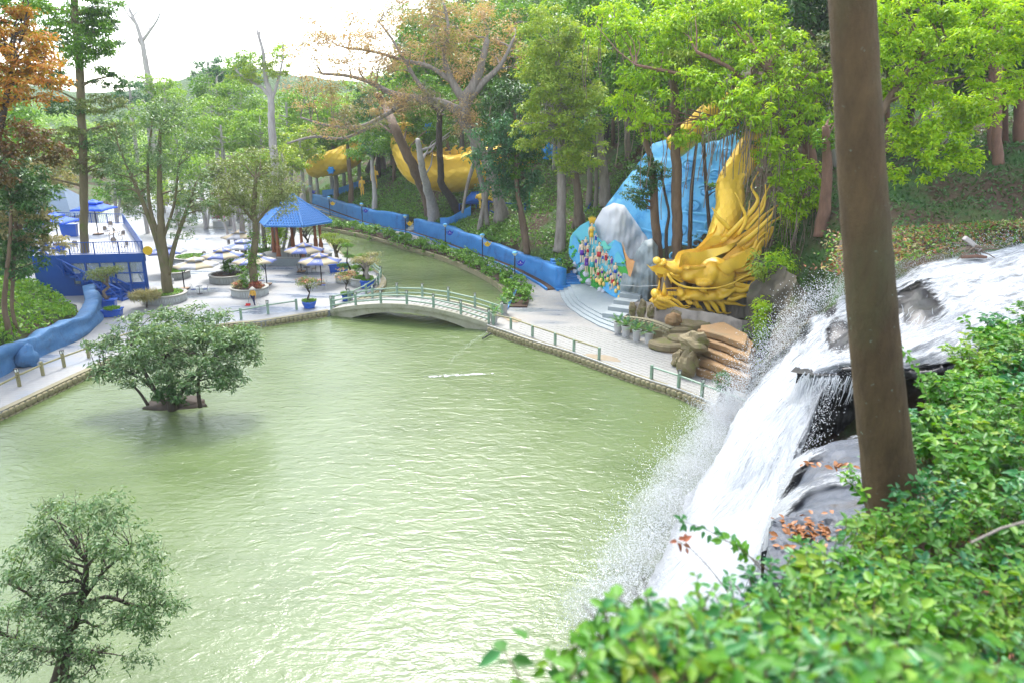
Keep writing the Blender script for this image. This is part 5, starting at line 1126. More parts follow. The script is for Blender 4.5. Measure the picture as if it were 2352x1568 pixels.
# ------------------------------------------------------------------ umbrellas
cream = plain('cream_canvas', (.42, .35, .235), .8, (.38, .32, .22), 1.5, .7); blue_c = plain('faded_blue_canvas', (.14, .175, .40), .8, (.165, .205, .42), 1.5, .7); grey_c = plain('grey_canvas', (.33, .34, .38), .8, (.40, .40, .42), 1.5, .7); royal = plain('royal_blue_canvas', (.015, .085, .60), .7, (.02, .11, .66), 1.5, .7)
base_w = plain('wooden_slat', (.46, .30, .18), .7)
def canopy(root, r, n, mats, rim, apex, a0=0.0, logos=(), top_r=.42, square=False):
    """n gores, each a part; a smaller vented cap above"""
    cz = lambda f: rim + (apex - rim) * (1 - f) ** .92
    def gore(k, r0, r1, z0, z1, name, m):
        a, b2 = a0 + 2 * math.pi * k / n, a0 + 2 * math.pi * (k + 1) / n; rows = []
        for i in range(5):
            f = i / 4; rr = r0 + (r1 - r0) * f; z = z0 + (z1 - z0) * f - .05 * math.sin(math.pi * f); r_ = []
            for j in range(5):
                g_ = j / 4; an = a + (b2 - a) * g_; ch = math.cos((b2 - a) / 2) / math.cos(an - (a + b2) / 2); r_.append((rr * ch * math.cos(an), rr * ch * math.sin(an), z + .05 * f * math.sin(math.pi * g_)))
            rows.append(r_)
        mb = MB().grid(rows); mb.grid([rows[-1], [(x, y, z - .13) for x, y, z in rows[-1]]]); return mb.build(name, m, root, smooth=True)
    for k in range(n):
        o = gore(k, .3, r, cz(.08), rim, 'canopy_panel', mats[k % len(mats)])
        if k in logos:
            a, b2 = a0 + 2 * math.pi * k / n, a0 + 2 * math.pi * (k + 1) / n; am = (a + b2) / 2; rr = r * .74; sl = math.atan2(apex - rim, r); c = Vector((rr * math.cos(am), rr * math.sin(am), rim + (apex - rim) * .26 + .07)); mb = MB()
            rad, tan = Vector((math.cos(am), math.sin(am), -math.tan(sl))).normalized(), Vector((-math.sin(am), math.cos(am), 0)); nz = rad.cross(tan); s_ = .30
            c = c + nz * .01
            for (rr0, a_0, a_1) in ((1.0, 0, 6.283), (.62, .6, 4.9), (.30, -.4, 3.9)):
                ring = [a_0 + (a_1 - a_0) * i / 16 for i in range(17)]; mb.grid([[c + (rad * math.sin(t_) * .8 + tan * math.cos(t_)) * s_ * (rr0 - .13 * (1 - w_)) + nz * .004 for t_ in ring] for w_ in (0, 1)])
            for i in range(5): mb.beam(c + rad * s_ * 1.15 + tan * (i - 2) * s_ * .3 - tan * .03, c + rad * s_ * 1.15 + tan * (i - 2) * s_ * .3 + tan * .03, .07, .006)
            mb.build('emblem', M['white'], o)
    for k in range(n): gore(k, .02, r * top_r, apex + .22, cz(top_r * .9) + .16, 'cap_panel', mats[(k + 1) % len(mats)])
    for k in range(n):
        a = a0 + 2 * math.pi * k / n; MB().tube([(.05, 0, 0), (.05, 0, 0)], .01, 3) if False else MB().tube([(.1 * math.cos(a), .1 * math.sin(a), rim - .12), (.5 * r * math.cos(a), .5 * r * math.sin(a), cz(.5) - .08), (r * .98 * math.cos(a), r * .98 * math.sin(a), rim - .03)], .022, 5).build('rib', M['black'], root)
def umbrella(u, Y, label, mats, offp=(0, 0), lg=(5, 7, 1), r=2.1, rim=2.4, apex=3.0, a0=.0, z=0.0, group='cream and blue cafe umbrellas', n=8):
    x = D(u, 600, Y).x; root = empty('umbrella', (x, Y, z), label, 'umbrella', group); canopy(root, r, n, mats, rim, apex, a0, lg)
    ox, oy = offp; MB().tube([(ox, oy, .1), (ox, oy, rim - .3 if ox else apex)], .055, 8).build('pole', M['black'], root)
    if ox: MB().tube([(ox, oy, rim - .9), (ox * .5, oy * .5, rim - .15), (0, 0, rim + .1)], .04, 6).build('arm', M['black'], root); MB().tube([(0, 0, rim - .2), (0, 0, apex + .1)], .04, 6).build('hub', M['black'], root)
    b_ = MB().box((ox, oy, .05), (.8, .8, .06)).build('base', M['black'], root)
    for j in range(4): bb = MB().box((ox - .3 + j * .2, oy, .11), (.17, .8, .05)).build('slat', base_w, root)
    return root
CB = [blue_c, cream]; CG = [grey_c, cream]; A0 = -math.pi / 2 - math.pi / 8
UM = [(513, 74.6, 'cream and blue cafe umbrella beside the round planter of dark red soil', CB, (0, 0)), (584, 71.6, 'cream and blue cafe umbrella behind the ivy-clad tree', CB, (1.05, -.1)), (448, 69.5, 'grey and cream cafe umbrella nearest the large mossy tree trunk', CG, (-1.4, .1)), (701, 77.6, 'cream and blue cafe umbrella right in front of the gazebo columns', CB, (-.5, 0)), (735, 71.6, 'cream and blue cafe umbrella behind the small bonsai tree in a round blue pot', CB, (0, 0)), (556, 86.5, 'grey and cream cafe umbrella farthest back, behind the cluster of pale trunks', CG, (0, 0)), (562, 79.8, 'grey and cream cafe umbrella half hidden by leaves, in front of the farthest one', [grey_c, blue_c], (.2, 0)), (383, 76.6, 'faded blue cafe umbrella beside the terrace building', [blue_c, blue_c, grey_c, blue_c], (0, .1))]
for u, Y, lb, mm_, of in UM: umbrella(u, Y, lb, mm_, of, a0=A0, lg=(0, 2, 6))

# ------------------------------------------------------------------ tables and chairs
def chair(u, v, rz, label, style='black', z=0.0, group='cafe chairs', cat='chair'):
    p = G(u, v, z); root = empty('chair', p, label, cat, group, rz); fm = {'black': M['black'], 'iron': M['white'], 'rattan': M['black']}[style]; sm = {'black': M['rattan'], 'iron': blue_c, 'rattan': M['rattan']}[style]
    MB().lathe([(.02, .43), (.22, .43), (.235, .455), (.22, .48), (.02, .485)], 14).build('seat', sm, root, smooth=True) if style != 'rattan' else MB().box((0, 0, .45), (.46, .46, .05)).build('seat', sm, root, bevel=.015)
    for x in (-.19, .19):
        for y in (-.19, .19): MB().tube([(x * .9, y * .9, .44), (x * 1.15, y * 1.2, 0)], .016, 5).build('leg', fm, root)
    mb = MB(); mb.tube([(-.21, .2, .44), (-.22, .25, .75), (-.13, .28, .93), (0, .29, .98), (.13, .28, .93), (.22, .25, .75), (.21, .2, .44)], .017, 6)
    if style == 'iron':
        for s_ in (-1, 1): mb.tube([(0, .21, .46), (s_ * .12, .24, .6), (s_ * .06, .27, .78), (0, .28, .7)], .010, 5)
    mb.build('back_frame', fm, root)
    if style != 'iron': mb = MB(); mb.grid([[(-.19 + .38 * j / 4, .22 + .06 * i / 3 + .03 * math.cos((j - 2) * .6), .52 + .4 * i / 3) for j in range(5)] for i in range(4)]); mb.grid([[(-.19 + .38 * j / 4, .235 + .06 * i / 3 + .03 * math.cos((j - 2) * .6), .52 + .4 * i / 3) for j in range(5)] for i in range(4)]); mb.build('backrest', sm, root, smooth=True)
    if style == 'rattan':
        for s_ in (-1, 1): MB().tube([(s_ * .23, .22, .66), (s_ * .25, -.1, .66), (s_ * .23, -.2, .45)], .016, 5).build('armrest', fm, root)
    return root
def table(u, v, label, z=0.0, mat='black', r=.36, group='cafe tables'):
    p = G(u, v, z); root = empty('table', p, label, 'table', group)
    MB().lathe([(.01, .72), (r, .72), (r, .75), (.01, .75)], 18).build('tabletop', M[mat], root); MB().tube([(0, 0, .04), (0, 0, .72)], .035, 8).build('pedestal', M['black'], root); MB().lathe([(.26, 0), (.24, .03), (.05, .06)], 10).build('base', M['black'], root)
ZP = lambda x, y: ((550 + x / 2.6133) / 1.63265, (700 + y / 2.6133) / 1.63265)
for x, y, rz, lb, s_ in ((465, 1055, 1.4, 'white iron chair left of the lone small table, blue seat', 'iron'), (580, 1050, -1.3, 'white iron chair right of the lone small table, blue seat', 'iron'), (725, 925, 2.4, 'black chair with tan seat left of the table under the umbrella by the red-soil planter', 'black'), (840, 915, -1.2, 'black chair right of the table under the umbrella by the red-soil planter', 'black'), (575, 720, .6, 'black chair half hidden behind the red-soil planter', 'black'), (1505, 850, 1.9, 'black chair by the umbrella base in front of the gazebo plinth', 'black'), (1640, 845, -1.3, 'black chair right of the table in front of the gazebo plinth', 'black'), (1130, 965, -2.2, 'white iron chair with blue seat right behind the ivy tree planter', 'iron'), (1740, 1010, -1.5, 'pale iron chair right of the bonsai in the round blue pot', 'iron')): chair(*ZP(x, y), rz, lb, s_)
table(*ZP(522, 1052), 'small pale cafe table between the two white iron chairs', mat='white', r=.3); table(*ZP(785, 930), 'black cafe table under the umbrella by the red-soil planter'); table(*ZP(1575, 860), 'black cafe table in front of the gazebo plinth')
for x, y, rz, lb in ((1405, 690, .4, 'rattan armchair inside the gazebo, left of the umbrella pole'), (1455, 690, -.3, 'rattan armchair inside the gazebo, middle of three'), (1540, 690, .2, 'rattan armchair inside the gazebo, beside the front column'), (1610, 690, -.6, 'rattan armchair inside the gazebo, at its right side')): chair(*ZP(x, y), rz, lb, 'rattan', .9, 'gazebo armchairs')

# ------------------------------------------------------------------ round planters and pots
strm_ = plain('planter_relief', (.50, .52, .50), .7, (.40, .42, .41), 3, .8)
def planter(x, y, label, r=1.75, h=.75, soil='herb', group='round white planters'):
    root = empty('planter', (x, y, 0), label, 'planter', group)
    MB().lathe([(r - .06, 0), (r - .02, h - .1), (r + .07, h - .1), (r + .09, h), (r - .22, h), (r - .24, h - .18)], 40, close=False).build('rim_wall', plain('planter_concrete', (.40, .39, .34), .75, (.30, .30, .26), 2, .8), root)
    rg = random.Random(int(x * 10)); n = int(2 * math.pi * r / .13); me = None
    for k in range(n):
        a = 2 * math.pi * k / n
        if math.sin(a) > .35: continue
        c = Vector(((r - .02) * math.cos(a), (r - .02) * math.sin(a), (h - .1) / 2)); w_ = .035 * rg.uniform(.8, 1.5); t_ = Vector((-math.sin(a), math.cos(a), 0))
        MB().tube([c + Vector((0, 0, -.30)) + t_ * .03, c + t_ * rg.uniform(-.04, .04), c + Vector((0, 0, .28)) - t_ * .02], [w_, w_ * 1.25, w_ * .8], 5, flat=1).build('relief_strip', strm_, root)
    MB().lathe([(.01, h - .05), (r * .5, h - .02), (r - .2, h - .12)], 24, close=False).build('soil', M['soil'], root, smooth=True)
    n = 900; rr = (r - .3) * np.sqrt(RNG.random(n)); aa = RNG.random(n) * 6.28
    C = np.stack([rr * np.cos(aa), rr * np.sin(aa), np.full(n, h + .03)], 1); N = RNG.normal(size=(n, 3)) * .5 + np.array([0, 0, 1]); T = RNG.normal(size=(n, 3))
    if soil: o = quads('grass', leaf_verts(C, N, T, .22 * (.6 + .6 * RNG.random(n)), .09), LM[soil], root); tag(o, kind='stuff')
    return root
PL = {}
for key, u, v, r, lb, so in (('A', 375, 694, 1.8, 'round white planter with grass round the large mossy tree', 'grass'), ('B', 520, 648, 1.75, 'round white planter of dark red soil and bushy green leaves', None), ('C', 570.5, 679, 1.65, 'round white planter of red bromeliads round the ivy-clad tree', None), ('D', 402, 640, 1.35, 'round white planter with bright grass just behind the large mossy tree', 'grass'), ('E', 437, 606, 2.0, 'round white planter under the faded blue umbrella, half hidden', 'herb'), ('F', 610, 592, 2.0, 'round white planter of thin pale trunks behind the umbrellas', 'herb'), ('I', 833, 656, 1.25, 'round white planter with a layered pine at the canal corner', 'grass'), ('J', 800, 648, 1.3, 'round white planter with a topiary pine behind the layered pine', 'grass')):
    p = G(u, v, 0); p.y += r * .3; PL[key] = planter(p.x, p.y, lb, r, soil=so); PL[key + 'p'] = p
def crownobj(root, name, mat, clumps, L, W, cover, seed=0, **kw):
    rng = np.random.default_rng(seed); V = foliage(np.array(clumps, float), L, W, cover, rng, **kw); return quads(name, V, mat, root)
def rand_clumps(c, r, n, rc, seed, shell=.5):
    rng = np.random.default_rng(seed); d = sphere_dirs(n, rng); f = shell + (1 - shell) * rng.random(n) ** .5
    return [(c[0] + d[i, 0] * r[0] * f[i], c[1] + d[i, 1] * r[1] * f[i], c[2] + d[i, 2] * r[2] * f[i], rc * (.75 + .5 * rng.random())) for i in range(n)]
# plants in planters B and C
o = empty('shrub', (PL['Bp'].x + .5, PL['Bp'].y + .3, .7), 'bushy green plant in the dark red soil of the round planter', 'shrub'); crownobj(o, 'foliage', LM['hedge'], rand_clumps((0, 0, .7), (1.0, .8, .7), 14, .42, 3), .3, .1, 1.3, 3, droop=.8)
for s_, key, lb in ((1, 'C', 'spiky red and green bromeliads in the ivy tree planter, left clump'), (-1, 'C', 'spiky pink bromeliads in the ivy tree planter, right clump')):
    p = PL[key + 'p']; o = empty('bromeliad', (p.x - s_ * .85, p.y - .5, .68), lb, 'plant'); crownobj(o, 'leaves', LM['redleaf'] if s_ < 0 else LM['tan'], rand_clumps((0, 0, .25), (.55, .6, .25), 10, .34, 5 + s_), .42, .07, 1.3, 5, droop=-.3, up=.2); crownobj(o, 'flowers', LM['coral'], rand_clumps((0, 0, .4), (.5, .5, .2), 5, .2, 9), .25, .06, .8, 5, droop=-.4)
p = PL['Cp']; o = empty('shrub', (p.x - .25, p.y - .55, .65), 'upright leafy green shrub at the foot of the ivy-clad tree', 'shrub'); crownobj(o, 'foliage', LM['hedge'], rand_clumps((0, 0, 1.0), (.45, .4, .9), 12, .3, 6), .34, .1, 1.2, 6, droop=-.5)
def squarepot(p, s_, h, label, rz=.1, lip=True, cat='plant pot', name='pot'):
    root = empty(name, p, label, cat, None, rz); MB().box((0, 0, h / 2), (s_[0] * .86, s_[1] * .86, h), taper=1.12).build('body', M['pot'], root, bevel=.02)
    if lip: MB().box((0, 0, h - .03), (s_[0] * 1.05, s_[1] * 1.05, .1)).build('lip', M['pot'], root, bevel=.02)
    for x in (-1, 1):
        for y in (-1, 1): MB().box((x * s_[0] * .34, y * s_[1] * .34, -.01), (.14, .14, .1)).build('foot', M['pot'], root)
    return root
def roundpot(p, r, h, label, mat='pot'):
    root = empty('pot', p, label, 'plant pot'); MB().lathe([(r * .72, 0), (r * .78, .06), (r * .74, .1), (r * .95, h * .6), (r, h), (r * .9, h), (r * .86, h - .1)], 22, close=False).build('body', M[mat], root, smooth=True); MB().lathe([(.01, h - .08), (r * .88, h - .1)], 16).build('soil', M['soil'], root); return root
def bonsai(p, h, spread, mat, label, trunk, seed, L=.16, W=.06, cover=.8, droop=.5, flat=.5, flower=None, bk='brown', tr=.08, cat='bonsai'):
    rng = random.Random(seed); root = empty('bonsai_tree', p, label, cat); mb = MB(); pts = [Vector((0, 0, 0))]; 
    for k in range(1, 6): pts.append(Vector((trunk * math.sin(k * 1.7 + seed), trunk * .6 * math.cos(k * 2.1), h * .62 * k / 5)))
    mb.tube(pts, [tr * (1.35 - .15 * k) for k in range(6)], 8); cl = []
    for k in range(11):
        a = k * 2.4 + seed; e = Vector((spread * (.35 + .6 * rng.random()) * math.cos(a), spread * (.35 + .6 * rng.random()) * math.sin(a), h * (.68 + .28 * rng.random()))); s_ = pts[3 + k % 3]; mb.tube([s_, (s_ + e) / 2 + Vector((0, 0, .12)), e], [tr * .5, tr * .35, tr * .15], 5); cl.append((*e, spread * .42))
    mb.build('trunk', BK[bk], root, smooth=True); crownobj(root, 'crown', LM[mat], cl, L, W, cover, seed, droop=droop, flat=flat)
    if flower: crownobj(root, 'flowers', LM[flower], [(c[0], c[1], c[2] + .1, c[3]) for c in cl[::2]], L * .9, W * 1.3, cover * .35, seed + 1, droop=droop, flat=flat)
    return root
def tuft(p, r, mat, label, h=.25, n=500, L=.3, W=.05, cat='grass tuft'):
    rng = np.random.default_rng(int(abs(p.x) * 10)); rr = r * np.sqrt(rng.random(n)); aa = rng.random(n) * 6.28; C = np.stack([rr * np.cos(aa), rr * np.sin(aa), h * rng.random(n) * .5], 1); T = np.stack([np.cos(aa) * .6, np.sin(aa) * .6, np.ones(n) * .9], 1) + rng.normal(size=(n, 3)) * .3
    o = quads('grass_tuft', leaf_verts(C, rng.normal(size=(n, 3)), T, L, W), LM[mat]); o.location = p; return tag(o, label, cat)
p = G(711, 707); roundpot(p, .62, .62, 'round blue glazed pot by the plaza railing'); bonsai(p + Vector((0, 0, .55)), 2.05, 1.05, 'olive', 'umbrella shaped bonsai with orange tips in the round blue pot', .10, 3, .2, .06, .7, .9, .5, 'coral', 'dark', .07); tuft(p + Vector((0, 0, .58)), .62, 'hedge', 'green grass round the bonsai foot in the round blue pot')
p = G(799, 690); squarepot(p, (.95, .95), .62, 'small square blue pot behind the bridge railing'); bonsai(p + Vector((0, 0, .55)), 2.2, .95, 'tan', 'slender bonsai with coral pink flowers in the small square blue pot', .14, 7, .2, .07, .6, .6, .5, 'coral', 'dark', .06); tuft(p + Vector((0, 0, .6)), .6, 'hedge', 'green grass spilling over the small square blue pot')
p = G(845, 660); squarepot(p, (1.35, 1.3), .72, 'large square blue pot near the canal corner'); bonsai(p + Vector((0, 0, .7)), 2.6, 1.35, 'tan', 'gnarled pale trunked tree with a wispy tan crown in the large square blue pot', .10, 1, .24, .05, .65, .8, .5, None, 'grey', .2); tuft(p + Vector((0, 0, .72)), .6, 'grass', 'grass in the large square blue pot')
p = G(778, 624); squarepot(p, (2.1, 1.0), .85, 'long blue trough beside the gazebo umbrellas', .3); p2 = G(774, 612); bonsai(p2, 3.6, 1.4, 'yellowgreen', 'flat topped pruned tree by the canal, right of the gazebo', .06, 4, .26, .07, .8, .7, .35, None, 'moss', .22)
bonsai(G(675, 600, .0) + Vector((.3, 4.6, 0)), 4.0, 1.8, 'olive', 'dark forked bonsai tree standing behind the gazebo', .2, 9, .26, .07, .35, .6, .5, None, 'dark', .16)
for key, lb, hts in (('I', 'layered pine with flat green pads at the canal corner', (.7, 1.15, 1.6, 2.1)), ('J', 'topiary pine of rounded green pads behind the layered pine', (.6, 1.0, 1.9, 2.9))):
    p = PL[key + 'p']; o = empty('pine_tree', (p.x, p.y, .65), lb, 'pine'); mb = MB(); mb.tube([(0, 0, 0), (.2, 0, .6), (-.1, 0, 1.3), (.1, 0, hts[-1])], [.12, .1, .08, .04], 7); mb.build('trunk', BK['dark'], o); cl = []
    for k, h in enumerate(hts):
        a = k * 2.3 + 1; rr = .75 - .15 * k
        for j in range(5): cl.append((rr * math.cos(a) * .8 + .35 * math.cos(j * 1.26), rr * math.sin(a) * .8 + .35 * math.sin(j * 1.26), h, .34))
        cl.append((rr * math.cos(a + 3) * .9, rr * math.sin(a + 3) * .9, h + .2, .4))
    crownobj(o, 'crown', LM['mid'], cl, .13, .035, 1.4, 4, droop=-.2, flat=.45)
ZT = lambda x, y: (x / 2.6133 / 1.63265, (600 + y / 2.6133) / 1.63265)
p = G(*ZT(1068, 1450)); squarepot(p, (1.35, .9), .75, 'blue rectangular pot at the foot of the blue staircase', .2); bonsai(p + Vector((0, 0, .7)), 3.0, 1.5, 'olive', 'bent bonsai with a flat spreading crown in the pot by the blue staircase', .28, 2, .24, .07, .8, .6, .35, None, 'root', .13)
p = G(*ZT(1110, 1530)); squarepot(p, (1.5, 1.0), .62, 'low blue pot of grass in front of the staircase pot', .2); tuft(p + Vector((0, 0, .62)), .62, 'grass', 'bright grass in the low blue pot by the staircase')
p = G(337, 707); tuft(p + Vector((0, 0, .9)), 1.3, 'tan', 'wispy dry orange grass clump behind the island bush', .9, 900, .8, .05); 
mb = MB(); o = empty('dry_bush', G(337, 707), 'dry tan bush standing behind the island bush on the plaza', 'shrub'); MB().tube([(0, 0, 0), (.1, 0, .5), (0, 0, 1)], [.08, .06, .04], 6).build('stem', BK['dark'], o); crownobj(o, 'foliage', LM['tan'], rand_clumps((0, 0, 1.1), (1.3, .9, .35), 14, .4, 8), .3, .06, .7, 8)
roundpot(G(393, 651), .3, .45, 'small white pot beside the mossy tree planter', 'white')
# cycads in white pots
def cycad(p, label, s_=1.0):
    root = empty('cycad', p, label, 'potted plant', 'cycads in white pots'); MB().lathe([(.24, 0), (.34, .78), (.37, .8), (.37, .86), (.30, .86), (.29, .8)], 18, close=False).build('pot', M['white'], root, smooth=True); MB().lathe([(.01, .8), (.3, .78)], 12).build('soil', M['soil'], root)
    for k in range(15):
        a = k * 2.4 + p.x; el = .35 + .9 * ((k * 7) % 15) / 15; L = .95 * s_; d = Vector((math.cos(a) * math.cos(el), math.sin(a) * math.cos(el), math.sin(el))); n = 13; V = []
        pts = [Vector((0, 0, .85)) + d * L * t_ + Vector((0, 0, -.45 * L * t_ * t_ * math.cos(el))) for t_ in [i / n for i in range(n + 1)]]; C, N, T, LL = [], [], [], []
        for i in range(1, n + 1):
            t_ = (pts[i] - pts[i - 1]).normalized(); sd_ = t_.cross(Vector((0, 0, 1))).normalized(); wl = .22 * math.sin(math.pi * (.12 + .8 * i / n)) * s_
            for s2 in (-1, 1):
                dd = (sd_ * s2 + t_ * .7 + Vector((0, 0, .15))).normalized(); C.append(pts[i] + dd * wl * .5); N.append(sd_.cross(t_) * (1 if s2 > 0 else 1)); T.append(dd); LL.append(wl)
        V = leaf_verts(np.array([tuple(c) for c in C]), np.array([tuple(c) for c in N]) + 1e-6, np.array([tuple(c) for c in T]), np.array(LL), .045, 0); quads('frond', V, LM['teal'] if k % 3 else LM['mid'], root)
    return root
for u, v, lb in ((1419, 764, 'cycad in a white pot, first from the curved steps'), (1437, 773, 'cycad in a white pot, second from the curved steps'), (1462, 782, 'cycad in a white pot, third from the curved steps'), (1490, 788, 'cycad in a white pot, last of the four, next to the stepped basin'), (1158, 720, 'cycad in a white pot at the canal end of the bridge, by the kerb'), (1135, 742, 'cycad in a white pot at the pond corner of the bridge railing')): cycad(G(u, v), lb)
# stump with fern by the fall
p = G(1668, 920); o = empty('stump', p, 'dark mossy stump with a fern sprouting from it near the waterfall', 'stump'); MB().lathe([(.55, 0), (.42, .4), (.38, .8), (.30, .85), (.02, .7)], 12).build('wood', BK['dark'], o); crownobj(o, 'fern', LM['teal'], rand_clumps((-.35, 0, 1.2), (.5, .4, .5), 14, .26, 4), .28, .05, .9, 3, droop=.4)

# ------------------------------------------------------------------ street lamps with teapot signs
def teapot(parent, mat, txt):
    root = MB(); body_ = [(-.26, .26), (-.16, .36), (-.05, .45), (0, .50), (.05, .45), (.17, .34), (.26, .22), (.33, .30), (.40, .40), (.50, .44), (.43, .33), (.37, .16), (.28, .02), (.12, -.12), (-.12, -.12), (-.25, -.02), (-.30, .10)]
    mb = MB(); n = len(body_); f_ = [(x, -.02, z) for x, z in body_] + [(x, .02, z) for x, z in body_]; mb.add(f_, [tuple(range(n)), tuple(range(2 * n - 1, n - 1, -1))] + [(i, n + i, n + (i + 1) % n, (i + 1) % n) for i in range(n)])
    mb.tube([(-.22, 0, .02), (-.38, 0, .14), (-.42, 0, .28), (-.36, 0, .36), (-.26, 0, .30)], .03, 6); o = mb.build('teapot_sign', mat, parent)
    mb = MB(); 
    for a in range(12): mb.add([(.055 * math.cos(a * .5236), -.026, .24 + .055 * math.sin(a * .5236)), (.055 * math.cos(a * .5236 + .5236), -.026, .24 + .055 * math.sin(a * .5236 + .5236)), (0, -.026, .24)], [(0, 1, 2)])
    ink = M['straw'] if mat is M['signblue'] else M['wood']; mb.build('emblem', ink, o)
    cu = bpy.data.curves.new('lettering', 'FONT'); cu.body = 'DOIDEP'; cu.size = .13; cu.align_x = 'CENTER'; cu.extrude = .002; tmp = bpy.data.objects.new('lettering', cu); COL.objects.link(tmp); dgp = bpy.context.evaluated_depsgraph_get(); me = bpy.data.meshes.new_from_object(tmp.evaluated_get(dgp)); bpy.data.objects.remove(tmp)
    me.materials.clear(); me.materials.append(M['white'] if mat is M['signblue'] else M['wood']); t_ = link('lettering', me, o); t_.location = (0, -.026, .07); t_.rotation_euler = (math.pi / 2, 0, 0); return o
LAMPS = [(245, 662, 0, 'street lamp with a blue teapot sign, farthest along the path'), (395, 767, 1, 'street lamp with a yellow teapot sign, right beside the gazebo roof'), (650, 832, 0, 'street lamp with a blue teapot sign, between the two far yellow signs'), (990, 947, 1, 'street lamp with a yellow teapot sign at the short pale stair'), (1301, 1030, 0, 'street lamp with a blue teapot sign past the short pale stair'), (1590, 1130, 1, 'street lamp with a yellow teapot sign, nearest of the yellow ones'), (1842, 1300, 0, 'street lamp with a blue teapot sign at the bend of the blue kerb')]
for x, y, kind, lb in LAMPS:
    p = G(*Z3(x, y)); root = empty('street_lamp', p, lb, 'street lamp', 'lamps along the canal path')
    MB().lathe([(.13, 0), (.11, .35), (.06, .5), (.05, 1.5), (.055, 1.9), (.075, 2.0), (.07, 2.75), (.045, 2.8), (.06, 2.95)], 12).build('pole', M['black'], root, smooth=True)
    hd_ = MB().lathe([(.09, 2.95), (.30, 3.22), (.30, 3.24), (.02, 3.24)], 16).build('lamp_shade', M['glass'], root); MB().lathe([(.31, 3.245), (.20, 3.36), (.02, 3.40)], 16).build('lamp_cap', M['sky'], hd_, smooth=True)
    MB().tube([(-.45, 0, 2.62), (.62, 0, 2.62)], .014, 5).build('crossbar', M['black'], root); t_ = teapot(root, M['yellow'] if kind else M['signblue'], 0); t_.location = (.55, 0, 2.08)

# ------------------------------------------------------------------ hedge on the canal bank
hl = smooth_line([((p.x + q[0]) / 2, (p.y + q[1]) / 2) for p, q in zip(HED, [PATH_IN[min(int(i * .95), 9)] for i in range(10)])], 1.1, 2)
HL = smooth_line([(p.x, p.y) for p in HED], 1.0, 2); nn = normals2(HL); rng_ = random.Random(4); hd = None
bed = strip('planting_bed', smooth_line([(p.x, p.y) for p in HED], .5, 2), -.3, .12, .3, 2.0, M['soil'], 1); tag(bed, kind='structure')
k = 0; seg = []
for i, (p, n) in enumerate(zip(HL, nn)):
    f = i / len(HL); w_ = 1.7 - .9 * f; seg.append((p, n, w_))
NUMS = ['first', 'second', 'third', 'fourth', 'fifth', 'sixth', 'seventh', 'eighth', 'ninth', 'tenth', 'eleventh', 'twelfth', 'thirteenth', 'fourteenth', 'fifteenth', 'sixteenth', 'seventeenth', 'eighteenth', 'nineteenth', 'twentieth', 'twenty-first', 'twenty-second', 'twenty-third', 'twenty-fourth', 'twenty-fifth', 'twenty-sixth', 'twenty-seventh', 'twenty-eighth', 'twenty-ninth', 'thirtieth', 'last', 'last', 'last']
def leafy(root, cl, seed): crownobj(root, 'foliage', LM['hedge'], cl, .34, .20, 1.1, seed, droop=.1)
for i in range(0, len(seg), 2):
    p, n, w_ = seg[i]; sg = -1 if n.x < 0 else 1; pp = p + n * (1.0) + Vector((0, 0, .1)); o = empty('hedge_plant', pp, f'low broad-leaved bush in the canal wall hedge, {NUMS[i // 2]} from the far end', 'bush', 'hedge bushes along the canal path'); cl = []
    for _ in range(13): cl.append((rng_.uniform(-1.2, 1.2), rng_.uniform(-.9, .9), rng_.uniform(.15, .95), .42))
    for _ in range(2): cl.append((-n.x * .9 + rng_.uniform(-.6, .6), -n.y * .9 + rng_.uniform(-.4, .4), rng_.uniform(-.4, 0), .3))
    leafy(o, cl, i)

# ------------------------------------------------------------------ person with a conical hat
p = G(584, 703); pr = empty('person', p, 'person in a yellow jacket, dark trousers and pale conical hat walking on the plaza', 'person', None, -.35)
def skinmesh(name, verts, edges, rad, mat, parent, sub=2):
    me = bpy.data.meshes.new(name); me.from_pydata(verts, edges, []); o = link(name, me, parent); me.materials.append(mat)
    sk = o.modifiers.new('Skin', 'SKIN'); sk.use_smooth_shade = True
    for d_, r in zip(me.skin_vertices[0].data, rad): d_.radius = (r, r) if not hasattr(r, '__len__') else r
    me.skin_vertices[0].data[0].use_root = True; ss = o.modifiers.new('Subdivision', 'SUBSURF'); ss.levels = sub; ss.render_levels = sub
    bpy.context.view_layer.update(); dgp = bpy.context.evaluated_depsgraph_get(); m2 = bpy.data.meshes.new_from_object(o.evaluated_get(dgp)); o.modifiers.clear(); o.data = m2; m2.name = name; bpy.data.meshes.remove(me); return o
BV = [(0, 0, .88), (0, 0, 1.05), (0, 0, 1.25), (0, 0, 1.36), (0, -.01, 1.43), (0, -.02, 1.52), (.10, 0, .84), (.11, -.12, .46), (.10, -.02, .06), (.11, -.14, .03), (-.10, 0, .84), (-.13, .14, .46), (-.14, .24, .12), (-.14, .13, .06), (.20, 0, 1.32), (.25, .02, 1.05), (.24, -.06, .80), (.235, -.09, .70), (-.20, 0, 1.32), (-.27, -.05, 1.06), (-.26, -.22, .88), (-.26, -.30, .84)]
BE = [(0, 1), (1, 2), (2, 3), (3, 4), (4, 5), (0, 6), (6, 7), (7, 8), (8, 9), (0, 10), (10, 11), (11, 12), (12, 13), (3, 14), (14, 15), (15, 16), (16, 17), (3, 18), (18, 19), (19, 20), (20, 21)]
BR_ = [.13, .12, .14, .10, .05, .095, .085, .055, .035, .035, .085, .055, .035, .035, .06, .045, .032, .03, .06, .045, .032, .03]
skinmesh('body', BV, BE, BR_, M['skin'], pr)
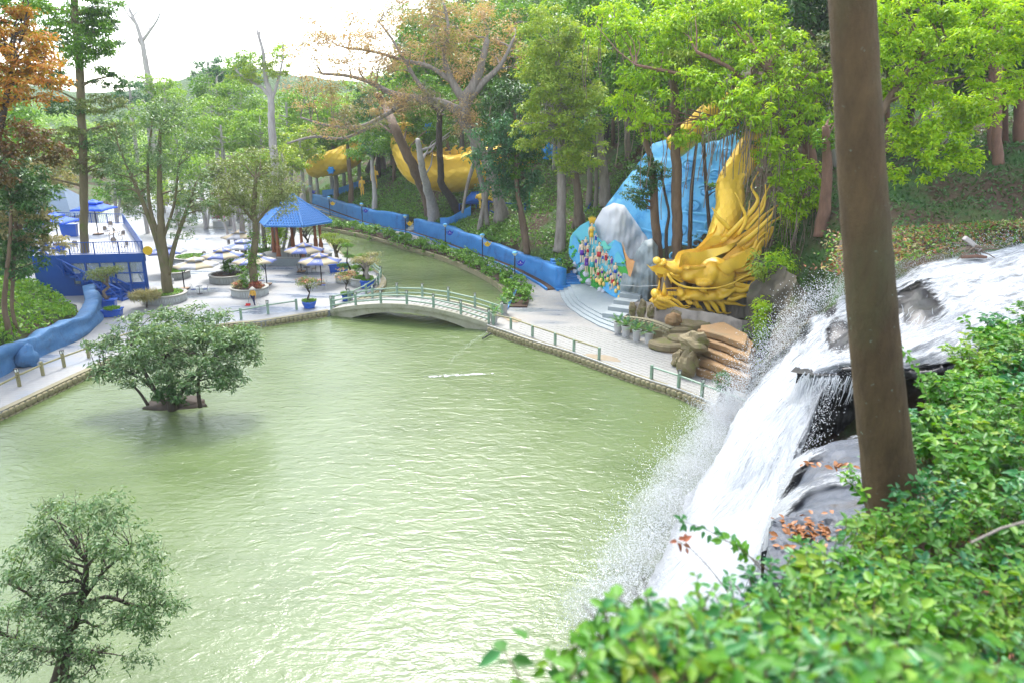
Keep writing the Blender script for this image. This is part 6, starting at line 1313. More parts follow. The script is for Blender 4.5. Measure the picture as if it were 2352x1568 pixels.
JI = [0, 1, 2, 3, 14, 15, 18, 19]; mp_ = {a: i for i, a in enumerate(JI)}; skinmesh('jacket', [BV[i] for i in JI] + [(.245, -.03, .90), (-.265, -.15, .95)], [(mp_[a], mp_[b_]) for a, b_ in BE if a in mp_ and b_ in mp_] + [(mp_[15], 8), (mp_[19], 9)], [.175, .165, .17, .10, .085, .068, .085, .068, .055, .055], M['jacket'], pr)
TI = [0, 6, 7, 8, 10, 11, 12]; mp_ = {a: i for i, a in enumerate(TI)}; skinmesh('trousers', [BV[i] for i in TI], [(mp_[a], mp_[b_]) for a, b_ in BE if a in mp_ and b_ in mp_], [.15, .105, .075, .058, .105, .075, .058], M['trouser'], pr)
MB().lathe([(.30, 1.50), (.16, 1.64), (.02, 1.76), (.001, 1.765)], 20, (0, -.02, 0)).build('hat', M['straw'], pr, smooth=True)
hm = MB(); hm.ball((0, .02, 1.50), (.10, .105, .11), 10, 8); hm.build('hair', hair, pr, smooth=True)
for s_, x, y, z in ((1, .235, -.09, .70), (-1, -.26, -.30, .84)):
    mb = MB()
    for k in range(4): mb.tube([(x + (k - 1.5) * .016, y, z), (x + (k - 1.5) * .018, y - .02, z - .05), (x + (k - 1.5) * .017, y - .01, z - .09 + .008 * abs(k - 1.5))], [.010, .009, .006], 5)
    mb.tube([(x + .03, y, z + .02), (x + .05, y - .03, z - .03)], [.011, .008], 5); mb.build('fingers', M['skin'], pr, smooth=True)
dp = empty('dustpan', p + Vector((-.62, .12, 0)), 'red dustpan on a handle held by the person in the yellow jacket', 'dustpan'); mb = MB(); mb.box((0, 0, .03), (.42, .3, .03)); mb.box((0, .14, .09), (.42, .03, .14)); mb.build('pan', M['red'], dp); MB().tube([(0, .12, .1), (.28, -.2, .78)], .012, 6).build('handle', M['black'], dp)
bo = empty('broom', p + Vector((.38, -.3, 0)), 'pale straw broom held by the person in the yellow jacket', 'broom'); MB().tube([(0, 0, .35), (-.1, .1, 1.05)], .014, 6).build('handle', base_w, bo); MB().tube([(0, 0, .4), (.02, -.03, .2), (.03, -.05, .0)], [.04, .10, .13], 9, flat=.4).build('bristles', M['straw'], bo)

# ------------------------------------------------------------------ blue terrace building
tb = empty('terrace_building', (-38.4, 72, 0), 'two storey navy cafe building with glazed ground floor and railed white roof terrace', 'building'); O = Vector(tb.location)
QA, QB, QC, QD = [Vector(p) - Vector((O.x, O.y, 0)) for p in ((-34.2, 68.0, 0), (-43.6, 66.6, 0), (-55, 88.5, 0), (-45.5, 87, 0))]; FZ = 3.8
M['floorw'] = plain('white_terrace_floor', (.36, .37, .38), .5, (.29, .305, .33), .6, .7)
mb = MB(); mb.prism([QA[:2], QB[:2], QC[:2], QD[:2]], FZ - .25, FZ); mb.build('terrace_floor', M['floorw'], tb)
def wallseg(a, b2, z0, z1, th, name, mat, parent=tb, **kw):
    d = b2 - a; return MB().box((a + b2) / 2 + Vector((0, 0, (z0 + z1) / 2)), (d.length, th, z1 - z0), math.atan2(d.y, d.x)).build(name, mat, parent, **kw)
fx = (QB - QA).normalized(); sx_ = (QD - QA).normalized(); ny = Vector((fx.y, -fx.x, 0)); ny = ny if ny.y < 0 else -ny
wallseg(QA + ny * .06, QB + ny * .06, FZ - .75, FZ + .02, .16, 'fascia', M['navy']); wallseg(QA + Vector((.08, 0, 0)), QD + Vector((.08, 0, 0)), FZ - .75, FZ + .02, .16, 'fascia', M['navy'])
LF = (QB - QA).length; wallseg(QA + fx * 6.35, QB, 0, FZ - .75, .2, 'wall', M['navy']); wallseg(QA + fx * .05, QA + fx * 6.35, 0, .95, .2, 'wall', M['navy'])
m, t, b = newmat('window_glass'); M['pane'] = m; b.inputs['Base Color'].default_value = (.75, .85, .88, 1); b.inputs['Roughness'].default_value = .04; b.inputs['Alpha'].default_value = .25; b.inputs['Specular IOR Level'].default_value = .8
for k in range(5):
    a, b2 = QA + fx * (.12 + k * 1.25), QA + fx * (.12 + (k + 1) * 1.25 - .06); wn_ = wallseg(a, a + fx * .12, .95, FZ - .75, .16, 'window_frame', M['navy'])
    for z in (.98, 1.95, FZ - .80): wallseg(a, b2, z, z + .1, .12, 'transom', M['navy'], wn_)
    wallseg(a + fx * .12, b2, 1.05, FZ - .8, .02, 'pane', M['pane'], wn_)
wallseg(QA + fx * .04, QA + fx * .16, .0, FZ - .75, .2, 'corner_post', M['navy'])
for k in range(4):
    a, b2 = QA + sx_ * (k * 2.6), QA + sx_ * (k * 2.6 + 2.5); w_ = wallseg(a, a + sx_ * .18, 0, FZ - .75, .16, 'window_frame', M['navy']); wallseg(a, b2, 0, .3, .12, 'sill', M['navy'], w_); wallseg(a + sx_ * .18, b2, .3, FZ - .75, .02, 'pane', M['pane'], w_)
wallseg(QA + sx_ * 10.5, QD, 0, FZ - .75, .2, 'wall', M['navy']); wallseg(QB, QC, 0, FZ - .25, .2, 'wall', M['navy']); wallseg(QC, QD, 0, FZ - .25, .2, 'wall', M['navy'])
mb = MB(); mb.prism([(QA + (QC - QA) * .02)[:2], (QB + (QD - QB) * .02)[:2], (QC + (QA - QC) * .02)[:2], (QD + (QB - QD) * .02)[:2]], .02, .08); mb.build('ground_floor', M['floorw'], tb)
rl = empty('terrace_railing', Vector((O.x, O.y, FZ)), 'navy balustrade of thin vertical bars round the roof terrace', 'railing')
def balus(a, b2, rl, solid=False):
    L = (b2 - a).length; d = (b2 - a) / L
    MB().beam(a + Vector((0, 0, 1.12)), b2 + Vector((0, 0, 1.12)), .07, .07).build('top_rail', M['navy'], rl); MB().beam(a + Vector((0, 0, .1)), b2 + Vector((0, 0, .1)), .05, .05).build('bottom_rail', M['navy'], rl)
    if solid: wallseg(a, b2, .12, 1.08, .03, 'side_panel', M['navy'], rl); return
    for k in range(int(L / .24)): p = a + d * (.12 + k * .24); MB().box(p + Vector((0, 0, .6)), (.03, .03, 1.0)).build('baluster', M['navy'], rl)
    for k in range(int(L / 2) + 1): MB().box(a + d * min(k * 2.1, L) + Vector((0, 0, .58)), (.08, .08, 1.16)).build('post', M['navy'], rl)
balus(QA, QA + fx * 9.2, rl); balus(QA, QD, rl, True); balus(QD, QC, rl)
def terr(x, y): return Vector((x, y, FZ))
umbrella(143, 72.5, 'royal blue umbrella nearest the stair on the roof terrace', [royal], (0, 0), lg=(0,), r=2.35, rim=2.3, apex=3.0, a0=-math.pi / 2 - math.pi / 4, z=FZ, group='royal blue terrace umbrellas', n=4)
umbrella(236, 79.0, 'royal blue umbrella at the back of the roof terrace', [royal], (0, 0), lg=(0,), r=2.35, rim=2.75, apex=3.5, a0=-math.pi / 2 - math.pi / 4, z=FZ, group='royal blue terrace umbrellas', n=4)
for x, y, rz, lb in ((745, 895, .5, 'rattan terrace chair beside the nearer umbrella pole'), (1230, 900, -.4, 'rattan terrace chair at the front railing corner'), (1135, 860, .9, 'rattan terrace chair behind the corner chair'), (1095, 775, -1.2, 'rattan terrace chair in the middle row, left of the table'), (1150, 750, 2.5, 'rattan terrace chair in the middle row, behind the table'), (1050, 740, 1.0, 'rattan terrace chair far left by the back umbrella'), (1085, 690, .2, 'rattan terrace chair at the back of the seating group'), (1200, 780, -2.0, 'rattan terrace chair by the side panel')): chair(*ZT(x, y), rz, lb, 'rattan', FZ, 'terrace chairs')
table(*ZT(1120, 780), 'small table among the rattan chairs on the roof terrace', FZ, 'rattan', .42)
roundpot(G(*ZT(600, 900), FZ), .42, .6, 'blue pot on the terrace beside the nearer umbrella'); squarepot(G(*ZT(690, 750), FZ), (1.7, .6), 1.3, 'tall blue planter box at the back of the terrace', .1)
o = MB().lathe([(.01, 0), (.42, .02), (.42, .08), (.01, .1)], 20).build('round_sign', M['yellow']); o.location = (-33.75, 68.0, 4.05); o.rotation_euler = (math.pi / 2, 0, .3); tag(o, 'round yellow sign plate on the corner of the terrace building', 'sign')
# blue staircase on the green bank
sr = empty('staircase', G(*ZT(1200, 1385)), 'navy staircase with rustic railings climbing the green bank to the terrace', 'staircase'); O2 = sr.location
S0, S1 = Vector((0, 0, 0)), D(*ZT(330, 960), 67.5) - O2; dS = S1 - S0
for k in range(16):
    p = S0 + dS * (k / 15); MB().box(p + Vector((-.1, .9, .02)), (.75, 1.5, .2), math.atan2(dS.y, dS.x)).build('step', M['navy'], sr)
for side, oy in ((0, 0), (1, 1.7)):
    ps = [S0 + dS * f + Vector((0, oy, 0)) for f in (0, .22, .44, .66, .88, 1.0)]
    for p in ps: MB().tube([p + Vector((0, 0, -.3)), p + Vector((0, 0, 1.15))], .10, 7).build('post', M['navy'], sr)
    for a, b2 in zip(ps, ps[1:]): MB().tube([a + Vector((0, 0, 1.05)), b2 + Vector((0, 0, 1.05))], .085, 7).build('rail', M['navy'], sr); MB().tube([a + Vector((0, 0, .1)), b2 + Vector((0, 0, .95))], .055, 6).build('brace', M['navy'], sr)
# blue platform and stairs in the woods
tp_ = empty('viewing_platform', D(1243, 490, 92), 'navy timber viewing platform with rustic railings in the woods', 'platform'); Q = tp_.location
MB().box((0, 0, 0), (4.2, 3.2, .22)).build('deck', M['navy'], tp_); MB().box((-.1, .6, .62), (3.4, .25, 1.1)).build('bench_back', BK['dark'], tp_); MB().box((0, -.2, .16), (3.4, 1.6, .12)).build('floor', BK['brown'], tp_)
for x in (-2, 2):
    for y in (-1.4, 1.4): MB().tube([(x, y, -1.0), (x, y, 1.5)], .11, 7).build('post', M['navy'], tp_)
    MB().tube([(x, -1.4, 1.35), (x, 1.4, 1.35)], .08, 6).build('rail', M['navy'], tp_); MB().tube([(x, -1.4, .2), (x, 1.4, 1.3)], .06, 6).build('brace', M['navy'], tp_)
MB().box((-.2, -.9, -1.4), (.5, .4, 2.8)).build('support', M['navy'], tp_); MB().box((-1.3, -.6, -1.6), (2.0, .8, 3.0)).build('footing', M['wall'], tp_)
for k, (a, b2) in enumerate((((-6.5, .8, 1.3), (-3.5, 1.2, 1.0)), ((-3.5, 1.2, 1.0), (-2, 1.4, 1.6)), ((-2, 1.6, 1.9), (3.6, 1.9, 2.3)), ((3.6, 1.9, 2.3), (6.8, 2.4, 3.8)), ((-6.3, .8, .2), (-4.4, .6, -.8)), ((-4.4, .6, -.8), (-2, -.6, -.3)), ((-2, 1.5, .5), (.8, 1.7, 2.0)), ((.8, 1.7, 2.0), (3.6, 1.8, .8)), ((3.6, 1.8, .8), (6.8, 2.4, 2.4)), ((-4.6, .6, -2.2), (-4.2, .6, .6)), ((3.6, 1.9, .3), (3.6, 1.9, 2.5)), ((6.8, 2.4, 1.6), (6.8, 2.4, 4.0)), ((-6.5, .8, -.4), (-6.5, .8, 1.4)))): MB().tube([a, b2], .10, 6).build('rail', M['navy'], tp_)
MB().tube([(-1.5, -1.6, 0), (-1.5, -1.6, 3.2)], .10, 8).build('pipe', plain('green_pipe', (.03, .28, .13), .4), tp_)
# golden statues on the hillside
ped = plain('blue_mound_paint', (.02, .13, .50), .6, (.03, .17, .58), 1, .8, .3)
hp = GT(1118, 478); hs_ = empty('horse_rider_statue', hp + Vector((0, 0, -.2)), 'golden statue of a rider on horseback beside the big dragon coil', 'statue', None, -.3)
skinmesh('horse', [(-.9, 0, 1.75), (0, 0, 1.7), (.7, 0, 1.8), (1.05, 0, 2.4), (1.25, 0, 2.85), (1.6, 0, 2.6), (-.95, .25, 1.5), (-1.05, .25, .8), (-.95, .25, .08), (-.95, -.25, 1.5), (-.75, -.25, .8), (-.85, -.25, .08), (.7, .25, 1.4), (.8, .25, .8), (.75, .25, .08), (.75, -.25, 1.4), (1.1, -.25, 1.1), (.95, -.25, .6), (-1.3, 0, 1.8), (-1.5, 0, 1.3)], [(0, 1), (1, 2), (2, 3), (3, 4), (4, 5), (0, 6), (6, 7), (7, 8), (0, 9), (9, 10), (10, 11), (2, 12), (12, 13), (13, 14), (2, 15), (15, 16), (16, 17), (0, 18), (18, 19)], [.5, .48, .48, .30, .24, .14, .24, .12, .10, .24, .12, .10, .22, .12, .10, .22, .12, .10, .14, .12], gold, hs_)
skinmesh('rider', [(0, 0, 2.25), (0, 0, 2.8), (0, 0, 3.15), (0, 0, 3.3), (0, 0, 3.5), (.15, .45, 2.0), (.05, .5, 1.4), (.15, -.45, 2.0), (.05, -.5, 1.4), (.05, .3, 3.05), (.4, .4, 2.75), (.7, .2, 2.9), (.05, -.3, 3.05), (.35, -.45, 3.2), (.5, -.4, 3.6)], [(0, 1), (1, 2), (2, 3), (3, 4), (0, 5), (5, 6), (0, 7), (7, 8), (2, 9), (9, 10), (10, 11), (2, 12), (12, 13), (13, 14)], [.22, .22, .2, .09, .16, .16, .1, .16, .1, .11, .09, .07, .11, .09, .07], gold, hs_)
for u, v, h, lb in ((833, 452, 3.4, 'golden standing figure on a ledge left of the bright fern'), (862, 440, 4.2, 'slender golden figure behind the bright fern')):
    p = GT(u, v); o = empty('figure_statue', p + Vector((0, 0, -.1)), lb, 'statue'); figure(h, None, False, 1, o, (0, 0, 0), skin=gold, name='statue_body')
p = D(1105, 470, 100); 
for (u0, v0, w0, h0, Y, lb) in ((1088, 455, 44, 26, 101.5, 'blue painted mound behind the golden rider statue'), ):
    o = empty('mound', D(u0, v0 + 20, Y), lb, 'mound'); part(inflate([(u0 - w0 * .6, v0 + h0 * .5), (u0 - w0 * .4, v0), (u0 - w0 * .1, v0 - h0 * .55), (u0 + w0 * .3, v0 - h0 * .6), (u0 + w0 * .5, v0 - h0 * .1), (u0 + w0 * .5, v0 + h0 * .6)], Y, 1.0, yoff=-.3), 'mound_body', ped, o)
fr = empty('fence', GT(1060, 490), 'low navy chain fence in front of the golden rider statue', 'fence'); Q = fr.location; pp = [D(1055 + 13 * k, 484 - .4 * k, 99.5) - Q for k in range(6)]
for a in pp: MB().tube([a, a + Vector((0, 0, .9))], .07, 6).build('post', M['navy'], fr)
for a, b2 in zip(pp, pp[1:]): MB().tube([a + Vector((0, 0, .85)), b2 + Vector((0, 0, .85))], .05, 5).build('rail', M['navy'], fr)
# side blue walls climbing from the stair to the statue, and beyond the gazebo
for pts, lb in (([(1016, 545), (1034, 520), (1060, 505), (1085, 492)], 'blue wall climbing from the short stair toward the golden rider'), ([(745, 462), (780, 448), (810, 436), (838, 428)], 'thin blue wall on the slope above the gazebo roof')):
    gp_ = [GT(u, v) for u, v in pts]; ln = smooth_line([(p.x, p.y, p.z - .4) for p in gp_], .6, 2); strip('retaining_wall', ln, -.6, 1.5, -.3, .3, M['blue'], 1); tag(bpy.data.objects[[o.name for o in bpy.data.objects if o.name.startswith('retaining_wall')][-1]], lb, 'wall')
# ------------------------------------------------------------------ trees
def limb(mb, a, b2, r0, r1, rng, n=5, sag=.12, sides=6):
    a, b2 = Vector(a), Vector(b2); L = (b2 - a).length; m = [a]
    off1 = Vector((rng.normal() * .10, rng.normal() * .10, abs(rng.normal()) * sag)) * L
    for k in range(1, n + 1):
        f = k / n; m.append(a + (b2 - a) * f + off1 * math.sin(math.pi * f) + Vector((rng.normal(), rng.normal(), rng.normal())) * L * .018 * (1 if k < n else 0))
    mb.tube(m, [r0 + (r1 - r0) * (k / n) ** .8 for k in range(n + 1)], sides, cap=False); return m
def twigs(mb, p, d, L, r, depth, rng):
    p, d = Vector(p), Vector(d).normalized(); pts = [p]
    for k in range(4):
        d = (d + Vector((rng.normal(), rng.normal(), rng.normal() + .15)) * .28).normalized(); pts.append(pts[-1] + d * L / 4)
    mb.tube(pts, [r, r * .85, r * .7, r * .55, r * .4], 4 if depth < 2 else 5, cap=False)
    if depth > 0:
        for k in (1, 2, 3, 4):
            for _ in range(1 if depth > 1 else 2):
                dd = (d + Vector((rng.normal(), rng.normal(), rng.normal() * .6 + .2)) * .85).normalized(); twigs(mb, pts[k], dd, L * (.62 - .05 * k + .1 * rng.random()), r * .5, depth - 1, rng)
CLN = [0]
def tree(name, label, base, Y, trunk, blobs, leaf, bk, L=.32, W=.13, cover=1.0, seed=0, droop=.35, flat=.65, rcf=.30, twig=0, limbs=26, cat='tree', group=None, extra=(), zb=None, tr=None, vines=0, spread=.6):
    """trunk: photo points with pixel radius; blobs: (u, v, ru, rv, dy[, leaf]) crown masses; both placed at distance Y in the scene"""
    rng = np.random.default_rng(seed + 100)
    if base is not None:
        b0 = GT(*base) if Y is None else D(base[0], base[1], Y)
        Y = b0.y
        zb = max(HZ(b0.x, b0.y), 0) if zb is None else zb
        base_p = Vector((b0.x, b0.y, zb))
    else: p = D(trunk[0][0], trunk[0][1], Y); base_p = Vector((p.x, Y, HZ(p.x, Y) if zb is None else zb))
    root = empty(name, base_p, label, cat, group); mb = MB(); s_ = lambda v: pxm(Y, v)
    tp = [(D(t_[0], t_[1], Y + (t_[3] if len(t_) > 3 else 0)) - base_p, t_[2] * s_(t_[1])) for t_ in trunk]
    if tp and tp[0][0].z > .3: tp = [(Vector((tp[0][0].x * .9, 0, -.3)), tp[0][1] * 1.25)] + tp
    elif tp: tp[0] = (Vector((tp[0][0].x, tp[0][0].y, -.3)), tp[0][1] * 1.2)
    sp = []
    if tp:
        n = max(8, len(tp) * 4); P3 = spline([tuple(t_[0]) for t_ in tp], n); R3 = np.interp(np.linspace(0, 1, n), np.linspace(0, 1, len(tp)), [t_[1] for t_ in tp])
        P3 = [p + Vector((rng.normal(), rng.normal(), 0)) * r * .08 for p, r in zip(P3, R3)]; mb.tube(P3, list(R3), 10); sp = list(zip(P3, R3))
    for e in extra:      # further stems and big limbs
        pts = [D(t_[0], t_[1], Y + (t_[3] if len(t_) > 3 else 0)) - base_p for t_ in e]; k = max(8, 4 * len(pts)); P3 = spline([tuple(p) for p in pts], k); R3 = np.interp(np.linspace(0, 1, k), np.linspace(0, 1, len(e)), [t_[2] * s_(t_[1]) for t_ in e]); mb.tube(P3, list(R3), 7); sp += list(zip(P3, R3))
    bylf = {}; allc = []
    for b_ in blobs:
        u, v, ru, rv, dy = b_[:5]; lf = b_[5] if len(b_) > 5 else leaf; Yb = Y + dy; q_ = pxm(Yb, v); c = D(u, v, Yb) - base_p; rx, rz = ru * q_, rv * q_; ry = (rx + rz) * .5
        rc = min(max(rcf * (rx + rz) / 2 * 1.1, .35), 1.9); n = max(4, int(1.15 * (rx * ry + ry * rz + rx * rz) / 3 / (rc * rc) * 2.3)); d = sphere_dirs(n, rng); f = .35 + .62 * rng.random(n) ** .45
        for i in range(n):
            z_ = d[i, 2] * rz * f[i]; cl = (c.x + d[i, 0] * rx * f[i], c.y + d[i, 1] * ry * f[i], c.z + z_, rc * (.7 + .6 * rng.random())); bylf.setdefault(lf, []).append(cl); allc.append(cl)
    rng.shuffle(allc) if False else None
    if sp and allc:
        up = [t_ for t_ in sp if t_[0].z > sp[len(sp) // 4][0].z * .4] or sp
        for i in rng.choice(len(allc), min(limbs, len(allc)), replace=False):
            c = Vector(allc[i][:3]); j = min(range(len(up)), key=lambda k: (up[k][0] - c).length + max(0, up[k][0].z - c.z + .3) * 1.5); r0 = min(up[j][1] * .55, .05 + .022 * (c - up[j][0]).length); m_ = limb(mb, up[j][0], c, r0, r0 * .22, rng)
            if twig: twigs(mb, m_[-2], (c - up[j][0]), allc[i][3] * 1.5, r0 * .3, twig, rng)
    if mb.v:
        mb.build('trunk', BK[bk], root, smooth=True)
    for lf, cl in bylf.items():
        cv = cover if not isinstance(cover, dict) else cover.get(lf, 1.0)
        quads('crown', foliage(np.array(cl), L, W, cv, rng, droop=droop, flat=flat, spread=spread), LM[lf], root); CLN[0] += len(cl)
    if vines:
        vm = MB()
        for i in rng.choice(len(allc), min(vines, len(allc)), replace=True):
            c = Vector(allc[i][:3]) + Vector((rng.normal(), rng.normal(), 0)) * .5; l_ = rng.uniform(2.0, 6.5); pts = [c + Vector((.12 * math.sin(k * 1.1 + i), .1 * math.cos(k * 1.3), -l_ * k / 5)) for k in range(6)]; vm.tube(pts, .028, 4, cap=False)
        o = vm.build('hanging_roots', BK['root'], root); tag(o, kind='stuff')
    return root

# --- left side
tree('tall_tree', 'tall straight tree with layered dark boughs rising through the frame on the left', (196, 672), None, [(196, 668, 10), (194, 560, 9), (193, 460, 9), (190, 330, 9), (184, 180, 9), (174, 60, 8), (166, -60, 7), (160, -160, 4)],
     [(150, 20, 80, 50, 0), (220, 20, 60, 60, 1), (225, 95, 60, 50, -1), (150, 95, 70, 45, 1), (190, 130, 60, 45, -1), (100, 60, 60, 50, 2), (245, 60, 35, 60, 1, 'dark'), (255, 190, 40, 22, 0, 'dark'), (120, 175, 60, 30, 0, 'dark'), (235, 240, 60, 22, -1, 'olive'), (140, 250, 60, 22, 0, 'dark'), (255, 300, 55, 22, 0, 'olive'), (130, 320, 70, 26, -1, 'olive'), (230, 340, 50, 26, 1, 'dark'), (110, 365, 70, 26, 0, 'tan'), (215, 385, 60, 26, 0, 'olive'), (130, 410, 60, 20, 0, 'tan')], 'mid', 'moss', .42, .13, .95, 1, .9, .5, limbs=50)
tree('orange_tree', 'tree with orange autumn leaves at the left edge of the view', (-40, 700), 47, [(-44, 700, 9), (-30, 500, 8), (0, 300, 7), (30, 150, 6)], [(40, 120, 80, 80, 0), (90, 190, 60, 55, -1), (20, 210, 60, 50, 0), (60, 60, 60, 40, 1), (100, 130, 40, 40, 0), (50, 320, 80, 45, 0, 'rust'), (110, 345, 50, 35, 1, 'rust'), (0, 380, 60, 50, 0, 'rust'), (-30, 40, 60, 80, 2, 'mid'), (40, -10, 70, 40, 2, 'mid')], 'orange', 'dark', .30, .12, 1.0, 2, .3, limbs=40)
tree('dark_tree', 'dark green tree with tan tips at the lower left, above the green bank', (30, 700), 50, [(28, 700, 4), (34, 560, 4), (40, 420, 3)], [(40, 400, 70, 50, 0), (100, 440, 45, 36, 1), (20, 450, 60, 50, 1), (60, 600, 50, 36, 0), (120, 560, 36, 30, 1, 'tan'), (10, 520, 50, 45, 0, 'tan'), (75, 450, 50, 40, -1), (40, 520, 60, 40, 0), (70, 490, 45, 30, 0, 'tan'), (15, 570, 50, 40, 0), (70, 550, 40, 30, 1, 'tan'), (100, 510, 35, 30, 1, 'olive'), (30, 620, 40, 25, 0, 'teal')], 'dark', 'brown', .34, .13, 1.0, 3, .7, .5)
tree('screen_tree', 'olive tree half hiding the white house behind the roof terrace', None, 84, [(100, 560, 5), (102, 480, 4), (104, 420, 3)], [(95, 425, 40, 30, 0), (135, 410, 36, 26, 1), (75, 460, 34, 30, -1)], 'olive', 'grey', .4, .15, .7, 47, .4)
tree('slim_tree', 'thin dark sapling trunk standing on the green bank at the far left', (12, 708), 49, [(10, 708, 6), (14, 640, 5), (22, 560, 4), (26, 470, 3)], [(26, 440, 30, 30, 0)], 'dark', 'brown', seed=4)
tree('planter_tree', 'mossy multi-stemmed tree in the round planter beside the terrace building', None, PL['Ap'].y, [(383, 668, 11), (378, 600, 10), (372, 540, 9), (368, 470, 7), (366, 380, 5), (368, 290, 3)], [(350, 300, 80, 60, 0), (400, 340, 70, 60, -1), (290, 360, 60, 60, 0), (430, 410, 60, 55, 1), (300, 430, 60, 45, 1), (260, 320, 40, 50, 1), (370, 420, 60, 50, 2), (445, 470, 40, 40, -1), (400, 260, 50, 40, 1), (320, 480, 40, 30, 1), (420, 520, 30, 35, 0)], 'greygreen', 'moss', .34, .10, .42, 5, .4, .8, limbs=60, zb=.65,
     extra=[[(380, 640, 8), (362, 560, 6), (330, 470, 5), (295, 390, 3), (270, 330, 2)], [(386, 630, 7), (402, 560, 5), (430, 480, 4), (450, 420, 2)], [(372, 560, 6), (345, 480, 4), (340, 380, 3), (350, 280, 2)], [(376, 545, 4), (400, 470, 3), (410, 380, 2)]])
tree('ivy_tree', 'slender ivy-clad tree rising from the bromeliad planter', None, PL['Cp'].y, [(584, 655, 8), (580, 600, 9), (588, 540, 7), (583, 480, 6), (588, 410, 4)], [(590, 390, 70, 45, 0), (545, 430, 55, 40, 1), (640, 430, 55, 45, -1), (600, 460, 60, 40, 0), (560, 480, 40, 35, 0), (650, 475, 40, 30, 1), (520, 460, 40, 40, 1), (583, 575, 14, 50, 0, 'mid'), (583, 630, 16, 30, 0, 'mid'), (620, 370, 40, 30, 1)], 'olive', 'moss', .28, .09, .5, 6, .5, .8, limbs=40, zb=.65, extra=[[(583, 520, 4), (615, 480, 3), (650, 440, 2)], [(585, 510, 4), (550, 470, 3), (520, 440, 2)]])
# trunks with aerial roots behind the umbrellas, pink bougainvillea
rt = empty('banyan_clump', (PL['Fp'].x, PL['Fp'].y + .6, .3), 'clump of thin pale trunks and hanging roots behind the cafe umbrellas', 'tree'); rng = np.random.default_rng(12)
for (u0, u1, r_) in ((560, 548, 6), (545, 530, 4), (585, 600, 4), (610, 602, 5), (622, 640, 4), (640, 632, 5), (572, 575, 3), (660, 690, 5), (530, 500, 3), (650, 668, 3), (598, 585, 3)):
    mb = MB(); Yv = PL['Fp'].y + rng.uniform(-.6, 1.6); pts = [D(u0 + (u1 - u0) * k / 5 + rng.normal() * 2, 596 - 150 * k / 5, Yv) - rt.location for k in range(6)]; pts[0].z = -.4; mb.tube(pts, [r_ * pxm(88) * (1.2 - .1 * k) for k in range(6)], 7); mb.build('stem', BK['pale' if r_ < 5 else 'grey'], rt, smooth=True)
quads('crown', foliage(np.array([tuple(D(500 + 200 * rng.random(), 430 + 60 * rng.random(), 90 + rng.normal() * 2) - rt.location) + (1.3,) for _ in range(34)]), .34, .11, .55, rng, droop=.6, flat=.8), LM['olive'], rt)
quads('creeper', foliage(np.array([tuple(D(637 + rng.normal() * 12, 520 + 50 * rng.random(), 87.5 + rng.normal() * .5) - rt.location) + (.6,) for _ in range(24)]), .3, .13, .8, rng, droop=.9, flat=1), LM['lime'], rt)
p = G(508, 520); bg_ = empty('bougainvillea', p, 'pink flowering shrub in a white round planter far behind the umbrellas', 'shrub'); MB().lathe([(1.1, 0), (1.15, .8), (.9, .8)], 16).build('planter', M['white'], bg_); crownobj(bg_, 'foliage', LM['mid'], rand_clumps((0, 0, 2.6), (1.3, 1.2, 1.9), 16, .6, 2), .3, .14, .7, 2); crownobj(bg_, 'flowers', LM['bloom'], rand_clumps((0, 0, 3.0), (1.4, 1.2, 2.0), 16, .5, 4), .3, .2, .9, 3)
for u, v, lb in ((300, 470, 'round clipped bush beyond the roof terrace, right one'), (192, 490, 'round clipped bush beyond the roof terrace, left one')):
    p = G(u, v + 15); o = empty('bush', p, lb, 'bush'); crownobj(o, 'foliage', LM['olive'], rand_clumps((0, 0, 1.3), (2.0, 2.0, 1.3), 26, .7, u), .34, .16, 1.1, u)
# house with a blue roof behind the trees at the left
hx = D(118, 440, 92); ho = empty('house', (hx.x, 92, .2), 'white house with a blue tiled roof behind the trees at the far left', 'house'); MB().box((0, 0, 2.2), (7, 6, 4.4)).build('wall', M['white'], ho)
mb = MB(); mb.add([(-4.2, -3.8, 4.3), (4.2, -3.8, 4.3), (4.2, 3.8, 4.3), (-4.2, 3.8, 4.3), (-1.5, 0, 7.4), (1.5, 0, 7.4)], [(0, 1, 5, 4), (1, 2, 5), (2, 3, 4, 5), (3, 0, 4), (3, 2, 1, 0)]); mb.build('roof', plain('weathered_roof', (.13, .19, .27), .6, (.09, .14, .20), 1, .8), ho)
for x in (-2, 0, 2): w_ = MB().box((x, -3.02, 2.2), (1.1, .08, 1.6)).build('window', M['navy'], ho); MB().box((x, -3.08, 2.2), (.9, .03, 1.4)).build('pane', M['pane'], w_)

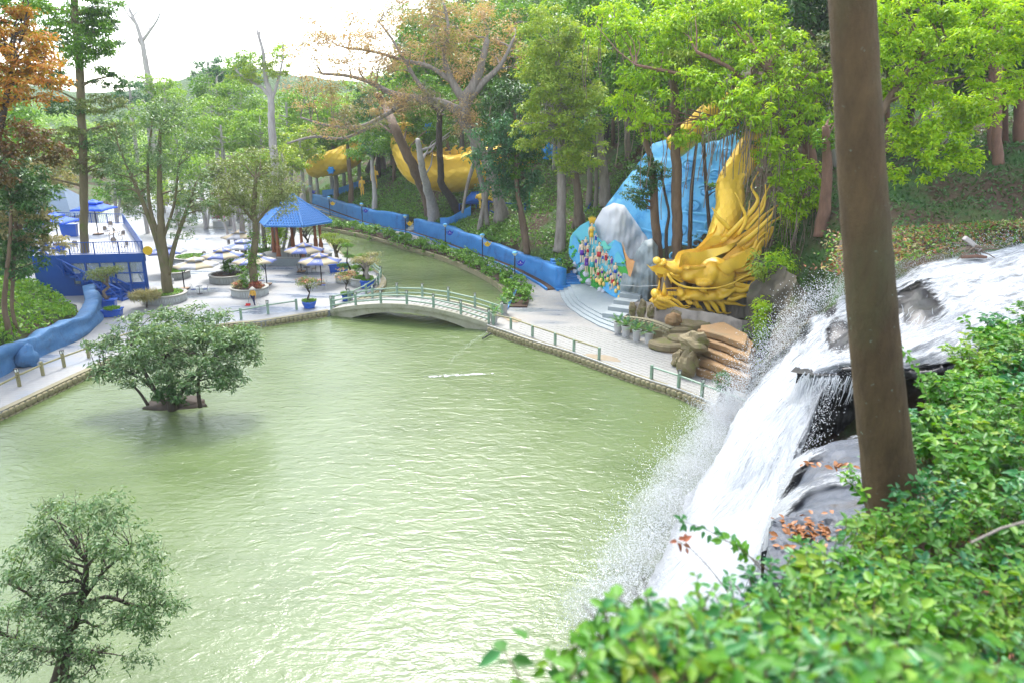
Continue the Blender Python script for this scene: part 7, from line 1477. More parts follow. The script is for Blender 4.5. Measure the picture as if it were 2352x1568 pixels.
# --- middle
tree('bare_tree', 'bare white dead tree standing against the sky at the upper left', None, 150, [(346, 240, 8), (342, 190, 7), (332, 130, 6), (326, 95, 5), (312, 55, 4), (296, 20, 3)], [], None, 'pale', seed=9, extra=[[(327, 95, 4), (345, 70, 3), (362, 45, 2), (372, 15, 1)], [(330, 110, 3), (318, 95, 2), (320, 85, 1)], [(312, 55, 3), (295, 35, 2), (280, 10, 1), (272, -10, 1)], [(305, 40, 2), (318, 20, 1), (312, 0, 1)], [(345, 70, 2), (335, 50, 1), (330, 30, 1)], [(300, 28, 2), (290, -5, 1)]])
tree('pale_tree', 'pale-trunked tree with a few lime clumps left of the big spreading tree', (628, 345), 112, [(628, 345, 9), (624, 280, 8), (621, 220, 7), (610, 180, 5), (604, 120, 4), (590, 70, 3)], [(600, 165, 45, 28, 0), (635, 160, 35, 30, 1), (560, 170, 40, 24, 0), (575, 135, 35, 25, 0, 'light'), (645, 120, 25, 25, 1, 'lime'), (540, 150, 25, 20, 1, 'light')], 'yellowgreen', 'pale', .42, .17, .8, 10, .3, twig=1, limbs=26, extra=[[(621, 225, 5), (600, 200, 4), (570, 185, 3), (540, 160, 2)], [(622, 240, 4), (640, 180, 3), (650, 130, 2), (648, 80, 1)], [(604, 120, 3), (596, 90, 2), (600, 60, 1), (612, 40, 1)]])
GRN = [(470, 270, 60, 50, 'light'), (500, 200, 55, 45, 'mid'), (555, 230, 70, 45, 'light'), (430, 320, 60, 50, 'light'), (510, 310, 70, 45, 'light'), (600, 300, 70, 50, 'light'), (480, 160, 40, 35, 'teal'), (540, 165, 50, 40, 'teal'), (660, 260, 50, 50, 'light'), (690, 330, 50, 40, 'yellowgreen'), (590, 370, 60, 35, 'light'), (460, 385, 60, 35, 'light'), (400, 250, 50, 45, 'light'), (380, 210, 40, 30, 'light'), (520, 400, 50, 30, 'olive'), (650, 370, 50, 35, 'yellowgreen'), (340, 260, 45, 35, 'light'), (700, 230, 45, 45, 'mid'), (300, 215, 40, 30, 'teal'), (350, 190, 40, 22, 'light')]
LBM = {'light': 'pale green', 'mid': 'mid green', 'teal': 'blue-green', 'yellowgreen': 'yellow-green', 'olive': 'olive'}
WHERE = ['far up the valley left of the pale trunk', 'under the gap of sky', 'beside the pale trunk, on its left', 'behind the mossy planter tree', 'above the pink shrub', 'right under the pale trunk foot', 'on the far ridge left of the pale tree', 'on the far ridge touching the sky gap', 'between the pale trunk and the spreading tree', 'just above the blue wall and gazebo', 'behind the ivy-clad tree crown', 'above the farthest umbrella', 'in the valley behind the dead tree', 'at the foot of the dead tree', 'low behind the umbrellas', 'close to the small dragon coil', 'left of the dead tree, low', 'beneath the tan spreading boughs', 'left of the dead tree, on the far hill', 'in front of the far blue hill']
for k, (u, v, ru, rv, lf) in enumerate(GRN):
    Y = 150 - (v - 160) * .16; p = D(u, v, Y); gz_ = max(HZ(p.x, Y), 0); tree('leafy_tree', f'{LBM[lf]} tree {WHERE[k]}', None, Y, [(u + 4, v + rv + 30, 4), (u, v + rv * .4, 3), (u - 3, v - rv * .5, 2)], [(u, v, ru, rv, 0), (u - ru * .6, v + rv * .5, ru * .6, rv * .55, 1), (u + ru * .6, v + rv * .45, ru * .6, rv * .55, -1)], lf, 'pale', .55, .22, .8, 30 + k, .3, limbs=14, group='valley trees beyond the plaza', twig=1 if k % 3 == 0 else 0)
for k, (u, v, ru, rv, Y, lf, lb) in enumerate(((330, 415, 50, 34, 104, 'light', 'pale green small tree on the far plaza, behind the roof terrace corner'), (405, 440, 44, 30, 112, 'yellowgreen', 'yellow-green small tree on the far plaza left of the ivy-clad crown'), (470, 462, 40, 28, 108, 'olive', 'olive small tree on the far plaza behind the farthest umbrella'), (545, 452, 46, 30, 118, 'light', 'pale green small tree on the far plaza behind the pink shrub'), (610, 470, 40, 28, 104, 'mid', 'mid green small tree on the far plaza left of the gazebo roof'), (265, 430, 44, 34, 100, 'mid', 'mid green small tree behind the back terrace umbrella'), (370, 380, 50, 34, 126, 'light', 'pale green small tree far behind the mossy planter tree'))):
    tree('small_tree', lb, None, Y, [(u + 2, v + rv + 34, 4), (u, v + 8, 3), (u - 2, v - 10, 2)], [(u, v, ru, rv, 0), (u - ru * .7, v + rv * .6, ru * .5, rv * .6, 1), (u + ru * .7, v + rv * .5, ru * .5, rv * .6, -1)], lf, 'pale', .42, .16, .75, 90 + k, .5, limbs=14, group='small trees on the far plaza', extra=[[(u + 6, v + rv + 34, 3), (u + 14, v, 2)]])
# --- the big spreading tree and its neighbours
tree('spreading_tree', 'huge spreading tree with sparse tan and orange leaves and a rooted leaning trunk', (1152, 505), None, [(1150, 500, 15), (1142, 440, 12), (1118, 370, 12), (1085, 310, 13), (1066, 270, 15), (1072, 225, 14), (1100, 170, 9), (1120, 90, 6)],
     [(760, 70, 90, 50, -3), (860, 60, 90, 50, 0), (960, 50, 100, 50, 2), (1060, 60, 90, 50, 0), (740, 150, 90, 50, -3), (840, 150, 90, 50, -2), (940, 140, 90, 45, 0), (1040, 150, 80, 50, 1), (1130, 60, 60, 50, 3), (720, 220, 70, 35, -3), (900, 220, 80, 35, -2), (1150, 130, 50, 45, 2), (800, 230, 70, 35, -2, 'tan'), (960, 20, 120, 35, 3, 'tan'), (820, 280, 70, 28, -2, 'tan'), (760, 300, 60, 25, -3), (1060, 250, 50, 30, -1), (1070, 280, 40, 35, -2), (980, 240, 60, 30, -1, 'tan'), (1000, 100, 90, 40, 1, 'yellowgreen')], 'pink', 'grey', .34, .13, {'pink': .34, 'tan': .34, 'yellowgreen': .18}, 20, .2, .8, twig=2, limbs=110, rcf=.34,
     extra=[[(1066, 262, 14), (1010, 235, 9), (950, 225, 8), (900, 215, 7), (850, 190, 5), (800, 175, 4), (740, 170, 3)], [(1000, 238, 7), (960, 190, 5), (930, 140, 4), (900, 90, 3), (870, 50, 2)], [(1072, 240, 12), (1040, 190, 8), (1020, 130, 6), (1030, 70, 4), (1020, 10, 3)], [(1040, 190, 7), (990, 155, 5), (930, 140, 4), (860, 120, 3), (790, 110, 2)], [(1075, 230, 11), (1110, 190, 8), (1150, 150, 5), (1180, 90, 3)], [(940, 226, 6), (890, 262, 5), (830, 290, 4), (760, 290, 3), (690, 270, 2)], [(850, 292, 4), (790, 318, 3), (720, 315, 3), (660, 330, 2)], [(1118, 370, 8), (1140, 300, 6), (1170, 240, 4)], [(1085, 310, 9), (1095, 370, 7), (1110, 440, 6), (1120, 520, 6)], [(1100, 345, 6), (1075, 420, 4), (1062, 490, 3)], [(1125, 400, 7), (1112, 470, 6), (1098, 540, 6)], [(1140, 430, 6), (1168, 500, 5), (1182, 545, 5)]])
tree('leaning_tree', 'brown trunk leaning left across the large dragon coil', (992, 492), None, [(990, 488, 13), (975, 440, 12, -2), (950, 385, 11, -5), (925, 335, 10, -6), (905, 290, 10, -6), (885, 245, 9), (865, 215, 7)], [(930, 300, 60, 36, -1), (880, 320, 60, 36, 0), (980, 285, 50, 40, -1), (840, 340, 50, 36, 1), (960, 240, 45, 30, 0), (900, 260, 50, 28, 0, 'pink')], 'mid', 'brown', .40, .15, .75, 21, .5, limbs=13)
tree('twisted_tree', 'pale twisted trunk right next to the leaning brown trunk', (1000, 505), None, [(1000, 505, 14), (990, 460, 11, -2), (975, 410, 8, -5), (966, 365, 7, -7), (960, 320, 5, -8)], [(975, 330, 40, 26, -2), (1010, 310, 40, 30, -2)], 'mid', 'pale', .36, .14, .8, 22, .5, limbs=5)
tree('dark_trunk_tree', 'dark trunk bending in front of the large dragon coil', (1058, 488), None, [(1056, 486, 11), (1035, 455, 9, -2), (1015, 425, 8, -4), (1011, 370, 7, -6), (1008, 310, 7, -7), (1010, 260, 6, -7)], [(1010, 240, 50, 36, 0), (1050, 225, 45, 30, 1), (980, 205, 40, 30, 0)], 'mid', 'dark', .36, .14, .8, 23, .5, limbs=8)
tree('fig_tree', 'dense dark green tree with drooping leaves right of the rooted trunk', (1200, 580), None, [(1212, 582, 7), (1200, 520, 6), (1190, 450, 6), (1186, 380, 5)], [(1150, 300, 60, 50, 0), (1130, 360, 50, 50, -1), (1185, 350, 60, 50, 0), (1200, 280, 60, 50, 2), (1150, 420, 50, 36, -1), (1205, 420, 45, 36, 0), (1220, 330, 50, 50, 2), (1180, 235, 60, 40, 3, 'dark'), (1130, 250, 40, 40, 2, 'dark'), (1195, 460, 30, 25, 0)], 'teal', 'brown', .42, .16, 1.0, 24, .9, .85, limbs=34)
tree('grey_tree', 'smooth grey trunk with feathery yellow-green foliage above the timber platform', (1290, 575), None, [(1286, 570, 13), (1290, 500, 11), (1290, 400, 10), (1287, 300, 9), (1284, 200, 7), (1280, 110, 5)], [(1270, 70, 70, 50, 1), (1320, 130, 70, 50, 0), (1240, 150, 60, 50, 1), (1300, 210, 70, 45, -1), (1245, 240, 50, 40, 0), (1350, 220, 60, 45, -1), (1270, 290, 60, 40, -2), (1330, 300, 60, 45, -2), (1220, 310, 45, 40, 0), (1310, 370, 45, 35, -2), (1350, 360, 50, 40, -1)], 'yellowgreen', 'grey', .38, .12, 1.15, 25, .5, .7, limbs=50, twig=1)
tree('lime_tree', 'large lime green tree with long hanging roots above the blue relief slope', None, 60, [(1880, 520, 17), (1872, 440, 16), (1862, 370, 15), (1840, 290, 13), (1800, 210, 10), (1740, 130, 8)],
     [(1410, 60, 75, 45, 5), (1500, 90, 80, 45, 3), (1590, 60, 90, 45, 4), (1660, 120, 80, 45, 2), (1740, 60, 80, 45, 3), (1480, 170, 70, 40, 1), (1570, 200, 80, 45, 0), (1660, 210, 80, 42, -1), (1450, 240, 55, 36, 2), (1750, 150, 70, 45, 0), (1820, 110, 60, 45, 2), (1800, 220, 70, 45, -1), (1870, 190, 50, 50, 1), (1810, 300, 55, 40, -3), (1870, 290, 45, 50, -2), (1830, 380, 55, 45, -4), (1790, 440, 35, 40, -5), (1850, 450, 45, 40, -4), (1500, 290, 55, 34, 0), (1560, 150, 60, 35, 2, 'yellowgreen'), (1700, 280, 50, 30, 1, 'mid'), (1740, 320, 45, 40, 2, 'mid'), (1820, 490, 30, 24, -5), (1620, 20, 120, 40, 5), (1640, 285, 45, 26, -4), (1695, 250, 50, 30, -4), (1745, 270, 40, 34, -5), (1580, 320, 40, 24, -2), (1770, 350, 34, 40, -5), (1725, 215, 50, 30, -4)], 'lime', 'red', .40, .16, 1.25, 26, .8, .7, limbs=70, twig=1, vines=230, zb=8.2, extra=[[(1862, 370, 10), (1800, 300, 8), (1740, 220, 6), (1680, 160, 5), (1600, 120, 4)], [(1720, 240, 6), (1640, 190, 5), (1560, 170, 4), (1460, 150, 3)], [(1690, 290, 5), (1712, 240, 5), (1730, 180, 4)]])
for (nm, lb, tr_, bl, lf, bk, Yt) in (('slope_tree', 'brown trunk with dark leaf sprays left of the straight trunk, before the blue relief', [(1514, 620, 12), (1510, 560, 11), (1503, 490, 10), (1500, 420, 9), (1490, 350, 7), (1470, 290, 5)], [(1490, 410, 40, 26, -1), (1460, 440, 34, 26, -1), (1520, 400, 30, 22, 0), (1480, 380, 35, 25, 0), (1470, 470, 20, 20, -1)], 'dark', 'brown', 64.0), ('straight_tree', 'straight brown trunk in front of the middle of the blue relief', [(1556, 620, 13), (1556, 540, 12), (1554, 440, 12), (1552, 330, 11), (1550, 230, 10), (1545, 120, 8)], [], None, 'brown', 63.0), ('thin_tree', 'thin dark sapling right of the straight trunk, before the blue relief', [(1632, 560, 5), (1626, 480, 4), (1620, 400, 4), (1616, 320, 4)], [(1650, 430, 22, 10, -1)], 'mid', 'dark', 62.0), ('thin_tree', 'thin crooked sapling left of the straight trunk, before the blue relief', [(1532, 600, 4), (1530, 540, 4), (1536, 490, 3), (1526, 440, 3), (1518, 390, 3)], [], None, 'dark', 63.2), ('thin_tree', 'thin dark sapling just right of the straight trunk, leaning', [(1584, 570, 5), (1586, 500, 5), (1590, 420, 4), (1600, 330, 3)], [], None, 'dark', 62.6)):
    tree(nm, lb, None, Yt, tr_, bl, lf, bk, .3, .1, .9, hash(lb) % 50 if False else len(lb), .6, zb=D(tr_[0][0], tr_[0][1], Yt).z - .4)
# slope trees behind the blue steps and round the platform
for k, (u0, v0, u1, v1, r_, bk, lb) in enumerate(((1212, 582, 1188, 440, 7, 'brown', 'tan bent sapling on the slope left of the timber platform'), (1330, 520, 1318, 380, 11, 'root', 'rooted grey trunk on the slope right of the timber platform'), (1352, 470, 1352, 340, 7, 'grey', 'slim grey trunk behind the navy handrail, left one'), (1390, 470, 1378, 330, 13, 'grey', 'thick pale trunk behind the white mountain top'), (1368, 480, 1366, 350, 5, 'grey', 'slim grey trunk behind the navy handrail, right one'), (772, 470, 768, 380, 6, 'grey', 'slender trunk on the slope nearest the gazebo roof'), (806, 478, 800, 370, 6, 'brown', 'slender brown trunk on the slope, second from the gazebo roof'), (860, 482, 855, 390, 6, 'pale', 'slender pale trunk on the slope below the dark rooted hollow'), (1040, 440, 1028, 330, 5, 'brown', 'slim trunk propped behind the large dragon coil'), (1885, 540, 1900, 380, 15, 'red', 'thick reddish trunk on the cliff top beside the dragon mane'))):
    tree('slope_trunk_tree', lb, (u0, v0), None, [(u0, v0, r_), ((u0 + u1) / 2 + 3, (v0 + v1) / 2, r_ * .85), (u1, v1, r_ * .75), (u1 - 4, v1 - 90, r_ * .5)], [(u1 - 5, v1 - 60, 34, 30, 0), (u1 + 20, v1 - 90, 34, 26, 1)], ('mid', 'teal', 'mid')[k % 3], bk, .38, .14, .8, 60 + k, .5, limbs=12, extra=([[(u0 - 3, v0 - 40, 5), (u0 - 20, v0 + 20, 3)], [(u0 + 3, v0 - 40, 5), (u0 + 22, v0 + 14, 3)]] if bk in ('root',) else ()))
rb = empty('rooted_tree', GT(885, 385), 'dark hollow banyan trunk wrapped in roots left of the large dragon coil', 'tree'); Yr = rb.location.y; mb = MB(); rng = np.random.default_rng(77)
for k in range(18):
    u = 858 + 60 * rng.random(); mb.tube([D(u - 8 + 16 * rng.random() + (u - 888) * .5, 392 + 8 * rng.random(), Yr - .8 + rng.normal() * .4) - rb.location, D(u, 350, Yr + rng.normal() * .4) - rb.location, D(u * .6 + 888 * .4, 300, Yr) - rb.location, D(u * .4 + 888 * .6, 250, Yr) - rb.location], [.32, .28, .26, .2], 7)
mb.build('trunk', BK['root'], rb, smooth=True); quads('crown', foliage(np.array([tuple(D(880 + rng.normal() * 55, 300 + rng.normal() * 28, Yr + rng.normal() * 2) - rb.location) + (1.5,) for _ in range(60)]), .46, .17, .9, rng, droop=.6), LM['mid'], rb)
# --- right of the near trunk
tree('lime_tree', 'lime green tree whose boughs hang over the river, right of the near trunk', None, 46, [(1985, 520, 14), (1990, 420, 12), (2010, 300, 10), (2060, 200, 8), (2140, 110, 6), (2230, 60, 4)], [(2080, 40, 70, 50, 0), (2170, 60, 80, 50, 1), (2250, 40, 80, 45, -1), (2300, 110, 55, 45, 0), (2210, 110, 70, 40, -2), (2080, 130, 70, 50, -1), (2060, 220, 55, 45, 0), (2130, 200, 60, 40, 1), (2270, 170, 50, 45, -1), (2330, 200, 45, 40, 0), (2110, 290, 60, 45, -1), (2070, 330, 45, 40, 0), (2160, 350, 60, 40, -2), (2210, 370, 45, 30, -2), (2060, 400, 30, 25, -1), (2140, 410, 22, 20, -2), (2000, 60, 50, 60, 2), (2330, 30, 50, 50, 1), (2180, 240, 60, 45, 1), (2250, 250, 60, 40, 0), (2130, 120, 60, 40, 1), (2180, 310, 55, 35, 0), (2330, 110, 40, 50, 0), (1960, 200, 40, 80, 2)], 'lime', 'brown', .30, .14, 1.3, 27, .5, .75, limbs=60, twig=1, zb=9.4, extra=[[(2010, 300, 7), (2060, 280, 5), (2110, 310, 3), (2150, 350, 2)], [(2060, 200, 6), (2150, 190, 4), (2240, 170, 2)]])
for k, (u0, v0, u1, r_, lb) in enumerate(((2286, 432, 2292, 11, 'reddish trunk in the dark wood at the right, thicker one of the left pair'), (2272, 420, 2278, 8, 'reddish trunk in the dark wood at the right, thinner one of the left pair'), (2338, 430, 2350, 16, 'broad pale brown trunk in the dark wood at the right edge'), (2305, 400, 2312, 7, 'slim dim trunk between the pair and the broad right one'), (2035, 330, 2040, 6, 'dark slim trunk directly behind the lime boughs, right of the near trunk'))):
    tree('wood_tree', lb, None, 57 + k * 2, [(u0, v0, r_), ((u0 + u1) / 2, 300, r_ * .9), (u1, 180, r_ * .85), (u1 + 4, 20, r_ * .7), (u1 + 4, -120, r_ * .5)], [(u1 + 10, 120, 70, 60, 3), (u1 - 60, 60, 70, 60, 3), (u1, -30, 90, 60, 2), (u1 - 40, 200, 60, 50, 5)], 'dark', 'red', .5, .2, .9, 80 + k, .5, limbs=20)
# --- forest on the hill, each tree by itself; a few crowns shared between trees
FT = []
for k, (lf, bk, hh) in enumerate((('mid', 'grey', 15), ('teal', 'brown', 13), ('dark', 'dark', 16), ('light', 'pale', 14), ('mid', 'grey', 18), ('olive', 'pale', 13))):
    rng = np.random.default_rng(300 + k); mb = MB(); tops = [Vector((.1 * math.sin(k), 0, 0)), Vector((.3, .1, hh * .3)), Vector((-.2, .2, hh * .6)), Vector((.1, 0, hh * .85))]; mb.tube(tops, [.34, .27, .2, .1], 7); cl = []
    for i in range(58):
        d = sphere_dirs(1, rng)[0]; f = .4 + .6 * rng.random() ** .5; cl.append((d[0] * hh * .30 * f, d[1] * hh * .30 * f, hh * .68 + d[2] * hh * .34 * f, hh * .085 * (.75 + .5 * rng.random())))
    for i in range(16): limb(mb, tops[1 + i % 3] if i % 3 < 2 else tops[3], cl[i * 3][:3], .12, .03, rng)
    root = empty('forest_tree', (0, 0, 0)); mb.build('trunk', BK[bk], root, smooth=True); quads('crown', foliage(np.array(cl), .62, .26, .85, rng, droop=.4), LM[lf], root); FT.append((root, lf))
WORDS = {'mid': 'mid green', 'teal': 'blue-green', 'dark': 'dark green', 'light': 'pale green', 'olive': 'olive green'}
NTH = ['nearest one', 'second nearest', 'third nearest', 'fourth nearest', 'fifth nearest', 'sixth nearest', 'seventh nearest', 'eighth nearest', 'ninth nearest', 'tenth nearest', 'eleventh nearest', 'farthest one']
LAND = [(250, 'behind the terrace building'), (450, 'beyond the mossy planter tree'), (640, 'behind the pale forked trunk'), (760, 'above the small dragon coil'), (900, 'behind the left part of the tan spreading boughs'), (1060, 'above the large dragon coil'), (1200, 'behind the drooping dark tree'), (1350, 'behind the smooth grey trunk'), (1480, 'uphill of the white mountain'), (1640, 'above the blue relief slope'), (1800, 'above the gold dragon neck'), (1950, 'just left of the near trunk top'), (2130, 'just right of the near trunk top'), (2260, 'behind the lime boughs over the river'), (9999, 'in the dark wood at the right edge')]
FOREST = [(5, 41.1, 61.4, 3.45, 1.21, 1.23), (4, 33.3, 62.0, 4.39, 0.81, 0.93), (3, 36.1, 64.0, 3.46, 1.03, 0.95), (5, 27.1, 64.0, 3.82, 0.87, 0.82), (2, 28.9, 66.0, 6.23, 1.21, 1.22), (2, 33.9, 66.0, 0.74, 1.17, 1.19), (1, 28.6, 72.0, 3.19, 1.19, 1.33), (4, 27.0, 76.0, 6.27, 0.99, 0.93), (0, 16.0, 78.8, 3.38, 0.92, 0.96), (1, 25.3, 82.0, 4.68, 1.1, 1.22), (5, 15.6, 86.0, 6.16, 1.0, 0.91), (0, 13.4, 88.0, 2.87, 1.11, 1.11), (1, 25.1, 89.1, 4.11, 0.83, 0.84), (0, -66.9, 92.5, 5.78, 1.25, 1.36), (1, 12.8, 96.0, 2.73, 0.8, 0.85), (4, 18.8, 97.3, 1.84, 0.94, 0.88), (4, 11.2, 98.0, 3.34, 1.03, 1.13), (5, 5.4, 98.1, 1.07, 0.79, 0.88), (2, 12.3, 100.0, 0.9, 0.98, 0.94), (2, 9.5, 102.0, 2.77, 0.92, 0.97), (0, 9.0, 108.0, 3.61, 1.25, 1.21), (3, 5.0, 108.0, 6.14, 1.08, 1.05), (4, -73.4, 108.7, 3.55, 1.09, 1.19), (5, 24.4, 111.8, 5.67, 1.07, 1.05), (0, 29.2, 113.6, 0.57, 0.9, 0.98), (0, -3.0, 114.0, 1.1, 0.82, 0.84), (1, 20.2, 115.8, 3.03, 1.15, 1.25), (4, -3.0, 116.0, 2.13, 0.81, 0.92), (3, 9.0, 116.5, 0.88, 1.23, 1.38), (5, 2.5, 118.0, 5.05, 0.93, 1.02), (4, 0.3, 118.0, 0.09, 1.02, 1.03), (4, -11.3, 120.0, 0.4, 1.16, 1.31), (4, -8.0, 122.0, 0.61, 1.19, 1.11), (3, -16.2, 122.0, 2.85, 1.09, 1.18), (1, -19.2, 122.0, 5.94, 0.96, 1.04), (1, 20.4, 125.4, 0.21, 0.94, 0.95), (2, -15.2, 127.9, 0.13, 1.14, 1.1), (2, -22.6, 128.0, 0.79, 1.03, 0.95), (0, -80.9, 129.0, 5.46, 0.91, 0.86), (1, -80.7, 129.3, 5.66, 0.75, 0.84), (2, 5.0, 129.3, 0.91, 0.81, 0.78), (3, -26.3, 130.0, 1.1, 1.08, 0.98), (3, -29.8, 134.0, 4.66, 1.01, 1.1), (3, -31.8, 134.0, 2.99, 1.14, 1.17), (1, -5.5, 135.3, 3.27, 0.98, 1.12), (3, -35.6, 138.0, 4.31, 1.0, 1.12), (2, 5.1, 138.5, 0.46, 0.79, 0.83), (0, -17.6, 139.2, 3.44, 0.91, 1.05), (0, -5.1, 141.9, 0.6, 0.96, 1.03), (3, 1.3, 143.4, 0.61, 1.12, 1.23), (3, -8.0, 146.6, 4.18, 1.13, 1.26), (4, -15.6, 147.5, 2.21, 1.04, 0.99), (3, -0.7, 149.1, 5.31, 0.93, 1.02), (2, -7.8, 155.3, 3.88, 1.09, 1.05), (0, -1.9, 160.6, 3.06, 1.08, 0.99), (2, -19.4, 160.8, 1.89, 0.86, 0.8), (4, -11.2, 165.5, 5.41, 1.04, 1.08), (3, 3.6, 167.4, 3.88, 1.17, 1.32), (3, -0.0, 172.2, 1.11, 1.14, 1.16), (0, -115.4, 179.9, 4.97, 1.2, 1.21)]
seen_ = {}
for i, x, y, rz, sx, sz in FOREST:
    root, lf = FT[i]; c = root if not root.get('label') else copy_tree(root); c.location = (x, y, max(HZ(x, y), 0) - .2); c.rotation_euler = (0, 0, rz); c.scale = (sx, sx, sz)
    u = px_of(Vector((x, y, 18)))[0]; where = next(n for a, n in LAND if u < a); k = seen_.get(where, 0); seen_[where] = k + 1
    tag(c, f'{WORDS[lf]} forest tree {where}, {NTH[min(k, 11)]}', 'tree', 'forest trees on the hillside and in the valley')
for root, lf in FT:
    if not root.get('label'):
        for ch in list(root.children): bpy.data.objects.remove(ch)
        bpy.data.objects.remove(root)
# far wood beyond the valley: one mass nobody could count
rng = np.random.default_rng(9); cl = []
for _ in range(420):
    y = rng.uniform(165, 300); x = rng.uniform(-150, 35) - (y - 165) * .25; cl.append((x, y, max(HZ(x, min(y, 245)), 0) + rng.uniform(2, 9), rng.uniform(2.5, 4.2)))
tag(quads('far_woods', foliage(np.array(cl), 1.3, .6, .95, rng, droop=.3), LM['light'], None), kind='stuff')

# ------------------------------------------------------------------ undergrowth: herbs and grass on the slopes
def scatter(name, pts, L, W, mat, lift=.12, upw=1.0, seed=0):
    rng = np.random.default_rng(seed); n = len(pts); C = pts + np.stack([np.zeros(n), np.zeros(n), lift * rng.random(n)], 1); N = rng.normal(size=(n, 3)) * .7 + np.array([0, -.4, upw]); T = rng.normal(size=(n, 3)) + np.array([0, 0, .5])
    return tag(quads(name, leaf_verts(C, N, T, L * (.5 + rng.random(n)), W * (.6 + .7 * rng.random(n))), mat), kind='stuff')
def area(n, fx_, seed):
    rng = np.random.default_rng(seed); X, Yv = fx_(rng, n); Z = hz(X, Yv); k = Z > -2; return np.stack([X, Yv, Z], 1)[k]
def along(rng, n):
    i = rng.integers(0, len(WL) - 1, n); f = rng.random(n)[:, None]; A = np.array([(p.x, p.y) for p in WL]); B = A[i] * (1 - f) + A[i + 1] * f; nn_ = np.array([(q.x, q.y) for q in normals2(WL)])[i]; d = 1.1 + 26 * rng.random(n) ** 1.5; P2 = B + nn_ * d[:, None]; return P2[:, 0], P2[:, 1]
P_ = area(52000, along, 1); msk = np.sin(P_[:, 0] * .35 + 1) * np.cos(P_[:, 1] * .27) + np.sin(P_[:, 0] * .9 + P_[:, 1] * .6) * .6 + np.random.default_rng(1).normal(size=len(P_)) * .5; P_ = P_[msk > -.25]
scatter('undergrowth', P_, .42, .17, LM['herb'], .35, .7, 1)
def leftbank(rng, n): return rng.uniform(-58, -31, n), rng.uniform(30, 70, n)
P_ = area(42000, leftbank, 2); scatter('bank_grass', P_, .36, .15, LM['grass'], .45, .6, 2)
def rightbank(rng, n): return rng.uniform(16, 52, n), rng.uniform(46, 74, n)
P_ = area(16000, rightbank, 3); scatter('undergrowth', P_, .34, .14, LM['dark'], .3, .7, 3)
# plants hanging on the cliff beside the dragon
rng = np.random.default_rng(6)
for k, (u, v, ru, rv, n, lf, lb) in enumerate(((1800, 570, 26, 50, 26, 'mid', 'leafy bush at the cliff top behind the mane tips'), (1800, 690, 24, 60, 22, 'olive', 'olive creeper on the cliff face above the small waterfall'), (1755, 790, 22, 30, 18, 'mid', 'low fern cluster low on the cliff foot beside the falling water'), (1820, 510, 30, 40, 20, 'lime', 'bright leaf spray hanging over the cliff edge'), (1765, 640, 22, 40, 16, 'yellowgreen', 'yellow-green fern tuft on the grey cliff lump beside the mane'), (1800, 640, 26, 40, 18, 'mid', 'dark leafy patch on the top of the grey cliff lump'), (1752, 730, 14, 36, 14, 'lime', 'bright fern streak down the front of the grey cliff lump'), (1790, 610, 30, 24, 16, 'lime', 'bright bush crowning the grey cliff lump'), (1740, 830, 14, 40, 12, 'yellowgreen', 'ferns low on the cliff right beside the falling spray'), (1900, 660, 22, 16, 8, 'grass', 'small grass clump on the ledge next to the near trunk'))):
    Y = (56 + (640 - v) * .02 if v < 700 else 50.5) if 'lump' not in lb and 'low on' not in lb else (50.6 if v < 700 else 48.2); o = empty('cliff_plant', D(u, v, Y), lb, 'plant'); cl = []
    for _ in range(n):
        q_ = D(u + rng.normal() * ru * .6, v + rng.normal() * rv * .6, Y + rng.normal() * .7) - o.location; cl.append((*q_, .55))
    quads('foliage', foliage(np.array(cl), .34, .09, .8, rng, droop=.9, flat=1), LM[lf], o)
# big bush standing in the pond, and the near treetop at the lower left
ib = empty('island', G(405, 925, WZ), 'dark muddy islet in the pond carrying the round bush', 'islet'); mb = MB(); mb.ball((0, 0, -.15), (1.8, 1.2, .55), 18, 10, bump=.35, seed=3); mb.build('mound', BK['dark'], ib, smooth=True)
tree('pond_bush', 'round dense grey-green bush growing on the islet in the pond', None, 40.6, [(395, 928, 9), (390, 880, 8), (380, 830, 6)], [(400, 800, 95, 55, 0), (310, 800, 70, 45, 1), (480, 800, 85, 48, -1), (540, 830, 65, 42, 0), (430, 740, 95, 36, 1), (340, 750, 75, 36, 2), (520, 770, 70, 40, 1), (330, 860, 85, 30, -1), (440, 860, 85, 36, -2), (260, 850, 60, 24, 0), (230, 790, 40, 28, 1), (560, 790, 45, 36, 0), (410, 905, 60, 18, -2, 'dark'), (520, 870, 60, 24, -1), (370, 790, 60, 50, -2)], 'greygreen', 'dark', .30, .085, {'greygreen': .85, 'dark': 1.1}, 40, .25, .7, limbs=90, zb=-.3, rcf=.26,
     extra=[[(380, 925, 6), (340, 880, 5), (280, 850, 3), (220, 860, 2)], [(400, 925, 6), (440, 870, 5), (490, 820, 3), (540, 800, 2)], [(370, 920, 5), (330, 850, 4), (300, 790, 2)], [(460, 935, 5), (455, 880, 4), (470, 820, 3)], [(340, 930, 4), (320, 900, 3), (290, 870, 2)]])
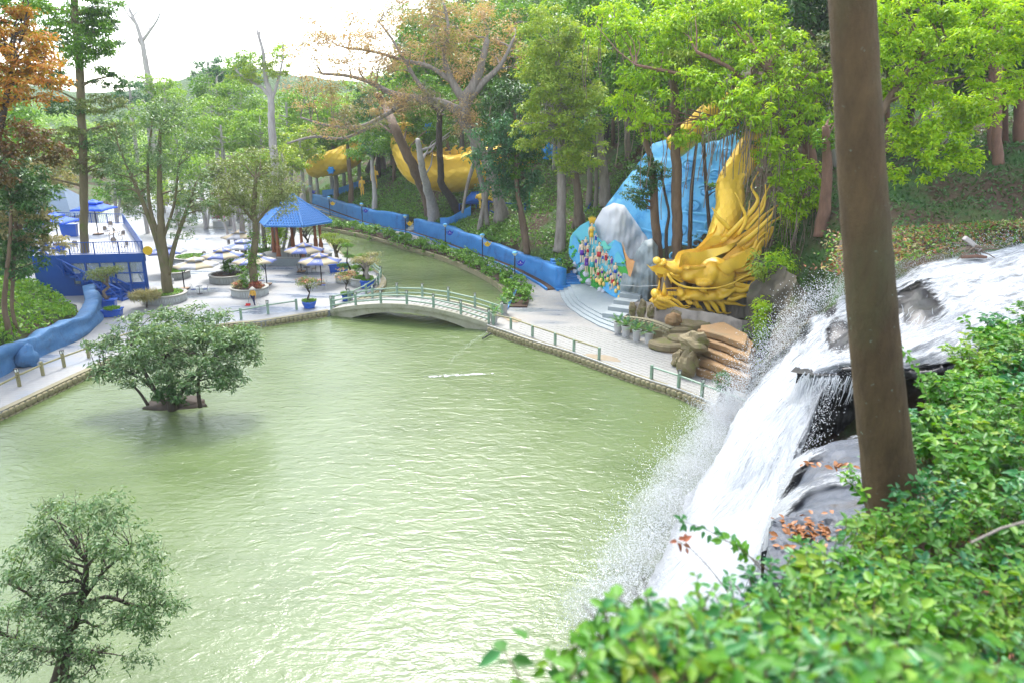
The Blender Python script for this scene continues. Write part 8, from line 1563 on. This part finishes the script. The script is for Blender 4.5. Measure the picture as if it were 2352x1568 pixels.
tree('near_tree', 'dark evergreen treetop in front of the pond at the lower left corner', None, 17.5, [(120, 1700, 20), (135, 1560, 17), (165, 1440, 12), (190, 1370, 9), (200, 1290, 5)], [(200, 1190, 80, 38, 0), (130, 1230, 75, 45, .5), (290, 1240, 70, 40, -.5), (60, 1290, 80, 40, .5), (200, 1280, 90, 45, 0), (320, 1310, 80, 40, 0), (100, 1360, 110, 42, -.5), (290, 1390, 100, 34, -.5), (380, 1380, 50, 22, -.4), (30, 1420, 70, 50, .5), (170, 1440, 90, 34, -1), (300, 1450, 70, 22, -.8), (50, 1510, 90, 40, -.6), (200, 1540, 90, 36, -.8), (320, 1500, 45, 20, -.6), (110, 1180, 40, 28, .5), (250, 1160, 40, 22, .3)], 'greygreen', 'dark', .155, .048, .62, 41, .3, .6, limbs=110, zb=-.5, rcf=.27, twig=1,
     extra=[[(160, 1450, 8), (110, 1400, 5), (60, 1360, 3), (20, 1340, 2)], [(175, 1410, 8), (240, 1370, 5), (310, 1390, 4), (380, 1390, 2)], [(185, 1380, 6), (240, 1310, 4), (300, 1260, 2)], [(150, 1500, 7), (60, 1480, 4), (0, 1450, 3)]])
print('LEAVES', NLEAF[0])
# ------------------------------------------------------------------ near trunk and foreground shrubs
m, t, b = newmat('near_bark'); c = mixc(t, (.24, .15, .07), (.09, .056, .03), noisef(t, 3.2, 9, .75, .3, .7, (1, 1, .35))); c = mixc(t, c, (.16, .15, .07), noisef(t, 1.1, 5, .6, .5, .75, (1, 1, .5))); c = mixc(t, c, (.32, .42, .33), noisef(t, 16, 3, .5, .70, .76))
t.links.new(c, b.inputs['Base Color']); b.inputs['Roughness'].default_value = .8; bump(t, b, noisef(t, 14, 9, .8, 0, 1, (1, 1, .4)), 1.0, .12)
TY = 7.5; tr_ = empty('near_tree', D(2055, 1165, TY), 'thick smooth brown trunk standing close by, in front of the waterfall', 'tree'); pts = [(2066, 1230, 62), (2050, 1150, 60), (2036, 1040, 57), (2018, 880, 55), (2002, 700, 54), (1990, 540, 53), (1978, 380, 52), (1968, 200, 51), (1958, 20, 51), (1948, -200, 50), (1938, -420, 48)]
P3 = spline([tuple(D(u, v, TY) - tr_.location) for u, v, r in pts], 60); R3 = np.interp(np.linspace(0, 1, 60), np.linspace(0, 1, len(pts)), [r * pxm(TY, v) for u, v, r in pts]); R3 = [r * (1 + .03 * noise.noise((k * .37, 0, 0)) + .012 * math.sin(k * 1.9)) for k, r in enumerate(R3)]
MB().tube(P3, R3, 24).build('trunk', m, tr_, smooth=True)
mb = MB()
for k in range(6):
    a = k * 1.05; mb.tube([P3[1] + Vector((.12 * math.cos(a), .12 * math.sin(a), .3)), P3[0] + Vector((.28 * math.cos(a), .28 * math.sin(a), .05)), P3[0] + Vector((.5 * math.cos(a), .5 * math.sin(a), -.15))], [.12, .1, .05], 7)
mb.build('root_flare', m, tr_, smooth=True)
def leaf6(name, C, N, T, L, W, mat, parent=None):
    n = len(C); N = norm(N); T = norm(T - N * np.sum(T * N, axis=1, keepdims=True)); S = np.cross(N, T); L = L.reshape(-1, 1); W = W.reshape(-1, 1); NLEAF[0] += n
    V = np.empty((n, 6, 3)); V[:, 0] = C; V[:, 3] = C + T * L - N * L * .22
    V[:, 1] = C + T * L * .30 + S * W * .5 + N * W * .22; V[:, 2] = C + T * L * .66 + S * W * .40 + N * W * .12 - N * L * .07; V[:, 5] = C + T * L * .30 - S * W * .5 + N * W * .22; V[:, 4] = C + T * L * .66 - S * W * .40 + N * W * .12 - N * L * .07
    idx = (np.arange(n) * 6)[:, None] + np.array([0, 1, 2, 3, 0, 3, 4, 5]); me = bpy.data.meshes.new(name); me.vertices.add(n * 6); me.vertices.foreach_set('co', V.astype(np.float32).ravel()); me.loops.add(n * 8); me.loops.foreach_set('vertex_index', idx.astype(np.int32).ravel()); me.polygons.add(n * 2); me.polygons.foreach_set('loop_start', np.arange(0, n * 8, 4, dtype=np.int32)); me.materials.append(mat); me.update(calc_edges=True)
    return link(name, me, parent)
o = leaf6('leaf', np.zeros((1, 3)), np.array([[0, 0, 1.]]), np.array([[0, 1., 0]]), np.array([1.]), np.array([.58]), LM['fg']); LEAFA = o.data; bpy.data.objects.remove(o)
o = leaf6('leaf', np.zeros((1, 3)), np.array([[0, 0, 1.]]), np.array([[0, 1., 0]]), np.array([1.]), np.array([.5]), LM['fgteal']); LEAFB = o.data; bpy.data.objects.remove(o)
EN, BN = BANK; NE = len(EN)
def bankpt(i, d):
    p, n = EN[i], BN[i]; dz = np.interp(d, [-.2, 0, .3, .7, 1.2, 2, 3.2, 5, 9], [-.5, -.12, 0, .05, .1, .2, .35, .6, 1.2]); return Vector((p.x + n.x * d, p.y + n.y * d, p.z + dz))
def shrub(p, h, spread, nst, label, seed, L, singles=0, mat=None, dens=1.0, name='shrub', group='shrubs on the near bank'):
    rng = np.random.default_rng(seed); root = empty(name, p, label, 'shrub', group); mb = MB(); C, N, T = [], [], []
    for k in range(nst):
        a = rng.random() * 6.28; d = Vector((math.cos(a), math.sin(a), 0)) * spread * (.25 + .75 * rng.random()); hh = h * (.55 + .5 * rng.random()); s0 = Vector((d.x * .25, d.y * .25, -.05)); m_ = [s0, s0 + (d - s0) * .35 + Vector((0, 0, hh * .55)), s0 + (d - s0) * .75 + Vector((0, 0, hh * .9)), Vector((d.x, d.y, hh))]; mb.tube(m_, [.006, .005, .004, .002], 4, cap=False)
        sp = spline([tuple(q_) for q_ in m_], 12); nl = int(11 * dens * (h / .45) ** .5)
        for j in range(nl):
            f = .25 + .75 * (j + rng.random()) / nl; i = min(int(f * 11), 11); t_ = (sp[min(i + 1, 11)] - sp[max(i - 1, 0)]).normalized(); az = j * 2.4 + k; o_ = Vector((math.cos(az), math.sin(az), .25 + .3 * rng.normal())).normalized(); q_ = sp[i] + o_ * .01; C.append(tuple(q_)); T.append(tuple((o_ + t_ * .5).normalized())); N.append((rng.normal() * .35 - .1 * o_.x, rng.normal() * .35 - .15, 1.0))
    mb.build('stems', BK['moss'], root); C, N, T = np.array(C), np.array(N), np.array(T); n = len(C); Ls = L * (.6 + .7 * rng.random(n)); order = np.argsort(-C[:, 2]); single = order[:singles]; rest = order[singles:]
    for i in single:
        nz = Vector(N[i]).normalized(); ty = Vector(T[i]); ty = (ty - nz * ty.dot(nz)).normalized(); x = ty.cross(nz); o = link('leaf', LEAFB if (i * 7 + seed) % 3 == 0 else LEAFA, root); o.matrix_local = Matrix.Translation(Vector(C[i])) @ Matrix((x, ty, nz)).transposed().to_4x4() @ Matrix.Scale(float(Ls[i]), 4)
    if len(rest): tag(leaf6('leaves', C[rest], N[rest], T[rest], Ls[rest], Ls[rest] * .56, mat or LM['fg'], root), kind='stuff')
    return root
rg = random.Random(31); k = 0
POS = []
for i in range(6, 62):
    Yd = EN[i].length if False else (EN[i] - Vector((0, 0, H))).length
    step = max(.2, .062 * Yd)
    d = -.05 + rg.random() * step
    lim = 3.2 if Yd < 9 else 4.5
    while d < lim:
        POS.append((i, d, Yd)); d += step * rg.uniform(1.0, 1.7)
rg.shuffle(POS); POS.sort(key=lambda q_: q_[2])
SPOT = []; SKIP = {5, 134, 7, 10, 139, 15, 143, 145, 148, 21, 150, 23, 24, 25, 26, 153, 28, 155, 30, 31, 156, 159, 160, 35, 162, 37, 163, 164, 165, 49, 51, 52, 54, 58, 60, 62, 64, 75, 82, 87, 94, 111, 119, 124}
desc = ['broad-leaved green shrub', 'bushy dark green shrub', 'glossy blue-green shrub', 'leggy yellow-green shrub']
for (i, d, Yd) in POS:
    p = bankpt(i, d) + Vector((rg.gauss(0, .06), rg.gauss(0, .06), 0)); u, v = px_of(p) if p.y > .3 else (-999, 0)
    dist = (p - Vector((0, 0, H))).length
    if p.y < 1.0 or u > 2560 or u < 1100 or v > 2100 or dist < 1.6 or (u < 1480 and v > 1380 and rg.random() < .7): continue
    kind = k % 4; where = 'at the bottom edge of the view' if v > 1480 else 'in the lower right corner' if u > 2050 and v > 1150 else 'below the slab rock' if u < 1900 else 'beside the near trunk' if u < 2130 else 'before the upper rapids'
    hgt = min(.15 + .036 * dist, .5) * rg.uniform(.6, 1.35); L = (.058 + .0034 * dist) * rg.uniform(.8, 1.25)
    if k not in SKIP: SPOT.append((p, hgt, .16 + .035 * dist, int(5 + dist * .85), desc[kind], where, 500 + k, L, 8 if k < 50 else 0, LM[('fg', 'fg2', 'fgteal', 'fg3')[kind]], 1.0 + .05 * dist, u))
    k += 1
ORD = ['leftmost one', 'second from the left', 'third from the left', 'fourth from the left', 'fifth from the left', 'sixth from the left', 'seventh from the left', 'eighth from the left', 'ninth from the left', 'tenth from the left', 'eleventh from the left', 'twelfth from the left', 'thirteenth from the left', 'fourteenth from the left', 'fifteenth from the left', 'sixteenth from the left', 'seventeenth from the left', 'eighteenth from the left', 'rightmost one']
SPOT.sort(key=lambda q_: q_[-1]); cnt_ = {}
for (p, hgt, spd, ns, ds_, where, sd_, L, sg, mt_, dn, u) in SPOT:
    n_ = cnt_.get((ds_, where), 0); cnt_[(ds_, where)] = n_ + 1
    shrub(p, hgt, spd, ns, f'{ds_} {where}, {ORD[min(n_, 18)]}', sd_, L, sg, mt_, dn)
print('SHRUBS', k)
# litter and low leaves between the shrubs
rng = np.random.default_rng(71); n = 4500; ii = rng.integers(4, NE, n); dd = rng.random(n) ** 1.2 * 4.5; C = np.array([tuple(bankpt(int(a), b2)) for a, b2 in zip(ii, dd)]); ds = np.linalg.norm(C - np.array([0, 0, H]), axis=1)
tag(leaf6('undergrowth', C + np.stack([rng.normal(size=n) * .1, rng.normal(size=n) * .1, .02 + .10 * rng.random(n)], 1), rng.normal(size=(n, 3)) * .5 + np.array([0, 0, 1]), rng.normal(size=(n, 3)), (.045 + .006 * ds) * (.6 + .8 * rng.random(n)), (.03 + .004 * ds) * (.6 + .8 * rng.random(n)), LM['fg']), kind='stuff')
n = 2500; ii = rng.integers(4, NE, n); dd = rng.random(n) * 4; C = np.array([tuple(bankpt(int(a), b2)) for a, b2 in zip(ii, dd)])
tag(leaf6('leaf_litter', C + np.array([0, 0, .03]), rng.normal(size=(n, 3)) * .3 + np.array([0, 0, 1]), rng.normal(size=(n, 3)), .08 * (.6 + .8 * rng.random(n)), .05 * (.6 + .8 * rng.random(n)), LM['brownleaf']), kind='stuff')
# sprigs that reach out over the spray, and tall grass stalks
for k, (u0, v0, u1, v1, Y, lf, lb) in enumerate(((1790, 1330, 1560, 1195, 5.0, 'fgteal', 'thin sprig with small dark leaves reaching out over the white spray, upper one'), (1780, 1350, 1660, 1240, 4.8, 'fg', 'leafy sprig reaching out over the white spray, lower one'), (1700, 1400, 1555, 1240, 4.9, 'redleaf', 'bare sprig with a few red leaves against the white spray'), (1480, 1470, 1260, 1530, 2.5, 'fg', 'leafy sprig hanging over the pool at the bottom edge'), (2150, 960, 2075, 800, 10, 'fg', 'tall sprig beside the near trunk in front of the rapids'), (2300, 860, 2210, 730, 13, 'fg', 'tall pale sprig standing above the shrubs at the right edge'))):
    a, b2 = D(u0, v0, Y), D(u1, v1, Y + .15); root = empty('sprig', a, lb, 'plant'); rng = np.random.default_rng(k + 900); mb = MB(); sp = spline([(0, 0, 0), tuple((b2 - a) * .4 + Vector((0, 0, .06))), tuple((b2 - a) * .75 + Vector((0, 0, .06))), tuple(b2 - a)], 16); mb.tube(sp, [.006 - .0003 * i for i in range(16)], 5); mb.build('stem', BK['moss'], root)
    for i in range(5, 16):
        for s_ in (-1, 1):
            o_ = Vector((rng.normal() * .5, rng.normal() * .3, .5 * s_ + rng.normal() * .3)).normalized(); nz = Vector((rng.normal() * .4, -.6, .8)).normalized(); ty = (o_ - nz * o_.dot(nz)).normalized(); L = (.05 + .004 * Y) * rng.uniform(.7, 1.3)
            o = link('leaf', LEAFB if lf == 'fgteal' else LEAFA, root); o.matrix_local = Matrix.Translation(sp[i] + o_ * .02) @ Matrix((ty.cross(nz), ty, nz)).transposed().to_4x4() @ Matrix.Scale(L, 4)
            if lf == 'redleaf':
                if i < 12: bpy.data.objects.remove(o)
                else: o.material_slots[0].link = 'OBJECT'; o.material_slots[0].material = LM['redleaf']
gm_ = empty('tall_grass', D(1480, 1570, 2.6), 'thin arching grass stalks with seed heads at the bottom, over the pool', 'grass clump'); rng = np.random.default_rng(17)
for (u0, v0, u1, v1, sd_) in ((1500, 1640, 1340, 1390, 1), (1500, 1640, 1460, 1350, 1), (1520, 1640, 1425, 1370, 1), (1480, 1640, 1250, 1540, 0), (1510, 1640, 1480, 1330, 1), (1530, 1640, 1560, 1420, 0), (1490, 1640, 1390, 1420, 0), (1540, 1640, 1620, 1400, 0), (1470, 1640, 1330, 1480, 0), (1520, 1640, 1500, 1400, 0), (1550, 1640, 1590, 1470, 0)):
    a, b2 = D(u0, v0, 2.6) - gm_.location, D(u1, v1, 2.7 + rng.normal() * .1) - gm_.location; mb = MB(); sp = spline([tuple(a), tuple(a * .5 + b2 * .5 + Vector((0, 0, .05))), tuple(b2)], 12); mb.tube(sp, [.0022] * 12, 4)
    if sd_:
        for i in range(9): mb.tube([sp[-1 - i // 3], sp[-1 - i // 3] + Vector((rng.normal() * .015, rng.normal() * .01, .012))], [.0025, .001], 4)
    mb.build('stalk', BK['dark' if sd_ else 'moss'], gm_)
sk_ = empty('fallen_branch', D(2230, 1245, 4.2), 'pale fallen branch lying among the shrubs at the right edge', 'branch'); MB().tube([(0, 0, 0), tuple((D(2300, 1212, 4.3) - sk_.location)), tuple(D(2420, 1180, 4.4) - sk_.location)], [.007, .009, .011], 7).build('branch', BK['grey'], sk_)
# ------------------------------------------------------------------ air
HAZE = 0.00025
if HAZE:
    hb = MB().box((0, 145, 27), (420, 350, 68)); hz_o = hb.build('haze', plain('unused_haze', (1, 1, 1))); hz_o.data.materials.clear()
    m = bpy.data.materials.new('haze'); m.use_nodes = True; t = m.node_tree; t.nodes.clear(); out = t.nodes.new('ShaderNodeOutputMaterial'); pv = t.nodes.new('ShaderNodeVolumePrincipled'); pv.inputs['Color'].default_value = (.90, .95, 1.0, 1); pv.inputs['Density'].default_value = HAZE; pv.inputs['Anisotropy'].default_value = .2; t.links.new(pv.outputs[0], out.inputs['Volume'])
    hz_o.data.materials.append(m); tag(hz_o, kind='stuff')
